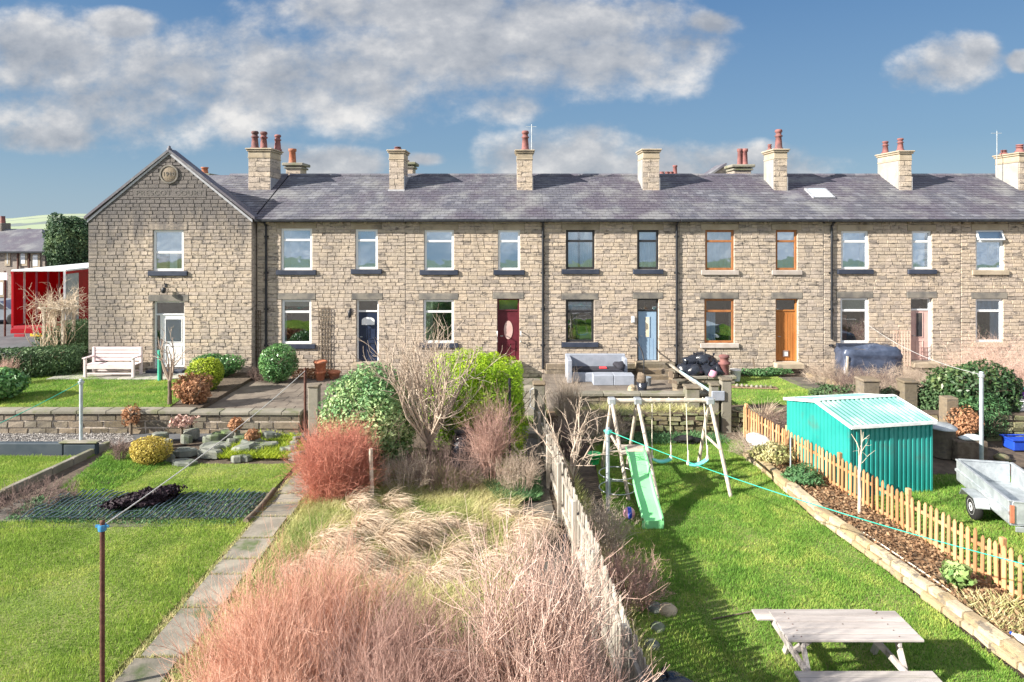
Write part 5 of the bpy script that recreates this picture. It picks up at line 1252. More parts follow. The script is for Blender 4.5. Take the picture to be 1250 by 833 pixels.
def small_tree(name, label, c, h, trunk_h, r, matl, seed, n0=9, tr=.05, sub=(5, 4), tmat='bark', lean=(0, 0), up=.12, stake=None, cat='tree', spread=.9):
    rng = np.random.default_rng(seed); o = thing(name, label, cat, c); tp = (c[0] + lean[0], c[1] + lean[1], c[2] + trunk_h)
    MB().tube([(c[0], c[1], c[2] - .1), (c[0] + lean[0] * .4 + .01, c[1] + lean[1] * .4, c[2] + trunk_h * .5), tp], [tr * 1.3, tr, tr * .95], 8).build('trunk', M[tmat], o)
    a = np.linspace(0, 6.28, n0, endpoint=False) + rng.uniform(-.3, .3, n0); O = np.tile(tp, (n0, 1)) + np.column_stack([np.zeros(n0), np.zeros(n0), rng.uniform(-trunk_h * .12, 0, n0)]); s_ = r / (h - trunk_h) * spread * rng.uniform(.3, 1.2, n0)
    P1 = grow(rng, O, np.column_stack([np.cos(a) * s_, np.sin(a) * s_, np.ones(n0)]), (h - trunk_h) * rng.uniform(.85, 1.15, n0), 8, .12, up); V, Fq, rid = tubes(P1, tr * .6, tr * .13, 5)
    npmesh('limbs', V, Fq, M[matl], o, rng.random(n0)[rid], True)
    P2 = branch(rng, P1, sub[0], .5, h - trunk_h, 6, .5, .18, up, .15); P3 = branch(rng, P2, sub[1], .22, h - trunk_h, 5, .6, .2, up)
    pr = []
    for (Pk, ra, rb) in ((P2, tr * .22, tr * .08), (P3, tr * .11, tr * .05)): V, Fq, rid = tubes(Pk, ra, rb); pr.append((V, Fq, rng.random(len(Pk))[rid]))
    V, Fq, rr = merge(pr); npmesh('twigs', V, Fq, M[matl], o, rr, True); return o
small_tree('bare_sapling', 'small bare grey sapling forking in front of the white door', (PX(207, 21.3), 21.3, .66), 2.1, .78, .65, 'greytwig', 90, 7, .06, (3, 3), up=.05, cat='sapling')
# pots, trellises
def trellis(label, px0, px1, py0, py1, matl, y=26.33):
    x0, x1, z1, z0 = PX(px0, y), PX(px1, y), PZ(py0, y), PZ(py1, y); o = thing('trellis', label, 'trellis', (x0, y, z0)); nx_ = max(3, int((x1 - x0) / .1)); nz_ = max(4, int((z1 - z0) / .16))
    for i in range(nx_ + 1): x = x0 + (x1 - x0) * i / nx_; MB().box(x - .012, x + .012, y - .012, y, z0, z1).build('upright', M[matl], o)
    for i in range(nz_ + 1): z = z0 + (z1 - z0) * i / nz_; MB().box(x0 - .015, x1 + .015, y + .001, y + .012, z - .01, z + .01).build('crossbar', M[matl], o)
trellis('narrow wooden trellis on the wall between gable corner and drainpipe', 310, 318, 379, 440, 'bark')
trellis('weathered trellis beside the navy door window', 389, 403, 376, 452, 'bark')
trellis('white wire trellis leaning between the tarpaulin and pink door', 1091, 1111, 404, 452, 'pinktwig', 26.0)
o = thing('plant_pot', 'two stacked terracotta pots by the wall near the navy door', 'plant pots', (PX(391, 25.2), 25.2, .56)); xx = PX(391, 25.2)
MB().lathe([(.14, 0), (.2, .3), (.22, .3), (.22, .36), (.18, .36)], (xx, 25.2, .56), 14).build('pot', M['terracotta'], o); MB().lathe([(.16, 0), (.23, .3), (.25, .3), (.25, .37), (.2, .37)], (xx, 25.2, .92), 14).build('pot', M['terracotta'], o)
o = thing('plant_pot', 'single low terracotta trough right of the stacked pots', 'plant pot', (PX(408, 25.4), 25.4, .56)); MB().lathe([(.16, 0), (.22, .25), (.24, .25), (.24, .3), (.2, .3)], (PX(408, 25.4), 25.4, .56), 14).build('pot', M['terracotta'], o)
leaf_bush('russet_bush', 'low russet plants at the back of the brown patio', 'plant', (PX(377, 25), 25.6, .56), (.9, .3, .2), M['russet'], 93, 1200, .04, .6, .3, trunk=False)

# ---------------------------------------------------------------- middle garden plants
twig_shrub('dogwood', 'rounded red dogwood bush beside the top of the slab path', 'bush', (PX(411, 15.6), 15.6, 0), .72, 1.5, M['dogwood'], 100, 230, (9, 6), .009, .2, .08, .8, lower=.05, dome=.3, ang=.6)
tag(MB().tube([(PX(455, 15.2), 15.2, -.1), (PX(452, 15.2), 15.25, 1.3)], .045, 7).build('stake', M['paletwig'] if False else M['swingwood']), 'short pale stake right of the red dogwood', 'stake')
leaf_bush('variegated_bush', 'tall variegated cream and green evergreen, left of the bare shrub', 'bush', (PX(453, 17.4), 17.4, 0), (1.14, 1.0, 1.30), M['varieg'], 101, 15000, .055, .5, .14, top=-.3, jit=.9)
small_tree('bare_shrub', 'big vase-shaped bare shrub with bleached stems in the middle', (PX(523, 17.2), 17.2, .05), 3.15, .8, 1.95, 'greytwig', 102, 26, .06, (6, 5), up=.16, cat='shrub', spread=1.25)
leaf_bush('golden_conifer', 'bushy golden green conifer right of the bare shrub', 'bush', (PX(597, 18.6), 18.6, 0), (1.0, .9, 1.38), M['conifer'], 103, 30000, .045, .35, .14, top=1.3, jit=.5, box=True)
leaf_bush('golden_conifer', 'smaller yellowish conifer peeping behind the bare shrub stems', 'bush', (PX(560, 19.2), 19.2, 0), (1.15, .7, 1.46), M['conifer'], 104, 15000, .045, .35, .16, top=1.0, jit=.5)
twig_shrub('spiraea', 'purplish twiggy shrub in front of the golden conifer', 'shrub', (PX(600, 16.6), 16.6, .05), .55, 1.75, M['mauvetwig'], 105, 70, (6, 5), .009, .5, .15, .35)
twig_shrub('dead_plant', 'dark brown thicket at the foot of the bare shrub', 'shrub', (PX(548, 16.6), 16.6, .05), 1.0, .9, M['darktwig'], 106, 110, (6, 5), .009, 1.0, .1, .7, wob=.25)
twig_shrub('dead_plant', 'bleached dead stems left of the dark thicket', 'shrub', (PX(493, 16.0), 16.0, .05), .6, .8, M['greytwig'], 107, 70, (6, 4), .008, .9, .1, .6, wob=.25)
twig_shrub('dead_plant', 'sandy dead stems next to the dark path, right of the purplish shrub', 'shrub', (PX(635, 16.0), 16.0, .05), .45, .85, M['greytwig'], 108, 60, (6, 4), .008, .7, .1, .6, wob=.2)
cb = thing('compost_bin', 'black compost bin under the bare shrub', 'bin', (PX(566, 17.3), 17.3, 0)); MB().lathe([(.36, 0), (.34, .5), (.28, .85), (.2, .98), (0, 1.0)], (PX(566, 17.3), 17.3, .1), 20).build('body', M['bag'], cb); MB().lathe([(.24, 0), (.25, .05), (0, .07)], (PX(566, 17.3), 17.3, 1.06), 18).build('lid', M['black_iron'], cb)
spots = [(402, 668, .75, 'pale windblown tuft nearest the slab path'), (440, 650, .8, 'long bleached tuft behind the one nearest the slab path'), (470, 668, .8, 'broad bleached tuft in the centre left of the rough garden'), (505, 655, .7, 'bleached tuft in the centre of the rough garden'), (380, 690, .6, 'low bleached tuft by the slab path'),
         (430, 690, .7, 'leaning bleached tuft in front of the centre ones'), (545, 680, .65, 'bleached tuft just above the pink twigs'), (605, 628, .6, 'pale tuft beside the dark green ground cover'), (640, 640, .75, 'bleached tuft drooping over the dark path'), (625, 655, .7, 'bleached tuft in front of the ground cover'),
         (475, 622, .6, 'tan tuft below the variegated bush'), (430, 625, .6, 'tan tuft right of the red dogwood foot'), (530, 705, .6, 'lowest bleached tuft before the foreground bushes'), (350, 700, .5, 'thin tuft at the left margin of the rough garden'), (565, 650, .45, 'small tan tuft in the greener patch'), (590, 690, .55, 'tuft behind the pink foreground bush')]
extra = [(455, 640), (495, 640), (520, 668), (415, 700), (460, 705), (500, 695), (390, 665), (560, 705), (620, 672), (575, 668), (482, 680), (540, 645)]
cl_ = [G(px, py, .1) for px, py in extra]; cl_ = [(c[0], c[1], float(rough_z(np.array([c]))[0])) for c in cl_]
tag(tuft('matted dead grass lying flat all over the middle garden', cl_, .55, .6, M['tuft'], 700, 5000, (.6, -.3), None, w=.007, droop=.9, cat='grass', name='dead_grass'), None, None, kind='stuff')
for k, (px, py, h, lb) in enumerate(spots):
    c = G(px, py, .1); tuft(lb, (c[0], c[1], float(rough_z(np.array([c]))[0])), h * 1.0, .5, M['tuft'], 120 + k, 460, (.5, -.4), 'bleached grass tufts in the middle garden', w=.008)
# foreground bushes
twig_shrub('dogwood', 'big orange dogwood thicket in the left foreground', 'bush', (-2.45, 7.85, 0), .85, 1.9, M['dogwood2'], 140, 330, (8, 6), .0075, .22, .12, .85, lower=.2, dome=.25, ang=.4)
twig_shrub('dogwood', 'orange dogwood at the bottom edge, left of the big thicket', 'bush', (-2.55, 6.9, 0), .55, 1.6, M['dogwood2'], 141, 200, (8, 6), .0075, .2, .12, .85, lower=.2, dome=.3, ang=.4)
twig_shrub('twiggy_bush', 'mauve brown twig bush in the foreground between orange and pink ones', 'bush', (-1.2, 7.3, 0), .75, 1.8, M['mauvetwig'], 142, 300, (8, 6), .0075, .25, .12, .85, lower=.2, dome=.3, ang=.4)
leaf_bush('pale_bush', 'pale yellow green bush in the foreground behind the pink twigs', 'bush', (-.25, 7.9, 0), (.55, .45, .85), M['varieg'], 143, 6000, .03, .5, .2, jit=.9, top=1)
twig_shrub('twiggy_bush', 'tall pink twig bush with budding stems in the right foreground', 'bush', (.28, 7.4, 0), .75, 2.35, M['pinktwig'], 144, 62, (8, 6), .015, .28, .15, .6, lower=.2, dome=.35, ang=.4)
twig_shrub('twiggy_bush', 'pinkish low twig bush at the bottom edge by the grey fence', 'bush', (.55, 6.5, 0), .5, 1.7, M['mauvetwig'], 145, 110, (8, 6), .008, .25, .15, .7, lower=.15, ang=.4)

# ---------------------------------------------------------------- palisade fence
fa, fb_ = Vector((.80, 18.3, 0)), Vector((1.62, 6.6, 0)); fl = (fb_ - fa).length; frz = math.atan2(fb_.y - fa.y, fb_.x - fa.x)
pf = thing('palisade_fence', 'long weathered grey board fence running down the garden', 'fence', fa, frz)
def board_mesh(w, t_, h, matl, point=.06, round_=False):
    prof = [(-w / 2, 0), (w / 2, 0), (w / 2, h - point), (w * .18, h - point * .25), (0, h), (-w * .18, h - point * .25), (-w / 2, h - point)] if round_ else [(-w / 2, 0), (w / 2, 0), (w / 2, h - point), (0, h), (-w / 2, h - point)]
    n_ = len(prof); me = bpy.data.meshes.new('board'); me.from_pydata([(x, -t_ / 2, z) for x, z in prof] + [(x, t_ / 2, z) for x, z in prof], [], [tuple(range(n_)), tuple(range(2 * n_ - 1, n_ - 1, -1))] + [((i + 1) % n_, i, n_ + i, n_ + (i + 1) % n_) for i in range(n_)]); me.materials.append(matl); return me
bm_ = board_mesh(.092, .018, 1.22, M['greywood'], .045); x = .05
while x < fl:
    link('board', bm_, pf, (x, .03 + random.uniform(-.006, .006), random.uniform(-.02, .03)), (random.uniform(.9, 1.04), 1, random.uniform(.97, 1.03)), (random.uniform(-.012, .012), random.uniform(-.006, .006), random.uniform(-.02, .02))); x += .118
x = 0
while x < fl + .1:
    MB().bbox(x - .05, x + .05, -.115, -.03, -.1, 1.28, .01).build('post', M['greywood'], pf, local=True); x += 1.95
for z in (.3, .95): MB().bbox(0, fl, -.035, .018, z, z + .07, .008).build('rail', M['greywood'], pf, local=True)
pf.rotation_euler.z = frz
tag(MB().tube([(PX(622.5, 17.6), 17.6, 0), (PX(624, 17.6) - .04, 17.6, 2.35)], .035, 7).build('metal_post', M['black_iron']), 'thin black post standing before the golden conifer', 'post')
tag(MB().tube([(PX(690, 10.9), 10.9, 0), (PX(690, 10.9), 10.9, 1.35)], .04, 7).build('metal_post', M['black_iron']), 'short black post by the fence among the pink twigs', 'post')
# shrubs against the fence, swing side
small_tree('bare_shrub', 'gnarled bare shrub with thick pale branches inside the grey fence', (PX(698, 15.6), 15.6, 0), 2.0, .5, .9, 'greytwig', 150, 8, .06, (5, 5), up=.05, cat='shrub', spread=1.1)
twig_shrub('dead_plant', 'upright russet seed stalks by the top of the grey fence', 'shrub', (PX(692, 20.2), 20.2, .1), .42, 1.5, M['greytwig'], 151, 60, (5, 4), .009, .3, .2, .5)
twig_shrub('dead_plant', 'dense brown brush below the yard wall, left of the swings', 'shrub', (PX(722, 19.9), 19.9, 0), .9, .95, M['greytwig'], 152, 90, (6, 5), .009, .9, .08, .7, wob=.25)
twig_shrub('dead_plant', 'dark brown brush just inside the fence corner', 'shrub', (PX(690, 18.6), 18.6, 0), .6, .9, M['darktwig'], 153, 70, (6, 4), .009, .8, .08, .6, wob=.25)
twig_shrub('dead_plant', 'sandy twigs leaning over the fence beside the ball', 'shrub', (PX(735, 13.2), 13.2, 0), .5, .85, M['greytwig'], 154, 70, (6, 4), .008, .8, .1, .5, wob=.2)
twig_shrub('dead_plant', 'rusty brown twig clump inside the fence, right of the pink bush', 'shrub', (PX(765, 11.3), 11.3, 0), .55, .8, M['mauvetwig'], 155, 80, (6, 4), .008, .8, .1, .5, wob=.2)
twig_shrub('dead_plant', 'dark twigs trailing over the path below the fence', 'shrub', (.45, 13.2, 0), .4, .5, M['greytwig'], 156, 50, (5, 3), .007, 1.1, .05, .5, wob=.3)
grass('tall weeds along the inside foot of the grey fence', [(1.0, 17.8), (1.5, 17.8), (2.0, 9), (1.65, 7.3), (1.35, 12)], 0, 1300, .22, .02, M['rough'], 157, lean=.9)
grass('weeds and ivy at the foot of the mossy retaining wall', [(1.3, 19.5), (6.2, 19.6), (6.2, 20.5), (1.4, 20.5)], 0, 900, .14, .04, M['dkherb'], 158, lean=1.0)
grass('brown dead growth on the ledge over the retaining wall', [(1.4, 20.7), (6.2, 20.75), (6.2, 21.4), (1.4, 21.4)], .5, 900, .22, .02, M['rough'], 159, lean=1.2)
for k, (px, py, s_) in enumerate([(800, 745, .14), (815, 748, .16), (803, 768, .12), (788, 720, .13), (795, 790, .13)]):
    x, y = G(px, py); o = MB(); o.lathe([(s_, 0), (s_ * 1.05, s_ * .4), (s_ * .8, s_ * .75), (s_ * .3, s_ * .9)], (x, y, -.02), 7).build('border_rock', M['goldstone' if k % 2 else 'rock'], None)
for o, lb in zip([o for o in bpy.data.objects if o.name.startswith('border_rock')], ['left small rock at the fence border corner', 'largest golden rock of the fence border corner', 'grey rock below the border corner', 'golden rock upmost along the fence border', 'lowest grey rock along the fence border']): tag(o, lb, 'rock', 'rocks along the fence border')
bag = thing('compost_sack', 'black plastic sack at the foot of the fence, bottom edge', 'sack', (PX(818, 9.3), 9.3, 0))


def blob(parent, name, matl, c, r, seed, n=14, m=9, amp=.2, z0=None, org=None, freq=2.0, sq=1.0):
    rg = np.random.default_rng(seed); vs = []; U = []
    for i in range(m + 1):
        for j in range(n):
            th = math.pi * i / m; ph = 2 * math.pi * j / n; U.append((math.sin(th) * math.cos(ph), math.sin(th) * math.sin(ph), math.cos(th)))
    U = np.array(U); f_ = 1 + amp * lump(U, seed, freq) + amp * .5 * lump(U, seed + 9, freq * 2.7); Us = np.sign(U) * np.abs(U) ** sq; V = np.array(c) + Us * f_[:, None] * np.array(r)
    if z0 is not None: V[:, 2] = np.maximum(V[:, 2], z0)
    Fq = np.array([(i * n + j, (i + 1) * n + j, (i + 1) * n + (j + 1) % n, i * n + (j + 1) % n) for i in range(m) for j in range(n)])
    return npmesh(name, V, Fq, M[matl], parent, rg.random(len(Fq)), True, origin=org)
blob(bag, 'sack_body', 'bag', (PX(822, 9.2), 9.15, .12), (.28, .2, .16), 3, 22, 14, .15, 0)
MB().tube([(PX(815, 9.2), 9.15, .24), (PX(812, 9.2), 9.12, .32), (PX(808, 9.2), 9.1, .36)], [.03, .02, .05], 7).build('tied_neck', M['bag'], bag)

# ---------------------------------------------------------------- swing set
sw = thing('swing_set', 'wooden A-frame swing set with two turquoise seats and pale green slide', 'swing set', (3.6, 16.85, 0)); zb = 1.97; yb = 16.85
MB().tube([(2.36, yb, zb), (5.0, yb, zb)], .055, 10).build('beam', M['swingwood'], sw)
for nm, x, f0, b0 in (('l', 2.46, (2.68, 15.55), (2.33, 17.75)), ('m', 3.10, (3.36, 15.6), (2.98, 17.75)), ('r', 4.88, (5.08, 15.75), (4.82, 17.75))):
    for e in (f0, b0): MB().tube([(x, yb + (-.04 if e is f0 else .04), zb - .02), (*e, -.1)], .045, 9).build('leg', M['swingwood'], sw)
    MB().bbox(x - .09, x + .09, yb - .11, yb + .11, zb - .09, zb + .07, .02).build('joint_bracket', M['galv'], sw)
for (xa, xb) in ((2.56, 2.56), (4.97, 4.97)): MB().tube([(xa, 16.25, .95), (xb - .04, 17.35, .95)], .035, 8).build('cross_brace', M['swingwood'], sw)
MB().tube([(2.4, 17.5, .5), (3.05, 17.5, .5)], .03, 8).build('cross_brace', M['swingwood'], sw)
for k in range(5): MB().bbox(2.55, 3.2, 15.92 + k * .14, 16.05 + k * .14, .93, .96, .005).build('platform_board', M['swingwood'], sw)
sl_ = MB(); ns = 18; pr = []
for i in range(ns + 1):
    t_ = i / ns; y = 15.9 - 1.78 * t_; z = 1.02 - .93 * t_ + .05 * math.sin(t_ * math.pi * 2.6) * (1 - t_ * .3); 
    if t_ > .9: z = max(z, .1)
    pr.append((2.64 + .05 * t_, y, z))
for i in range(ns):
    a, b = pr[i], pr[i + 1]
    for (u0, v0, u1, v1) in ((0, .11, .03, .12), (.03, .12, .05, .0), (.05, 0, .40, 0), (.40, 0, .42, .12), (.42, .12, .45, .11), (.45, .11, .45, .06), (0, .06, 0, .11)):
        sl_.add([(a[0] + u0, a[1], a[2] + v0), (a[0] + u1, a[1], a[2] + v1), (b[0] + u1, b[1], b[2] + v1), (b[0] + u0, b[1], b[2] + v0)], [(0, 1, 2, 3)], False)
sl_.box(pr[-1][0], pr[-1][0] + .45, pr[-1][1] - .015, pr[-1][1], .02, pr[-1][2] + .06)
sl_.build('slide', M['slide'], sw)
for (xc, yy, tl) in ((3.68, 16.8, 0), (4.52, 16.6, .06)):
    st_ = MB(); zs = .50
    for i in range(12):
        t0, t1 = -1 + i / 6, -1 + (i + 1) / 6; f0, f1 = .075 * t0 * t0, .075 * t1 * t1; wdt = .085
        st_.add([(xc + t0 * .235, yy - wdt, zs + f0 + tl * t0), (xc + t1 * .235, yy - wdt, zs + f1 + tl * t1), (xc + t1 * .235, yy + wdt, zs + f1 + tl * t1), (xc + t0 * .235, yy + wdt, zs + f0 + tl * t0), (xc + t0 * .235, yy - wdt, zs + f0 - .04 + tl * t0), (xc + t1 * .235, yy - wdt, zs + f1 - .04 + tl * t1), (xc + t1 * .235, yy + wdt, zs + f1 - .04 + tl * t1), (xc + t0 * .235, yy + wdt, zs + f0 - .04 + tl * t0)], [(0, 1, 2, 3), (4, 7, 6, 5), (0, 4, 5, 1), (2, 6, 7, 3)], True)
    seat = st_.build('swing_seat', M['cyan'], sw)
    for s_ in (-1, 1):
        MB().tube([(xc + s_ * .235, yy, zs + .07 + tl * s_), (xc + s_ * .22, yb, zb - .04)], .011, 6).tube([(xc + s_ * .235, yy, zs + .07 + tl * s_), (xc + s_ * .234, yy, zs + .38 + tl * s_)], .022, 6).lathe([(.035, -.05), (.045, 0), (.035, .05)], (xc + s_ * .235, yy, zs + .08 + tl * s_), 8).build('rope', M['rope'], seat)
        MB().tube([(xc + s_ * .22 - .05, yb - .04, zb - .03), (xc + s_ * .22 - .03, yb, zb + .07), (xc + s_ * .22 + .04, yb + .03, zb + .03), (xc + s_ * .22 + .05, yb - .03, zb - .06)], .014, 6).build('rope_knot', M['rope'], seat)
# climbing hoop
hp = thing('garden_hoop', 'grey wire rings on legs behind the washing line pole', 'hoop', (2.45, 15.9, 0))
for z in (.18, .52): MB().tube([(2.45 + .42 * math.cos(t_ * .2618), 15.9 + .42 * math.sin(t_ * .2618), z) for t_ in range(25)], .013, 5).build('ring', M['galv'], hp)
for t_ in (0, 2.1, 4.2): MB().tube([(2.45 + .42 * math.cos(t_), 15.9 + .42 * math.sin(t_), 0), (2.45 + .42 * math.cos(t_), 15.9 + .42 * math.sin(t_), .54)], .01, 5).build('leg', M['galv'], hp)
bc = (PX(768, 14.6), 14.6, .135); bl = thing('ball', 'pink and blue ball on the grass by the slide', 'ball', (bc[0], bc[1], 0))
MB().lathe([(.13 * math.sin(R(a)), -.13 * math.cos(R(a))) for a in range(4, 177, 12)], bc, 20).build('ball_skin', M['pinkball'], bl)
MB().lathe([(.1315 * math.sin(R(a)), -.1315 * math.cos(R(a))) for a in (72, 80, 90, 100, 108)], (0, 0, 0), 20, 'x').build('blue_band', M['bluetub'], bl, local=True).location = (0, 0, .135)
MB().tube([(bc[0] - .42, bc[1] - .1, .03), (bc[0] - .12, bc[1] - .08, .06)], .015, 6).build('stick', M['paletwig'], None)
tag(bpy.data.objects['stick'], 'pale stick lying left of the ball', 'stick')
gt_ = thing('toy_bucket', 'bright green plastic tub caught among the bare branches', 'tub', (PX(725, 17.2), 17.2, .3)); MB().lathe([(.12, 0), (.17, .22), (.19, .22), (.19, .25), (.15, .25)], (PX(725, 17.2), 17.2, .3), 14).build('tub', mat('emerald_plastic', (.02, .35, .11), None, 3, .4, 0), gt_)
tag(blob(None, 'plastic_sheet', 'tyre', (5.0, 19.7, .08), (.40, .2, .13), 12, 26, 14, .55, 0, org=(5, 19.6, 0)), 'crumpled dark sheet at the foot of the retaining wall behind the swings', 'sheet')
# washing line poles and lines
def pole(name, label, x, y, z0, z1, r, matl, clip=None, lean=0):
    o = thing(name, label, 'pole', (x, y, z0)); MB().tube([(x, y, z0 - .1), (x + lean, y, z1)], r, 9).build('shaft', M[matl], o)
    if clip: MB().lathe([(r + .02, -.05), (r + .025, 0), (r + .02, .03)], (x + lean, y, z1 - .06), 10).bar((x + lean - .09, y, z1 - .05), (x + lean + .09, y, z1 - .05), .03).build('line_hook', M[clip], o)
    MB().lathe([(r + .004, 0), (r + .004, .02), (0, .035)], (x + lean, y, z1), 9).build('end_cap', M[matl], o)
    return (x + lean, y, z1 - .05)
def rope(label, a, b, sag, matl, r=.009):
    a, b = Vector(a), Vector(b); pts = [a.lerp(b, i / 16) - Vector((0, 0, sag * 4 * (i / 16) * (1 - i / 16))) for i in range(17)]
    o = MB().tube(pts, r, 5).build('washing_line', M[matl], None); return tag(o, label, 'washing line')
t1 = pole('line_pole', 'grey washing line pole before the pink bench wall', PX(99, 18.95), 18.95, 0, 2.0, .045, 'greypole', 'galv')
t2 = pole('line_pole', 'rusty brown pole with blue clip standing in the left lawn', PX(125, 9.25), 9.25, -.05, 2.27, .032, 'rustpole', 'blueclip')
t3 = pole('line_pole', 'slim rusty post beside the concrete gatepost', PX(372.5, 20.3), 20.3, 0, 2.02, .04, 'rustpole')
t4 = pole('line_pole', 'grey washing line pole with turquoise clip by the swing set', PX(742, 14.9), 14.9, 0, 1.86, .042, 'greypole', 'cyan')
t5 = pole('line_pole', 'tall grey washing line pole behind the trailer', PX(1198, 17.2), 17.2, 0, 2.58, .05, 'greypole', 'galv')
rope('green washing line running from the grey pole off to the left', t1, (-11.4, 15, 1.88), .03, 'greenline')
rope('thin grey washing line from the brown pole to the slim rusty post', t2, t3, .12, 'whiteline')
rope('turquoise washing line from the swing side pole across to the picket fence', t4, (7.6, 9.2, 1.55), .16, 'greenline')
rope('thin pale line from the right pole towards the pink door', t5, (13.5, 26.2, 2.6), .25, 'whiteline', .007)
MB().tube([(1.0 + .2, 0, 0), (0, 0, 0)], .01, 4) if False else None

# ---------------------------------------------------------------- raised bed
edge = [(6.30, 18.6), (6.38, 17.2), (6.52, 14.7), (6.83, 12.35), (7.05, 10.7), (7.20, 9.5), (7.32, 8.2)]
innr = [(6.98, 20.2), (7.1, 19.2), (7.28, 17.6), (7.72, 14.7), (8.02, 12.6), (8.32, 10.7), (8.62, 8.6)]
tag(MB().slab([(e[0] + .1, e[1]) for e in edge] + innr[::-1], -.05, .17).build('soil', M['litter']), None, None, kind='structure')
rb = thing('bed_edging', 'low golden stone edging of the raised bed beside the lawn', 'edging', (6.5, 14.7, 0)); rng = random.Random(4)
for (z, off) in ((0, 0), (.125, .03)):
    for a, b in zip(edge[:-1], edge[1:]):
        dx, dy_ = b[0] - a[0], b[1] - a[1]; L = math.hypot(dx, dy_); s_ = 0; rz = math.atan2(dy_, dx)
        while s_ < L - .05:
            w = min(rng.uniform(.22, .5), L - s_); m_ = s_ + w / 2; x = a[0] + dx * m_ / L + .07 + off + rng.uniform(-.02, .02); y = a[1] + dy_ * m_ / L
            link('stone', block_mesh('goldstone', M['goldstone'], rng.randrange(8)), rb, (x - 6.5, y - 14.7, z + .06), (w * .97, .17 * rng.uniform(.85, 1.2), .12 * rng.uniform(.9, 1.1)), (rng.uniform(-.06, .06), rng.uniform(-.05, .05), rz + rng.uniform(-.08, .08))); s_ += w
pl = [(e[0] + .18, e[1]) for e in edge[1:]] + innr[::-1][:-1]
rngl = np.random.default_rng(160); P = sample_poly(rngl, pl, 620); nn = len(P); V, Fq = leaves(rngl, np.column_stack([P, .18 + rngl.random(nn) ** 2 * .07]), norm(rngl.normal(0, .5, (nn, 3)) + np.array([0, 0, 1.])), .038, .6)
tag(npmesh('fallen_leaves', V, Fq, M['deadleaf'], None, rngl.random(nn)), 'dry brown leaves covering the raised bed', 'leaves', kind='stuff')
leaf_bush('low_shrub', 'feathery green low shrub in the raised bed, before the shed corner', 'shrub', (6.95, 16.3, .17), (.42, .5, .16), M['dkherb'], 161, 1800, .05, .3, .3)
leaf_bush('grey_shrub', 'grey green faded shrub at the top of the raised bed', 'shrub', (6.75, 17.7, .1), (.5, .6, .28), M['rough'], 162, 1800, .045, .4, .3)
twig_shrub('dead_plant', 'fan of dry stems at the top corner of the raised bed', 'plant', (6.6, 18.6, .05), .6, .6, M['greytwig'], 163, 60, (5, 4), .008, 1.1, .05, .6, wob=.25)
leaf_bush('leafy_plant', 'bright pale-green leafy plant near the end of the raised bed', 'plant', (7.55, 11.6, .17), (.2, .26, .2), leaf_mat('pale_green_leaf', [(0, (.10, .22, .06)), (1, (.50, .62, .28)), (.5, (.28, .42, .14))], .3, .5, .3, .2), 164, 360, .06, .6, .3, top=2)
grass('green weeds at the near end of the raised bed', [(7.3, 11.2), (8.1, 11.2), (8.35, 9.2), (7.5, 9.2)], .17, 800, .13, .03, M['rough'], 165, lean=1.1)
small_tree('bare_sapling', 'pale forked bare stem in the raised bed before the shed front', (7.38, 14.5, .15), 1.75, .95, .32, 'paletwig', 166, 4, .035, (1, 1), tmat='swingwood', up=.02, cat='sapling')
tag(MB().tube([(6.9, 16.9, .1), (6.9, 16.9, 1.05)], .018, 6).build('cane', M['greypole']), 'thin grey cane in the raised bed left of the green shrub', 'cane')
tag(MB().tube([(6.95, 13.6, .21), (7.2, 12.0, .22), (7.32, 11.3, .2)], .014, 5).build('fallen_cane', M['paletwig']), 'pale cane lying along the raised bed', 'cane')
bt = thing('plastic_bottle', 'clear white plastic bottle lying on the stone edging', 'bottle', (7.5, 9.75, .27)); MB().lathe([(.02, 0), (.05, .01), (.052, .1), (.05, .24), (.02, .31), (.018, .34)], (0, 0, 0), 12, 'y').build('bottle_body', M['white'], bt, local=True); MB().lathe([(.022, .34), (.022, .37), (.01, .375)], (0, 0, 0), 10, 'y').build('cap', M['bluetub'], bt, local=True); bt.rotation_euler.z = .35
tag(blob(None, 'plastic_bag', 'shedtrim', (PX(932, 18.7), 18.9, .28), (.42, .3, .2), 14, 22, 12, .35, .02, org=(7, 18.9, 0)), 'crumpled white sheet at the top of the raised bed by the picket fence', 'sheet')
twig_shrub('dead_plant', 'brown shrub between the picket fence end and the shed', 'shrub', (7.75, 20.0, .0), .55, .8, M['darktwig'], 167, 70, (6, 4), .009, .7, .1, .6)
tuft('pale tall grass clump behind the picket fence end', (7.6, 20.5, .2), .8, .5, M['tuft'], 168, 400, (.1, -.1), None, .01)

# ---------------------------------------------------------------- picket fence
def along(pts, s):
    for a, b in zip(pts[:-1], pts[1:]):
        L = math.hypot(b[0] - a[0], b[1] - a[1])
        if s <= L: return (a[0] + (b[0] - a[0]) * s / L, a[1] + (b[1] - a[1]) * s / L)
        s -= L
    return pts[-1]
pk0, pk1 = Vector((6.90, 20.3, 0)), Vector((8.82, 8.2, 0)); pl_ = (pk1 - pk0).length; prz = math.atan2(pk1.y - pk0.y, pk1.x - pk0.x)
pk = thing('picket_fence', 'orange brown wooden picket fence between raised bed and shed', 'fence', pk0, prz)
pm = board_mesh(.072, .02, .92, M['picket'], .06, True); x = .06
while x < pl_:
    link('picket', pm, pk, (x, -.03 + random.uniform(-.003, .003), random.uniform(-.01, .02)), (random.uniform(.92, 1.05), 1, random.uniform(.98, 1.02)), (random.uniform(-.02, .02), random.uniform(-.015, .015), 0)); x += .148
x = 0
while x < pl_ + .2: MB().bbox(x - .045, x + .045, .035, .125, -.1, .98, .01).build('post', M['picket'], pk, local=True); x += 2.2
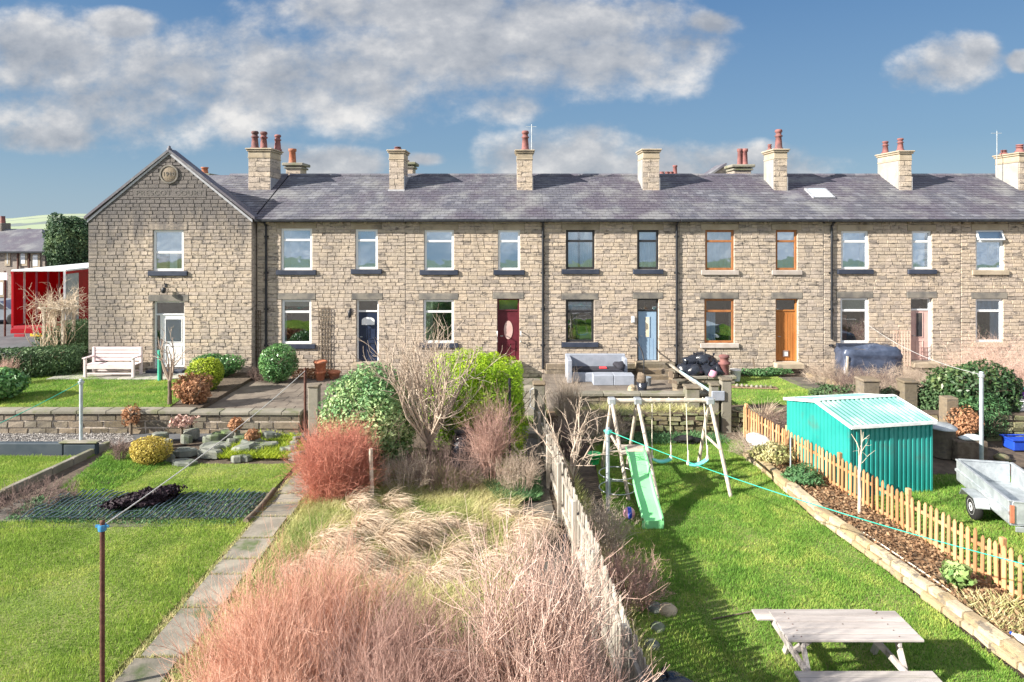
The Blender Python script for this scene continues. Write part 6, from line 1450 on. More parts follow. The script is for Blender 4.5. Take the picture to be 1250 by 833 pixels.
for z in (.2, .66): MB().bbox(0, pl_, -.017, .032, z, z + .06, .006).build('rail', M['picket'], pk, local=True)

# ---------------------------------------------------------------- shed
sh = thing('metal_shed', 'turquoise metal garden shed with pale ribbed roof', 'shed', (7.78, 15.72, 0), R(11)); SW, SD, SE, SR = 2.16, 2.4, 1.68, 1.93
def ribbed(p0, p1, z0, z1, n_, nrm, zfun=None):
    m_ = MB(); p0, p1 = Vector(p0), Vector(p1); nrm = Vector(nrm) * .022
    for i in range(n_):
        for (ta, tb, oa, ob) in ((i, i + .12, 0, 1), (i + .12, i + .50, 1, 1), (i + .50, i + .62, 1, 0), (i + .62, i + 1, 0, 0)):
            a = p0.lerp(p1, ta / n_) + nrm * oa; b = p0.lerp(p1, tb / n_) + nrm * ob; za = zfun(ta / n_) if zfun else z1; zb_ = zfun(tb / n_) if zfun else z1
            m_.add([(a.x, a.y, z0), (b.x, b.y, z0), (b.x, b.y, zb_), (a.x, a.y, za)], [(0, 1, 2, 3)], rnd=.5)
    return m_
ridge = lambda t_: SE + (SR - SE) * (1 - abs(2 * t_ - 1))
ribbed((.03, 0, 0), (SW - .03, 0, 0), 0, SE, 17, (0, -1, 0)).build('front_panel', M['shed'], sh, local=True)
ribbed((0, SD, 0), (0, 0, 0), 0, SE, 17, (-1, 0, 0), ridge).build('side_panel', M['shed'], sh, local=True)
ribbed((SW, 0, 0), (SW, SD, 0), 0, SE, 17, (1, 0, 0), ridge).build('side_panel', M['shed'], sh, local=True)
ribbed((SW - .03, SD, 0), (.03, SD, 0), 0, SE, 17, (0, 1, 0)).build('back_panel', M['shed'], sh, local=True)
for (x, y) in ((0, 0), (SW, 0), (0, SD), (SW, SD)): MB().bbox(x - .03, x + .03, y - .03, y + .03, 0, SE - .01, .006).build('corner_trim', M['shed'], sh, local=True)
MB().bbox(SW * .5 - .05, SW * .5 + .05, -.035, -.025, .03, SE - .1, .003).build('door_joint', M['shed'], sh, local=True)
for k, (ya, za, yb2, zb2) in enumerate(((-.10, SE - .02, SD / 2, SR), (SD + .10, SE - .02, SD / 2, SR))):
    m_ = MB(); nr = 17; x0_, x1_ = -.04, SW + .04
    for i in range(nr):
        for (ta, tb, oa, ob) in ((i, i + .15, 0, 1), (i + .15, i + .45, 1, 1), (i + .45, i + .60, 1, 0), (i + .60, i + 1, 0, 0)):
            xa_ = x0_ + (x1_ - x0_) * ta / nr; xb_ = x0_ + (x1_ - x0_) * tb / nr; oa_, ob_ = .035 * oa + .02, .035 * ob + .02
            m_.add([(xa_, ya, za + oa_), (xb_, ya, za + ob_), (xb_, yb2, zb2 + ob_), (xa_, yb2, zb2 + oa_)], [(0, 1, 2, 3)], rnd=.5)
    m_.build('roof_panel', M['shedroof'], sh, local=True)
MB().bbox(-.06, SW + .06, SD / 2 - .08, SD / 2 + .08, SR + .035, SR + .065, .01).build('ridge_cap', M['shedtrim'], sh, local=True)
MB().bbox(-.06, SW + .06, -.14, -.102, SE - .05, SE + .03, .008).bbox(-.06, SW + .06, SD + .102, SD + .14, SE - .05, SE + .03, .008).build('eave_trim', M['shedtrim'], sh, local=True)
for x in (-.06, SW + .06):
    MB().bar((x, -.12, SE + .0), (x, SD / 2, SR + .02), .03, .07).bar((x, SD + .12, SE + .0), (x, SD / 2, SR + .02), .03, .07).build('verge_trim', M['shedtrim'], sh, local=True)
db = thing('dustbin', 'old galvanised dustbin between shed and stone post', 'bin', (PX(1151, 18.6), 18.6, 0)); MB().lathe([(.26, 0), (.3, .75), (.31, .76)], (PX(1151, 18.6), 18.6, 0), 18).build('body', M['darktwig'] if False else M['walling'], db); MB().lathe([(.34, 0), (.34, .05), (.2, .12), (0, .14)], (PX(1151, 18.6), 18.6, .77), 18).build('lid', M['galv'], db)

# ---------------------------------------------------------------- trailer
tr = thing('car_trailer', 'galvanised steel car trailer parked on the lawn, tailgate side near', 'trailer', (9.82, 13.45, 0), R(-12)); TW, TL, TZ0, TZ1 = 1.12, 2.45, .42, .84
g = M['galv']
MB().bbox(0, TW, 0, TL, TZ0 - .04, TZ0, .006).build('bed', g, tr, local=True)
for x in (0, TW):
    MB().bbox(x - .018, x + .018, .02, TL - .02, TZ0, TZ1, .006).build('side_wall', g, tr, local=True); s_ = -1 if x == 0 else 1
    MB().bbox(x - .035, x + .035, 0, TL, TZ1, TZ1 + .035, .008).build('rim', g, tr, local=True)
    MB().bbox(x + s_ * .018, x + s_ * .036, .0, TL, TZ0 + .18, TZ0 + .24, .004).build('side_rib', g, tr, local=True)
    xw = x + s_ * .16; wc = (xw, 1.15, .27)
    w_ = MB().lathe([(.16, -.075), (.24, -.075), (.27, -.05), (.27, .05), (.24, .075), (.16, .075)], wc, 22, 'x').build('wheel', M['tyre'], tr, local=True)
    MB().lathe([(.03, s_ * .06), (.05, s_ * .085), (.14, s_ * .06), (.165, s_ * .078), (.165, -s_ * .06)], wc, 18, 'x').build('rim', M['white'], w_, local=True)
    md = MB()
    pts = [(1.15 - .40, .40), (1.15 - .28, .56), (1.15 + .28, .56), (1.15 + .40, .40)]
    for (a, b) in zip(pts[:-1], pts[1:]):
        md.add([(x + s_ * .03, a[0], a[1]), (x + s_ * .30, a[0], a[1]), (x + s_ * .30, b[0], b[1]), (x + s_ * .03, b[0], b[1]), (x + s_ * .03, a[0], a[1] - .02), (x + s_ * .30, a[0], a[1] - .02), (x + s_ * .30, b[0], b[1] - .02), (x + s_ * .03, b[0], b[1] - .02)], [(0, 1, 2, 3), (4, 7, 6, 5), (1, 5, 6, 2), (0, 4, 5, 1), (2, 6, 7, 3)])
    md.build('mudguard', g, tr, local=True)
for y in (0, TL): MB().bbox(.03, TW - .03, y - .018, y + .018, TZ0, TZ1, .006).build('tailgate' if y == 0 else 'headboard', g, tr, local=True); MB().bbox(.04, TW - .04, y - .035, y + .035, TZ1, TZ1 + .035, .008).build('rim', g, tr, local=True)
MB().bbox(-.02, .06, -.05, -.02, TZ0 + .02, TZ1 - .05, .006).build('latch', M['terracotta'], tr, local=True)
MB().bbox(.1, TW - .1, -.06, -.02, TZ0 - .12, TZ0 - .04, .006).bbox(.06, .26, -.085, -.06, TZ0 - .13, TZ0 - .03, .006).bbox(TW - .26, TW - .06, -.085, -.06, TZ0 - .13, TZ0 - .03, .006).build('light_board', M['red'] if False else g, tr, local=True)
MB().bar((-.1, 1.15, .27), (TW + .1, 1.15, .27), .06).build('axle', M['black_iron'], tr, local=True)
MB().bar((TW / 2, TL, TZ0 - .06), (TW / 2, TL + .9, TZ0 - .06), .07).build('drawbar', g, tr, local=True)

# ---------------------------------------------------------------- picnic table
ptb = thing('picnic_table', 'bleached wooden picnic table with benches in the right foreground', 'picnic table', (3.70, 9.13, 0)); L = 1.82; m = M['tablewood']
for k in range(5): MB().bbox(random.uniform(-.008, .008), L, .0 + k * .143, .127 + k * .143, .715, .75 + random.uniform(-.004, .004), .006).build('tabletop_board', m, ptb, local=True)
for k in range(2): MB().bbox(.0, L, -.42 + k * .13, -.30 + k * .13, .415, .45, .006).build('bench_board', m, ptb, local=True)
for k in range(2): MB().bbox(-.05 * 1, L - .05, 1.02 + k * .13, 1.14 + k * .13, .415, .45, .006).build('bench_board', m, ptb, local=True)
for x in (.26, L - .26):
    MB().bar((x, .22, .70), (x, -.20, -.02), .045, .09).build('leg', m, ptb, local=True); MB().bar((x + .05, .50, .70), (x + .05, .92, -.02), .045, .09).build('leg', m, ptb, local=True)
    MB().bbox(x + .0 - .072, x - .025, -.40, 1.25, .32, .41, .006).build('cross_bearer', m, ptb, local=True); MB().bbox(x - .072, x - .027, .02, .69, .63, .712, .006).build('top_bearer', m, ptb, local=True)
    MB().bar((x - .05, .36, .36), (x + (.38 if x < 1 else -.38), .36, .70), .045, .08).build('brace', m, ptb, local=True)
for (x, y) in [(xx, .067 + k * .143) for xx in (.2, L - .3) for k in range(5)]: MB().lathe([(.009, 0), (.009, .004), (0, .006)], (x, y, .7535), 6).build('bolt', M['rustpole'], ptb, local=True)
for (x, y) in ((.9, .36), (.1, .08), (1.5, .62)): MB().lathe([(.012, 0), (.012, .003)], (x, y, .7505), 8).build('knot', M['bark'], ptb, local=True)
tag(MB().tube([(*G(870, 758), .03), (*G(942, 746), .05)], .012, 5).build('fallen_stick', M['bark']), 'thin stick lying on the lawn left of the picnic table', 'stick')

# ---------------------------------------------------------------- yard items
sf = thing('corner_sofa', 'grey rattan garden sofa with chaise in the paved yard', 'sofa', (PX(692, 25), 24.4, .57)); W_ = 2.25; m = M['sofa']
MB().bbox(0, W_, 1.25, 1.42, 0, .88, .02).build('backrest', m, sf, local=True); MB().bbox(0, .17, .3, 1.25, 0, .84, .02).build('armrest', m, sf, local=True); MB().bbox(W_ - .14, W_, .75, 1.25, 0, .80, .02).build('armrest', m, sf, local=True)
MB().bbox(.18, W_ - .15, .5, 1.24, 0, .34, .02).build('seat', m, sf, local=True); MB().bbox(.9, 1.62, -.02, .49, 0, .36, .015).build('footstool', m, sf, local=True); MB().bbox(1.635, 2.36, -.02, .49, 0, .36, .015).build('footstool', m, sf, local=True)
MB().bbox(.2, W_ - .17, .62, 1.22, .345, .44, .03).build('cushion', M['cushion'], sf, local=True)
rc = thing('red_cloth', 'small red cloth on the dark sofa cushions', 'cloth', (sf.location.x + 1.35, sf.location.y + .8, 1.01)); MB().bbox(-.14, .14, -.12, .1, 0, .05, .02).build('cloth', M['redcloth'], rc, local=True)
tag(blob(None, 'dark_jacket', 'cushion', (sf.location.x + 1.95, sf.location.y + .85, 1.12), (.2, .2, .15), 33, 16, 10, .3, org=(sf.location.x + 1.95, 25.2, 1.02)), 'dark bundle at the right end of the sofa', 'bundle')
hr = thing('hand_rail', 'curved black hand rail left of the pale blue door', 'hand rail', (PX(786, 25.4), 25.4, .57)); MB().tube([(PX(776, 26.2), 26.2, PZ(412, 26.2)), (PX(778, 26), 26.0, PZ(417, 26)), (PX(784, 25.5), 25.5, PZ(430, 25.5)), (PX(786, 25.3), 25.3, PZ(440, 25.3)), (PX(786, 25.3), 25.3, .56)], .028, 8).build('rail', M['black_iron'], hr)
sp_ = thing('planter', 'rusty planter with dead plant at the foot of the hand rail', 'planter', (PX(784, 23.6), 23.6, .57)); MB().lathe([(.14, 0), (.2, .3), (.15, .3)], (PX(784, 23.6), 23.6, .57), 12).build('pot', M['bag'], sp_); blob(sp_, 'dead_plant', 'bark', (PX(783, 23.6), 23.6, 1.0), (.13, .13, .2), 5, 14, 10, .35)
bkx = thing('bucket', 'small grey-blue bucket behind the rusty planter', 'bucket', (PX(790, 24.4), 24.4, .57)); MB().lathe([(.12, 0), (.16, .28), (.17, .3), (.13, .3)], (PX(790, 24.4), 24.4, .57), 14).build('body', M['carpaint'], bkx)
tag(blob(None, 'stone_ornament', 'goldstone', (PX(772, 22.4), 22.4, .8), (.16, .13, .28), 51, 12, 9, .25, .56, org=(4, 22.4, .57)), 'pale weathered stone ornament by the yard wall', 'ornament')
for k, (px, yy, w) in enumerate([(795, 25.6, .6), (808, 25.9, .5)]): pass
# steps to pale blue door
stp = thing('door_steps', 'worn stone steps up to the pale blue door', 'steps', (5.2, 25.7, .55))
for k in range(3): MB().bbox(4.75, 6.2, 25.3 + k * .3, 26.35, .5 + k * .16, .72 + k * .16 + .001 * k, .02).build('step', M['walling'], stp)
# timber dividers between the two yards
tag(MB().bar((PX(818, 25.2), 25.2, 1.15), (PX(868, 21.3), 21.3, 1.0), .07, .06).build('divider_rail', M['greywood']), 'bleached timber rail sloping between the sofa yard and the bin bags', 'rail')
pi = thing('drain_pipe', 'pale blue pipe sloping down to the gateposts right of the swings', 'pipe', (PX(838, 23.5), 23.5, 1.0)); MB().tube([(PX(830, 24.2), 24.2, 1.12), (PX(868, 21.25), 21.25, 1.12)], .04, 8).build('pipe', mat('pale_blue_pipe', (.28, .42, .46), None, 3, .5, 0), pi); MB().tube([(PX(846, 22.8), 22.8, 1.12), (PX(850, 22.6), 22.6, 1.12)], .055, 8).build('joint', M['greypole'], pi)
tag(MB().bbox(PX(866, 21), PX(882, 21), 20.75, 20.8, .95, 1.25, .02).build('blue_board', M['sofa']), 'small blue grey board fixed by the gateposts', 'board')
for k in range(3): tag(garden_wall(('broken low wall stub between sofa yard and bin bags, nearest', 'broken low wall stub between sofa yard and bin bags, middle', 'broken low wall stub between sofa yard and bin bags, farthest')[k], (5.55 + k * .12, 22.3 + k * 1.1), (6.25 + k * .1, 22.6 + k * 1.1), .5, .85 + .1 * k, .3, .16, (.2, .4), 'walling', False, rough=True), None, None)
# bin bags
bags = [(835, 24.75, .32, 'leftmost black bin bag of the pile', .92), (848, 24.6, .36, 'second black bin bag from the left, lying in front', .92), (862, 24.6, .34, 'black bin bag in the middle front of the pile', .92), (874, 24.65, .3, 'rightmost black bin bag next to the chimney pot', .92), (844, 24.95, .34, 'black bin bag at the back left of the pile', 1.15), (858, 24.95, .36, 'topmost black bin bag of the pile', 1.25), (868, 24.95, .32, 'black bin bag at the back right of the pile', 1.12)]
for k, (px, yy, r_, lb, z) in enumerate(bags):
    x = PX(px, yy); o = thing('bin_bag', lb, 'bin bag', (x, yy, z - .05), 0, 'black bin bags piled by the wall'); blob(o, 'bag_body', 'bag', (x, yy, z + .14), (r_, r_ * .8, .24), 200 + k, 22, 14, .2, z - .06, freq=2.6)
    MB().tube([(x + .05, yy - .02, z + .33), (x + .07, yy - .04, z + .42), (x + .09, yy - .05, z + .5)], [.05, .018, .05], 7).build('knot', M['bag'], o)
tag(blob(None, 'pink_bag', 'pinkball', (PX(869, 24.3), 24.2, 1.02), (.13, .1, .13), 61, 14, 10, .3, .9, org=(7.1, 24.2, .9)), 'small pink and green carrier on the bin bags', 'bag')
cp = thing('chimney_pot', 'old clay chimney pot standing on the yard wall beside the bin bags', 'chimney pot', (PX(884, 24.6), 24.6, .9)); MB().lathe([(.2, 0), (.2, .06), (.17, .1), (.165, .6), (.22, .64), (.22, .7), (.15, .74), (.15, .85), (.2, .88), (.17, .95), (.1, .96)], (PX(884, 24.6), 24.6, .66), 16).build('pot_body', M['redpot'], cp)
wb = thing('bucket', 'white plastic bucket right of the clay chimney pot', 'bucket', (PX(898, 24.9), 24.9, .62)); MB().lathe([(.15, 0), (.19, .38), (.205, .39), (.205, .42), (.16, .42)], (PX(898, 24.9), 24.9, .62), 16).build('body', M['white'], wb); MB().tube([(PX(898, 24.9) + .2 * math.cos(R(a)), 24.87, .98 + .16 * math.sin(R(a))) for a in range(180, 361, 20)], .008, 5).build('handle', M['galv'], wb)
tag(MB().bar((PX(919, 26.1), 26.1, PZ(437, 26.1)), (PX(923, 25.8), 25.8, .62), .05).build('timber_prop', M['bark']), 'dark timber leaning on the wall left of the orange door', 'timber')
leaf_bush('low_plants', 'low green plants along the back of the orange door lawn', 'plants', (PX(930, 25.6), 25.7, .62), (1.1, .25, .14), M['dkherb'], 170, 1500, .05, .5, .3, trunk=False)
fbx = G(918, 474, .62); bdr = thing('flower_border', 'narrow soil border with white stones in the orange door lawn', 'border', (fbx[0], fbx[1], .62)); MB().bbox(-.75, .85, -.16, .16, 0, .05, .02).build('soil', M['litter'], bdr, local=True)
for k in range(8): blob(bdr, 'border_stone', 'coping', (fbx[0] - .5 + k * .16, fbx[1] - .05 + random.uniform(-.05, .05), .70), (.06, .05, .06), 300 + k, 8, 6, .2)
bdr.rotation_euler.z = -.12
ke = thing('path_edging', 'line of golden edging stones right of the dark path below the pink door', 'edging', (11.2, 25.2, .62)); 
for k in range(8):
    t_ = k / 7; link('stone', block_mesh('goldstone', M['goldstone'], k), ke, (t_ * 1.15 - .1, -t_ * 3.4, .08), (.17, .5, .18), (0, 0, .33))
# tarpaulin over a stack: rigid top, drapes
tp = thing('tarpaulin_stack', 'dark blue tarpaulin draped over a stack below the pink door house window', 'tarpaulin', (PX(1058, 25), 24.9, .6)); rngt = np.random.default_rng(8); nu, nv = 44, 26; V = []
for i in range(nu):
    for j in range(nv):
        u_ = i / (nu - 1) * 2 * math.pi; s_ = j / (nv - 1); cx_, cy_ = math.cos(u_), math.sin(u_); e = .35
        bx, by = math.copysign(abs(cx_) ** e, cx_), math.copysign(abs(cy_) ** e, cy_)
        if s_ < .35: f_ = s_ / .35; x, y, z = bx * 1.02 * f_, by * .42 * f_, 1.28 + .10 * math.sin(bx * 2.2) + .03 * math.sin(u_ * 5) * f_ - .05 * f_ ** 6
        else:
            f_ = (s_ - .35) / .65; fl_ = 1 + .06 * f_ + .05 * f_ * math.sin(u_ * 9 + 1) + .035 * f_ * math.sin(u_ * 23); x, y, z = bx * 1.04 * fl_, by * .44 * fl_ * (1 + .1 * f_), 1.24 - f_ * (1.12 + .08 * math.sin(u_ * 7)) + .02 * math.sin(u_ * 17 + f_ * 6)
            if .1 < f_ < .25: x *= 1.03; y *= 1.06
        w1 = lump(np.array([[x, y, z]]), 3, 3.2)[0]; w2 = lump(np.array([[x, y, z]]), 4, 8.0)[0]; V.append((x * (1 + .05 * w1 * s_), y * (1 + .10 * w1 * s_ + .05 * w2 * s_), max(0, z + .07 * w1 + .03 * w2 - .10 * (x > 0) * x)))
Fq = np.array([(i * nv + j, ((i + 1) % nu) * nv + j, ((i + 1) % nu) * nv + j + 1, i * nv + j + 1) for i in range(nu - 1) for j in range(nv - 1)])
npmesh('sheet', V, Fq, M['tarp'], tp, None, True, origin=(0, 0, 0)); MB().bbox(-.9, .9, -.32, .32, 0, 1.15, .02).build('stack', M['bark'], tp, local=True)
MB().bar((-1.05, -.5, 0), (-.98, -.46, 1.0), .06).build('prop', M['swingwood'], tp, local=True)
# shrubs on the right
leaf_bush('ivy_mound', 'dark ivy clump between the two old gateposts behind the shed', 'bush', (PX(1088, 21.6), 21.6, .3), (.75, .5, .42), M['hedge'], 195, 2600, .05, .5, .3)
leaf_bush('ivy_mound', 'dark green scrub left of the far gatepost behind the shed', 'bush', (PX(1022, 22.4), 22.4, .45), (.8, .5, .3), M['hedge'], 196, 2200, .05, .5, .35)
R_ = [('greytwig', 1020, 24.6, .9, .8, 'purplish low brush left of the tarpaulin'), ('darktwig', 1055, 23.6, 1.1, .75, 'dark brush in front of the tarpaulin'), ('greytwig', 1100, 23.2, 1.1, .95, 'grey brush in front of the wire trellis'), ('greytwig', 1075, 22.0, .9, .7, 'low grey brush between the two old gateposts'),
      ('greytwig', 1140, 22.6, 1.1, .9, 'straggly pale brush left of the big laurel'), ('pinktwig', 1228, 23.4, 1.5, 1.75, 'tall pink-brown twigs at the right edge above the laurel'), ('mauvetwig', 1255, 21.4, 1.2, 1.2, 'reddish twigs at the right edge, lower'), ('darktwig', 1040, 21.9, .8, .5, 'thin dark brush right behind the shed ridge')]
for k, (mt, px, yy, r_, h_, lb) in enumerate(R_): twig_shrub('bare_brush', lb, 'shrub', (PX(px, yy), yy, .55), r_, h_, M[mt], 180 + k, 110, (6, 5), .009, .9, .08, .7, wob=.25)
leaf_bush('laurel_bush', 'large spreading laurel behind the right-hand washing pole', 'bush', (PX(1188, 21.0), 21.0, .2), (1.5, .9, .95), leaf_mat('olive_laurel_leaf', [(0, (.02, .06, .025)), (1, (.22, .27, .10)), (.55, (.06, .12, .045))], .2, .4, .4, .5), 190, 7000, .075, .45, .15, top=1)
leaf_bush('rosemary_bush', 'blue green feathery shrub below the large laurel', 'bush', (PX(1198, 20.2), 20.2, 0), (.85, .45, .62), M['dkherb'], 191, 4200, .06, .25, .25)
leaf_bush('ivy_mound', 'greyish ivy spilling over the wall left of the laurel', 'bush', (PX(1150, 21.2), 21.2, .2), (1.1, .7, .55), M['hedge'], 192, 4200, .05, .5, .3)
bx_ = thing('storage_box', 'white box with purple and turquoise things on top at the right edge', 'box', (PX(1248, 20.6), 20.6, .75)); xx = PX(1246, 20.6); MB().bbox(xx - .18, xx + .6, 20.4, 20.8, .72, 1.0, .02).build('box', M['white'], bx_); MB().bbox(xx - .2, xx + .62, 20.38, 20.82, 1.0, 1.04, .01).build('lid', M['white'], bx_); blob(bx_, 'purple_item', 'purple', (xx + .2, 20.6, 1.15), (.17, .14, .13), 7); blob(bx_, 'turquoise_item', 'cyan', (xx + .22, 20.62, 1.36), (.12, .1, .1), 8)
bt2 = thing('plastic_tub', 'bright blue plastic tub on the stones at the right edge', 'tub', (PX(1240, 19.3), 19.3, 0)); xx = PX(1244, 19.2); MB().bbox(xx - .3, xx + .45, 19.0, 19.45, 0, .28, .03).build('body', M['bluetub'], bt2)
MB().bbox(xx - .36, xx + .51, 18.95, 18.99, .29, .33, .01).bbox(xx - .36, xx + .51, 19.46, 19.50, .29, .33, .01).bbox(xx - .36, xx - .31, 18.99, 19.46, .29, .33, .01).build('tub_rim', M['bluetub'], bt2)
pb_ = thing('planter_box', 'dark timber planter with white tray on top behind the trailer', 'planter', (PX(1181, 18.3), 18.3, 0)); MB().bbox(PX(1163, 18.3), PX(1200, 18.3), 18.1, 18.6, 0, .55, .02).build('box', M['bark'], pb_); blob(pb_, 'white_tray', 'shedtrim', (PX(1185, 18.3), 18.3, .6), (.28, .18, .08), 9)
leaf_bush('russet_bush', 'russet brown dry plant above the dark planter', 'plant', (PX(1178, 19.3), 19.3, .3), (.4, .3, .4), M['russet'], 193, 1500, .045, .5, .3, trunk=False)
for k, (px, py, s_) in enumerate([(1216, 575, .18), (1232, 580, .2), (1246, 588, .18), (1222, 562, .2), (1130, 590, .1)]):
    x, y = G(px, py); tag(blob(None, 'loose_rock', 'terracotta' if k in (1, 2) else 'drystone', (x, y, s_ * .4), (s_, s_ * .8, s_ * .6), 400 + k, 9, 7, .25, -.02, org=(x, y, 0)), ('grey stone behind the trailer headboard', 'reddish brick lump beside the trailer, left one', 'reddish brick lump beside the trailer, right one', 'stone under the blue tub', 'small stone by the shed corner on the lawn')[k], 'rock')
tag(MB().bbox(PX(1131, 23), PX(1140, 23), 22.9, 23.0, .95, 1.15, .02).build('pale_tile', M['cyan'] if False else M['net']), 'small pale green card among the brush below the pink door', 'card')

# ---------------------------------------------------------------- far left: lorry, street, tree
lo = thing('curtain_side_lorry', 'red lorry with white roof, its rear open towards us', 'lorry', (-22.9, 33, .43), R(1.5)); LW, LL, B0, B1 = 2.6, 11.5, 1.0, 3.62
m = M['red']; h_ = LW / 2
MB().bbox(-h_, h_, 0, LL, B1, B1 + .09, .02).build('roof', M['shedtrim'], lo, local=True); MB().bbox(-h_, h_, 0, LL, B0 - .16, B0, .01).build('deck', M['darkred'], lo, local=True)
MB().bbox(h_ - .03, h_, .12, LL, B0 + .002, B1 - .12, .006).build('curtain', m, lo, local=True); MB().bbox(-h_, -h_ + .03, .12, LL, B0 + .002, B1 - .12, .006).build('curtain', m, lo, local=True); MB().bbox(-h_ + .04, h_ - .04, LL - .08, LL, B0, B1, .006).build('headboard', M['darkred'], lo, local=True)
for s_ in (-1, 1):
    MB().bbox(min(s_ * h_, s_ * (h_ - .12)), max(s_ * h_, s_ * (h_ - .12)), 0, .115, B0 - .1, B1, .008).build('rear_post', m if s_ < 0 else M['lead'], lo, local=True); MB().bbox(min(s_ * h_, s_ * (h_ + .03)), max(s_ * h_, s_ * (h_ + .03)), .0, LL, B1 - .12, B1, .004).build('cant_rail', m, lo, local=True)
    for k in range(12):
        yy = .8 + k * .9; MB().bbox(s_ * h_ - .065 if s_ > 0 else -h_ + .035, s_ * h_ - .035 if s_ > 0 else -h_ + .065, yy, yy + .13, B0, B1, .004).build('curtain_pole', M['pinkball'] if k % 3 else M['shedtrim'], lo, local=True)
        MB().bbox(min(s_ * (h_ + .002), s_ * (h_ + .02)), max(s_ * (h_ + .002), s_ * (h_ + .02)), yy, yy + .05, B0 - .1, B0 + .3, .003).build('curtain_strap', M['darkred'] if k % 2 else M['pinkball'], lo, local=True)
MB().bbox(h_ + .001, h_ + .02, .1, 1.0, B0 + .0, B1 - .12, .004).build('rear_door', M['lead'], lo, local=True)
for k in range(3): MB().bbox(h_ - .04 - k * .0, h_ - .035, 1.2, 9, B0 + .5 + k * .7, B0 + .6 + k * .7, .002).build('inner_lath', M['paletwig'] if False else M['swingwood'], lo, local=True)
MB().bbox(-h_, h_, -.05, .1, B0 - .36, B0 - .17, .01).build('rear_beam', m, lo, local=True); MB().bbox(-.35, .35, -.075, -.055, B0 - .5, B0 - .37, .004).build('number_plate', M['platey'], lo, local=True)
for s_ in (-1, 1): MB().bbox(min(s_ * .6, s_ * 1.1), max(s_ * .6, s_ * 1.1), -.09, -.055, B0 - .52, B0 - .38, .006).build('tail_light', M['darkred'], lo, local=True)
for s_ in (-1, 1):
    for yy in (1.8, 3.1, 4.4, 9.5): w_ = MB().lathe([(.3, -.14), (.47, -.14), (.5, -.1), (.5, .1), (.47, .14), (.3, .14)], (s_ * 1.05, yy, .5), 18, 'x').build('wheel', M['tyre'], lo, local=True); MB().lathe([(.05, s_ * .12), (.28, s_ * .08), (.3, s_ * .12)], (s_ * 1.05, yy, .5), 14, 'x').build('hub', M['galv'], w_, local=True)
cab = MB().bbox(-1.2, 1.2, LL + .5, LL + 2.6, .5, 3.1, .08).build('cab', m, lo, local=True)
# parked car
ca = thing('parked_car', 'silver parked car cut by the left picture edge, behind the lorry', 'car', (PX(-2, 41), 41, .43), R(4))
MB().prism([(-2.1, .3), (2.1, .3), (2.15, .75), (1.2, .9), (.6, 1.38), (-.9, 1.4), (-1.7, .95), (-2.15, .85)], -.85, .85).build('body', M['carpaint'], ca, local=True)
MB().prism([(-1.5, .95), (1.05, .92), (.55, 1.32), (-.85, 1.34)], -.87, .87).build('windows', M['room'], ca, local=True)
for x in (-1.35, 1.35):
    for s_ in (-1, 1): w_ = MB().lathe([(.2, -.1), (.31, -.1), (.33, -.07), (.33, .07), (.31, .1), (.2, .1)], (x, s_ * .8, .33), 16, 'y').build('wheel', M['tyre'], ca, local=True); MB().lathe([(.03, s_ * .09), (.19, s_ * .06), (.2, s_ * .09)], (x, s_ * .8, .33), 12, 'y').build('rim', M['galv'], w_, local=True)
sgn = thing('street_sign', 'pale blue street sign on a dark post at the far left', 'sign', (PX(5, 36), 36, .43)); MB().bbox(PX(-3, 36), PX(10.5, 36), 35.9, 35.94, PZ(342, 36), PZ(333, 36), .01).build('sign_plate', M['net'], sgn); MB().tube([(PX(6, 36), 36, .43), (PX(6, 36), 36, PZ(331, 36))], .05, 8).build('post', M['rustpole'], sgn)

# distant stone houses
def far_house(label, x0, x1, yd, z0, ze, zr, depth, wins, wallm='farstone', hip=3.0):
    o = thing('distant_house', label, 'house', (x0, yd, z0)); w = MB().box(x0, x1, yd, yd + depth, z0, ze).build('wall', M[wallm], o)
    r = MB(); a = (x0 - .3, yd - .35, ze); b = (x1 + .3, yd - .35, ze); c = (x1 + .3, yd + depth + .3, ze); d_ = (x0 - .3, yd + depth + .3, ze); e = (x0 - .3, yd + depth / 2, zr); f_ = (x1 - hip, yd + depth / 2, zr)
    r.add([a, b, c, d_, e, f_], [(0, 1, 5, 4), (1, 2, 5), (2, 3, 4, 5), (0, 4, 3), (0, 3, 2, 1)]); rf = r.build('roof', M['slate'], o)
    MB().bbox(x0 - .3, x1 + .3, yd - .45, yd - .36, ze - .12, ze + .02, .02).build('gutter', M['black_iron'], o)
    for (xa, xb, za, zb_) in wins:
        wv = MB().bbox(xa - .12, xb + .12, yd - .06, yd - .002, za - .18, zb_ + .18, .01).build('window', M['smooth_stone'], o); n_ = max(1, round((xb - xa) / .55))
        for k in range(n_): q0 = xa + (xb - xa) * k / n_; MB().box(q0 + .05, xa + (xb - xa) * (k + 1) / n_ - .05, yd - .075, yd - .062, za, zb_).build('pane', M['net' if k % 2 == 0 else 'blind_blue'], wv)
    return o, rf
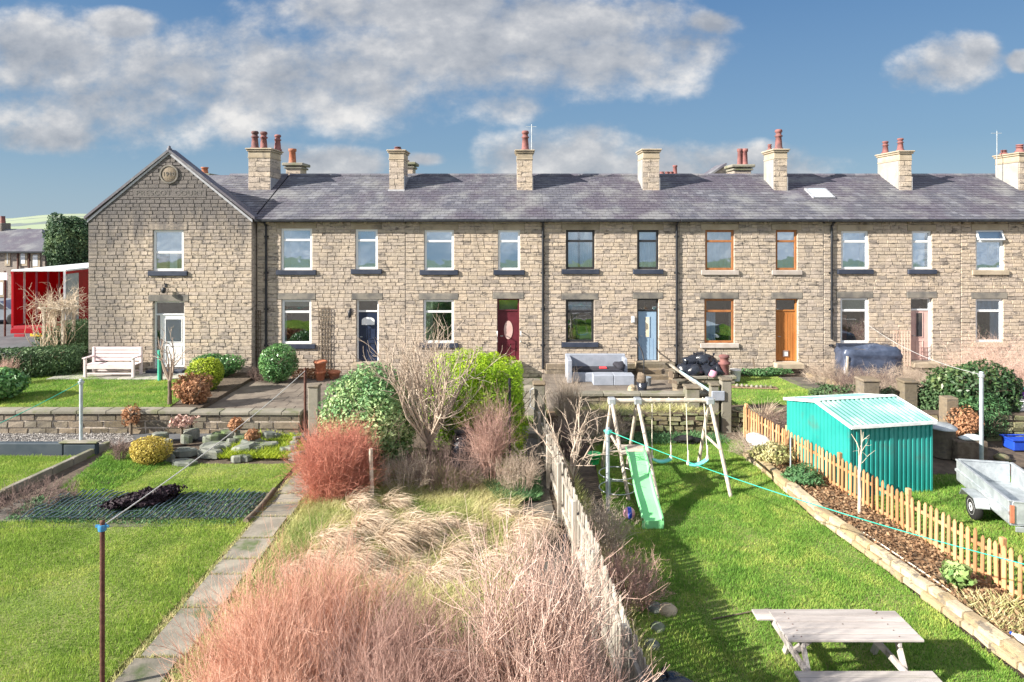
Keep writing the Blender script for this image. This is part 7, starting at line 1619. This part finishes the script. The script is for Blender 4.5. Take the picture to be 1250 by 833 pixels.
Yh = 50; o, rf = far_house('stone house with slate roof at the far left behind the lorry', PX(-40, Yh), PX(55, Yh), Yh, -.5, PZ(307, Yh), PZ(280, Yh), 8,
    [(PX(25, Yh), PX(32, Yh), PZ(322, Yh), PZ(309.5, Yh)), (PX(40, Yh), PX(47.5, Yh), PZ(325, Yh), PZ(311, Yh)), (PX(8.5, Yh), PX(11, Yh), PZ(322, Yh), PZ(308.5, Yh)), (PX(26, Yh), PX(33, Yh), PZ(352, Yh), PZ(340, Yh)), (PX(40, Yh), PX(47, Yh), PZ(352, Yh), PZ(340, Yh)), (PX(0, Yh), PX(5, Yh), PZ(360, Yh), PZ(345, Yh))])
MB().bbox(PX(-1, 54), PX(8, 54), 53.5, 54.5, PZ(290, 54), PZ(272.5, 54), .04).build('chimney', M['farstone'], rf); MB().lathe([(.2, 0), (.15, .5), (.18, .55)], (PX(3.5, 54), 54, PZ(272.5, 54)), 8).build('chimney_pot', M['redpot'], rf)
for px in (23, 36.5): MB().tube([(PX(px, Yh), Yh - .1, -.4), (PX(px, Yh), Yh - .1, PZ(307, Yh))], .06, 6).build('drainpipe', M['rustpole'], o)
o, rf = far_house('dark slate roofed house behind the far left stone house', PX(16, 66), PX(62, 66), 66, -1, PZ(307, 66), PZ(281, 66), 9, [], hip=2.5)
MB().bbox(PX(32.5, 70), PX(35, 70), 70, 70.4, PZ(285, 70), PZ(279, 70), .04).build('chimney_pot', M['terracotta'], rf)
o = thing('distant_house', 'orange brick building between the stone house and the evergreen', 'house', (PX(66, 60), 60, 0)); MB().bbox(PX(50, 60), PX(82, 60), 60, 66, -1, PZ(318, 60), .05).build('wall', M['brick'], o); MB().prism([(PX(48, 60), PZ(318, 60)), (PX(84, 60), PZ(318, 60)), (PX(78, 60), PZ(314, 60)), (PX(54, 60), PZ(314, 60))], 59.7, 66).build('roof', M['slate'], o)
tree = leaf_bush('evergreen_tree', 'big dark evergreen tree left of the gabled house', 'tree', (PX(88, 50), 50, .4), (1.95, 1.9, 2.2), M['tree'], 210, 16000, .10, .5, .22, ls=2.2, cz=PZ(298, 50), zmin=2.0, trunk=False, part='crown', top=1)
MB().tube([(PX(88, 50), 50, .2), (PX(88, 50), 50, 4.6)], [.3, .15], 9).build('trunk', M['bark'], tree)
leaf_bush('hedge', 'low dark hedge across the road below the stone house', 'hedge', (PX(30, 46), 46, .4), (3.0, .6, .45), M['hedge'], 211, 3000, .09, .5, .1, box=True)
for k, (px, w) in enumerate([(52, 8), (64, 6), (78, 10)]): pass
bpy.data.objects.remove(bpy.data.objects['nothing']) if 'nothing' in bpy.data.objects else None
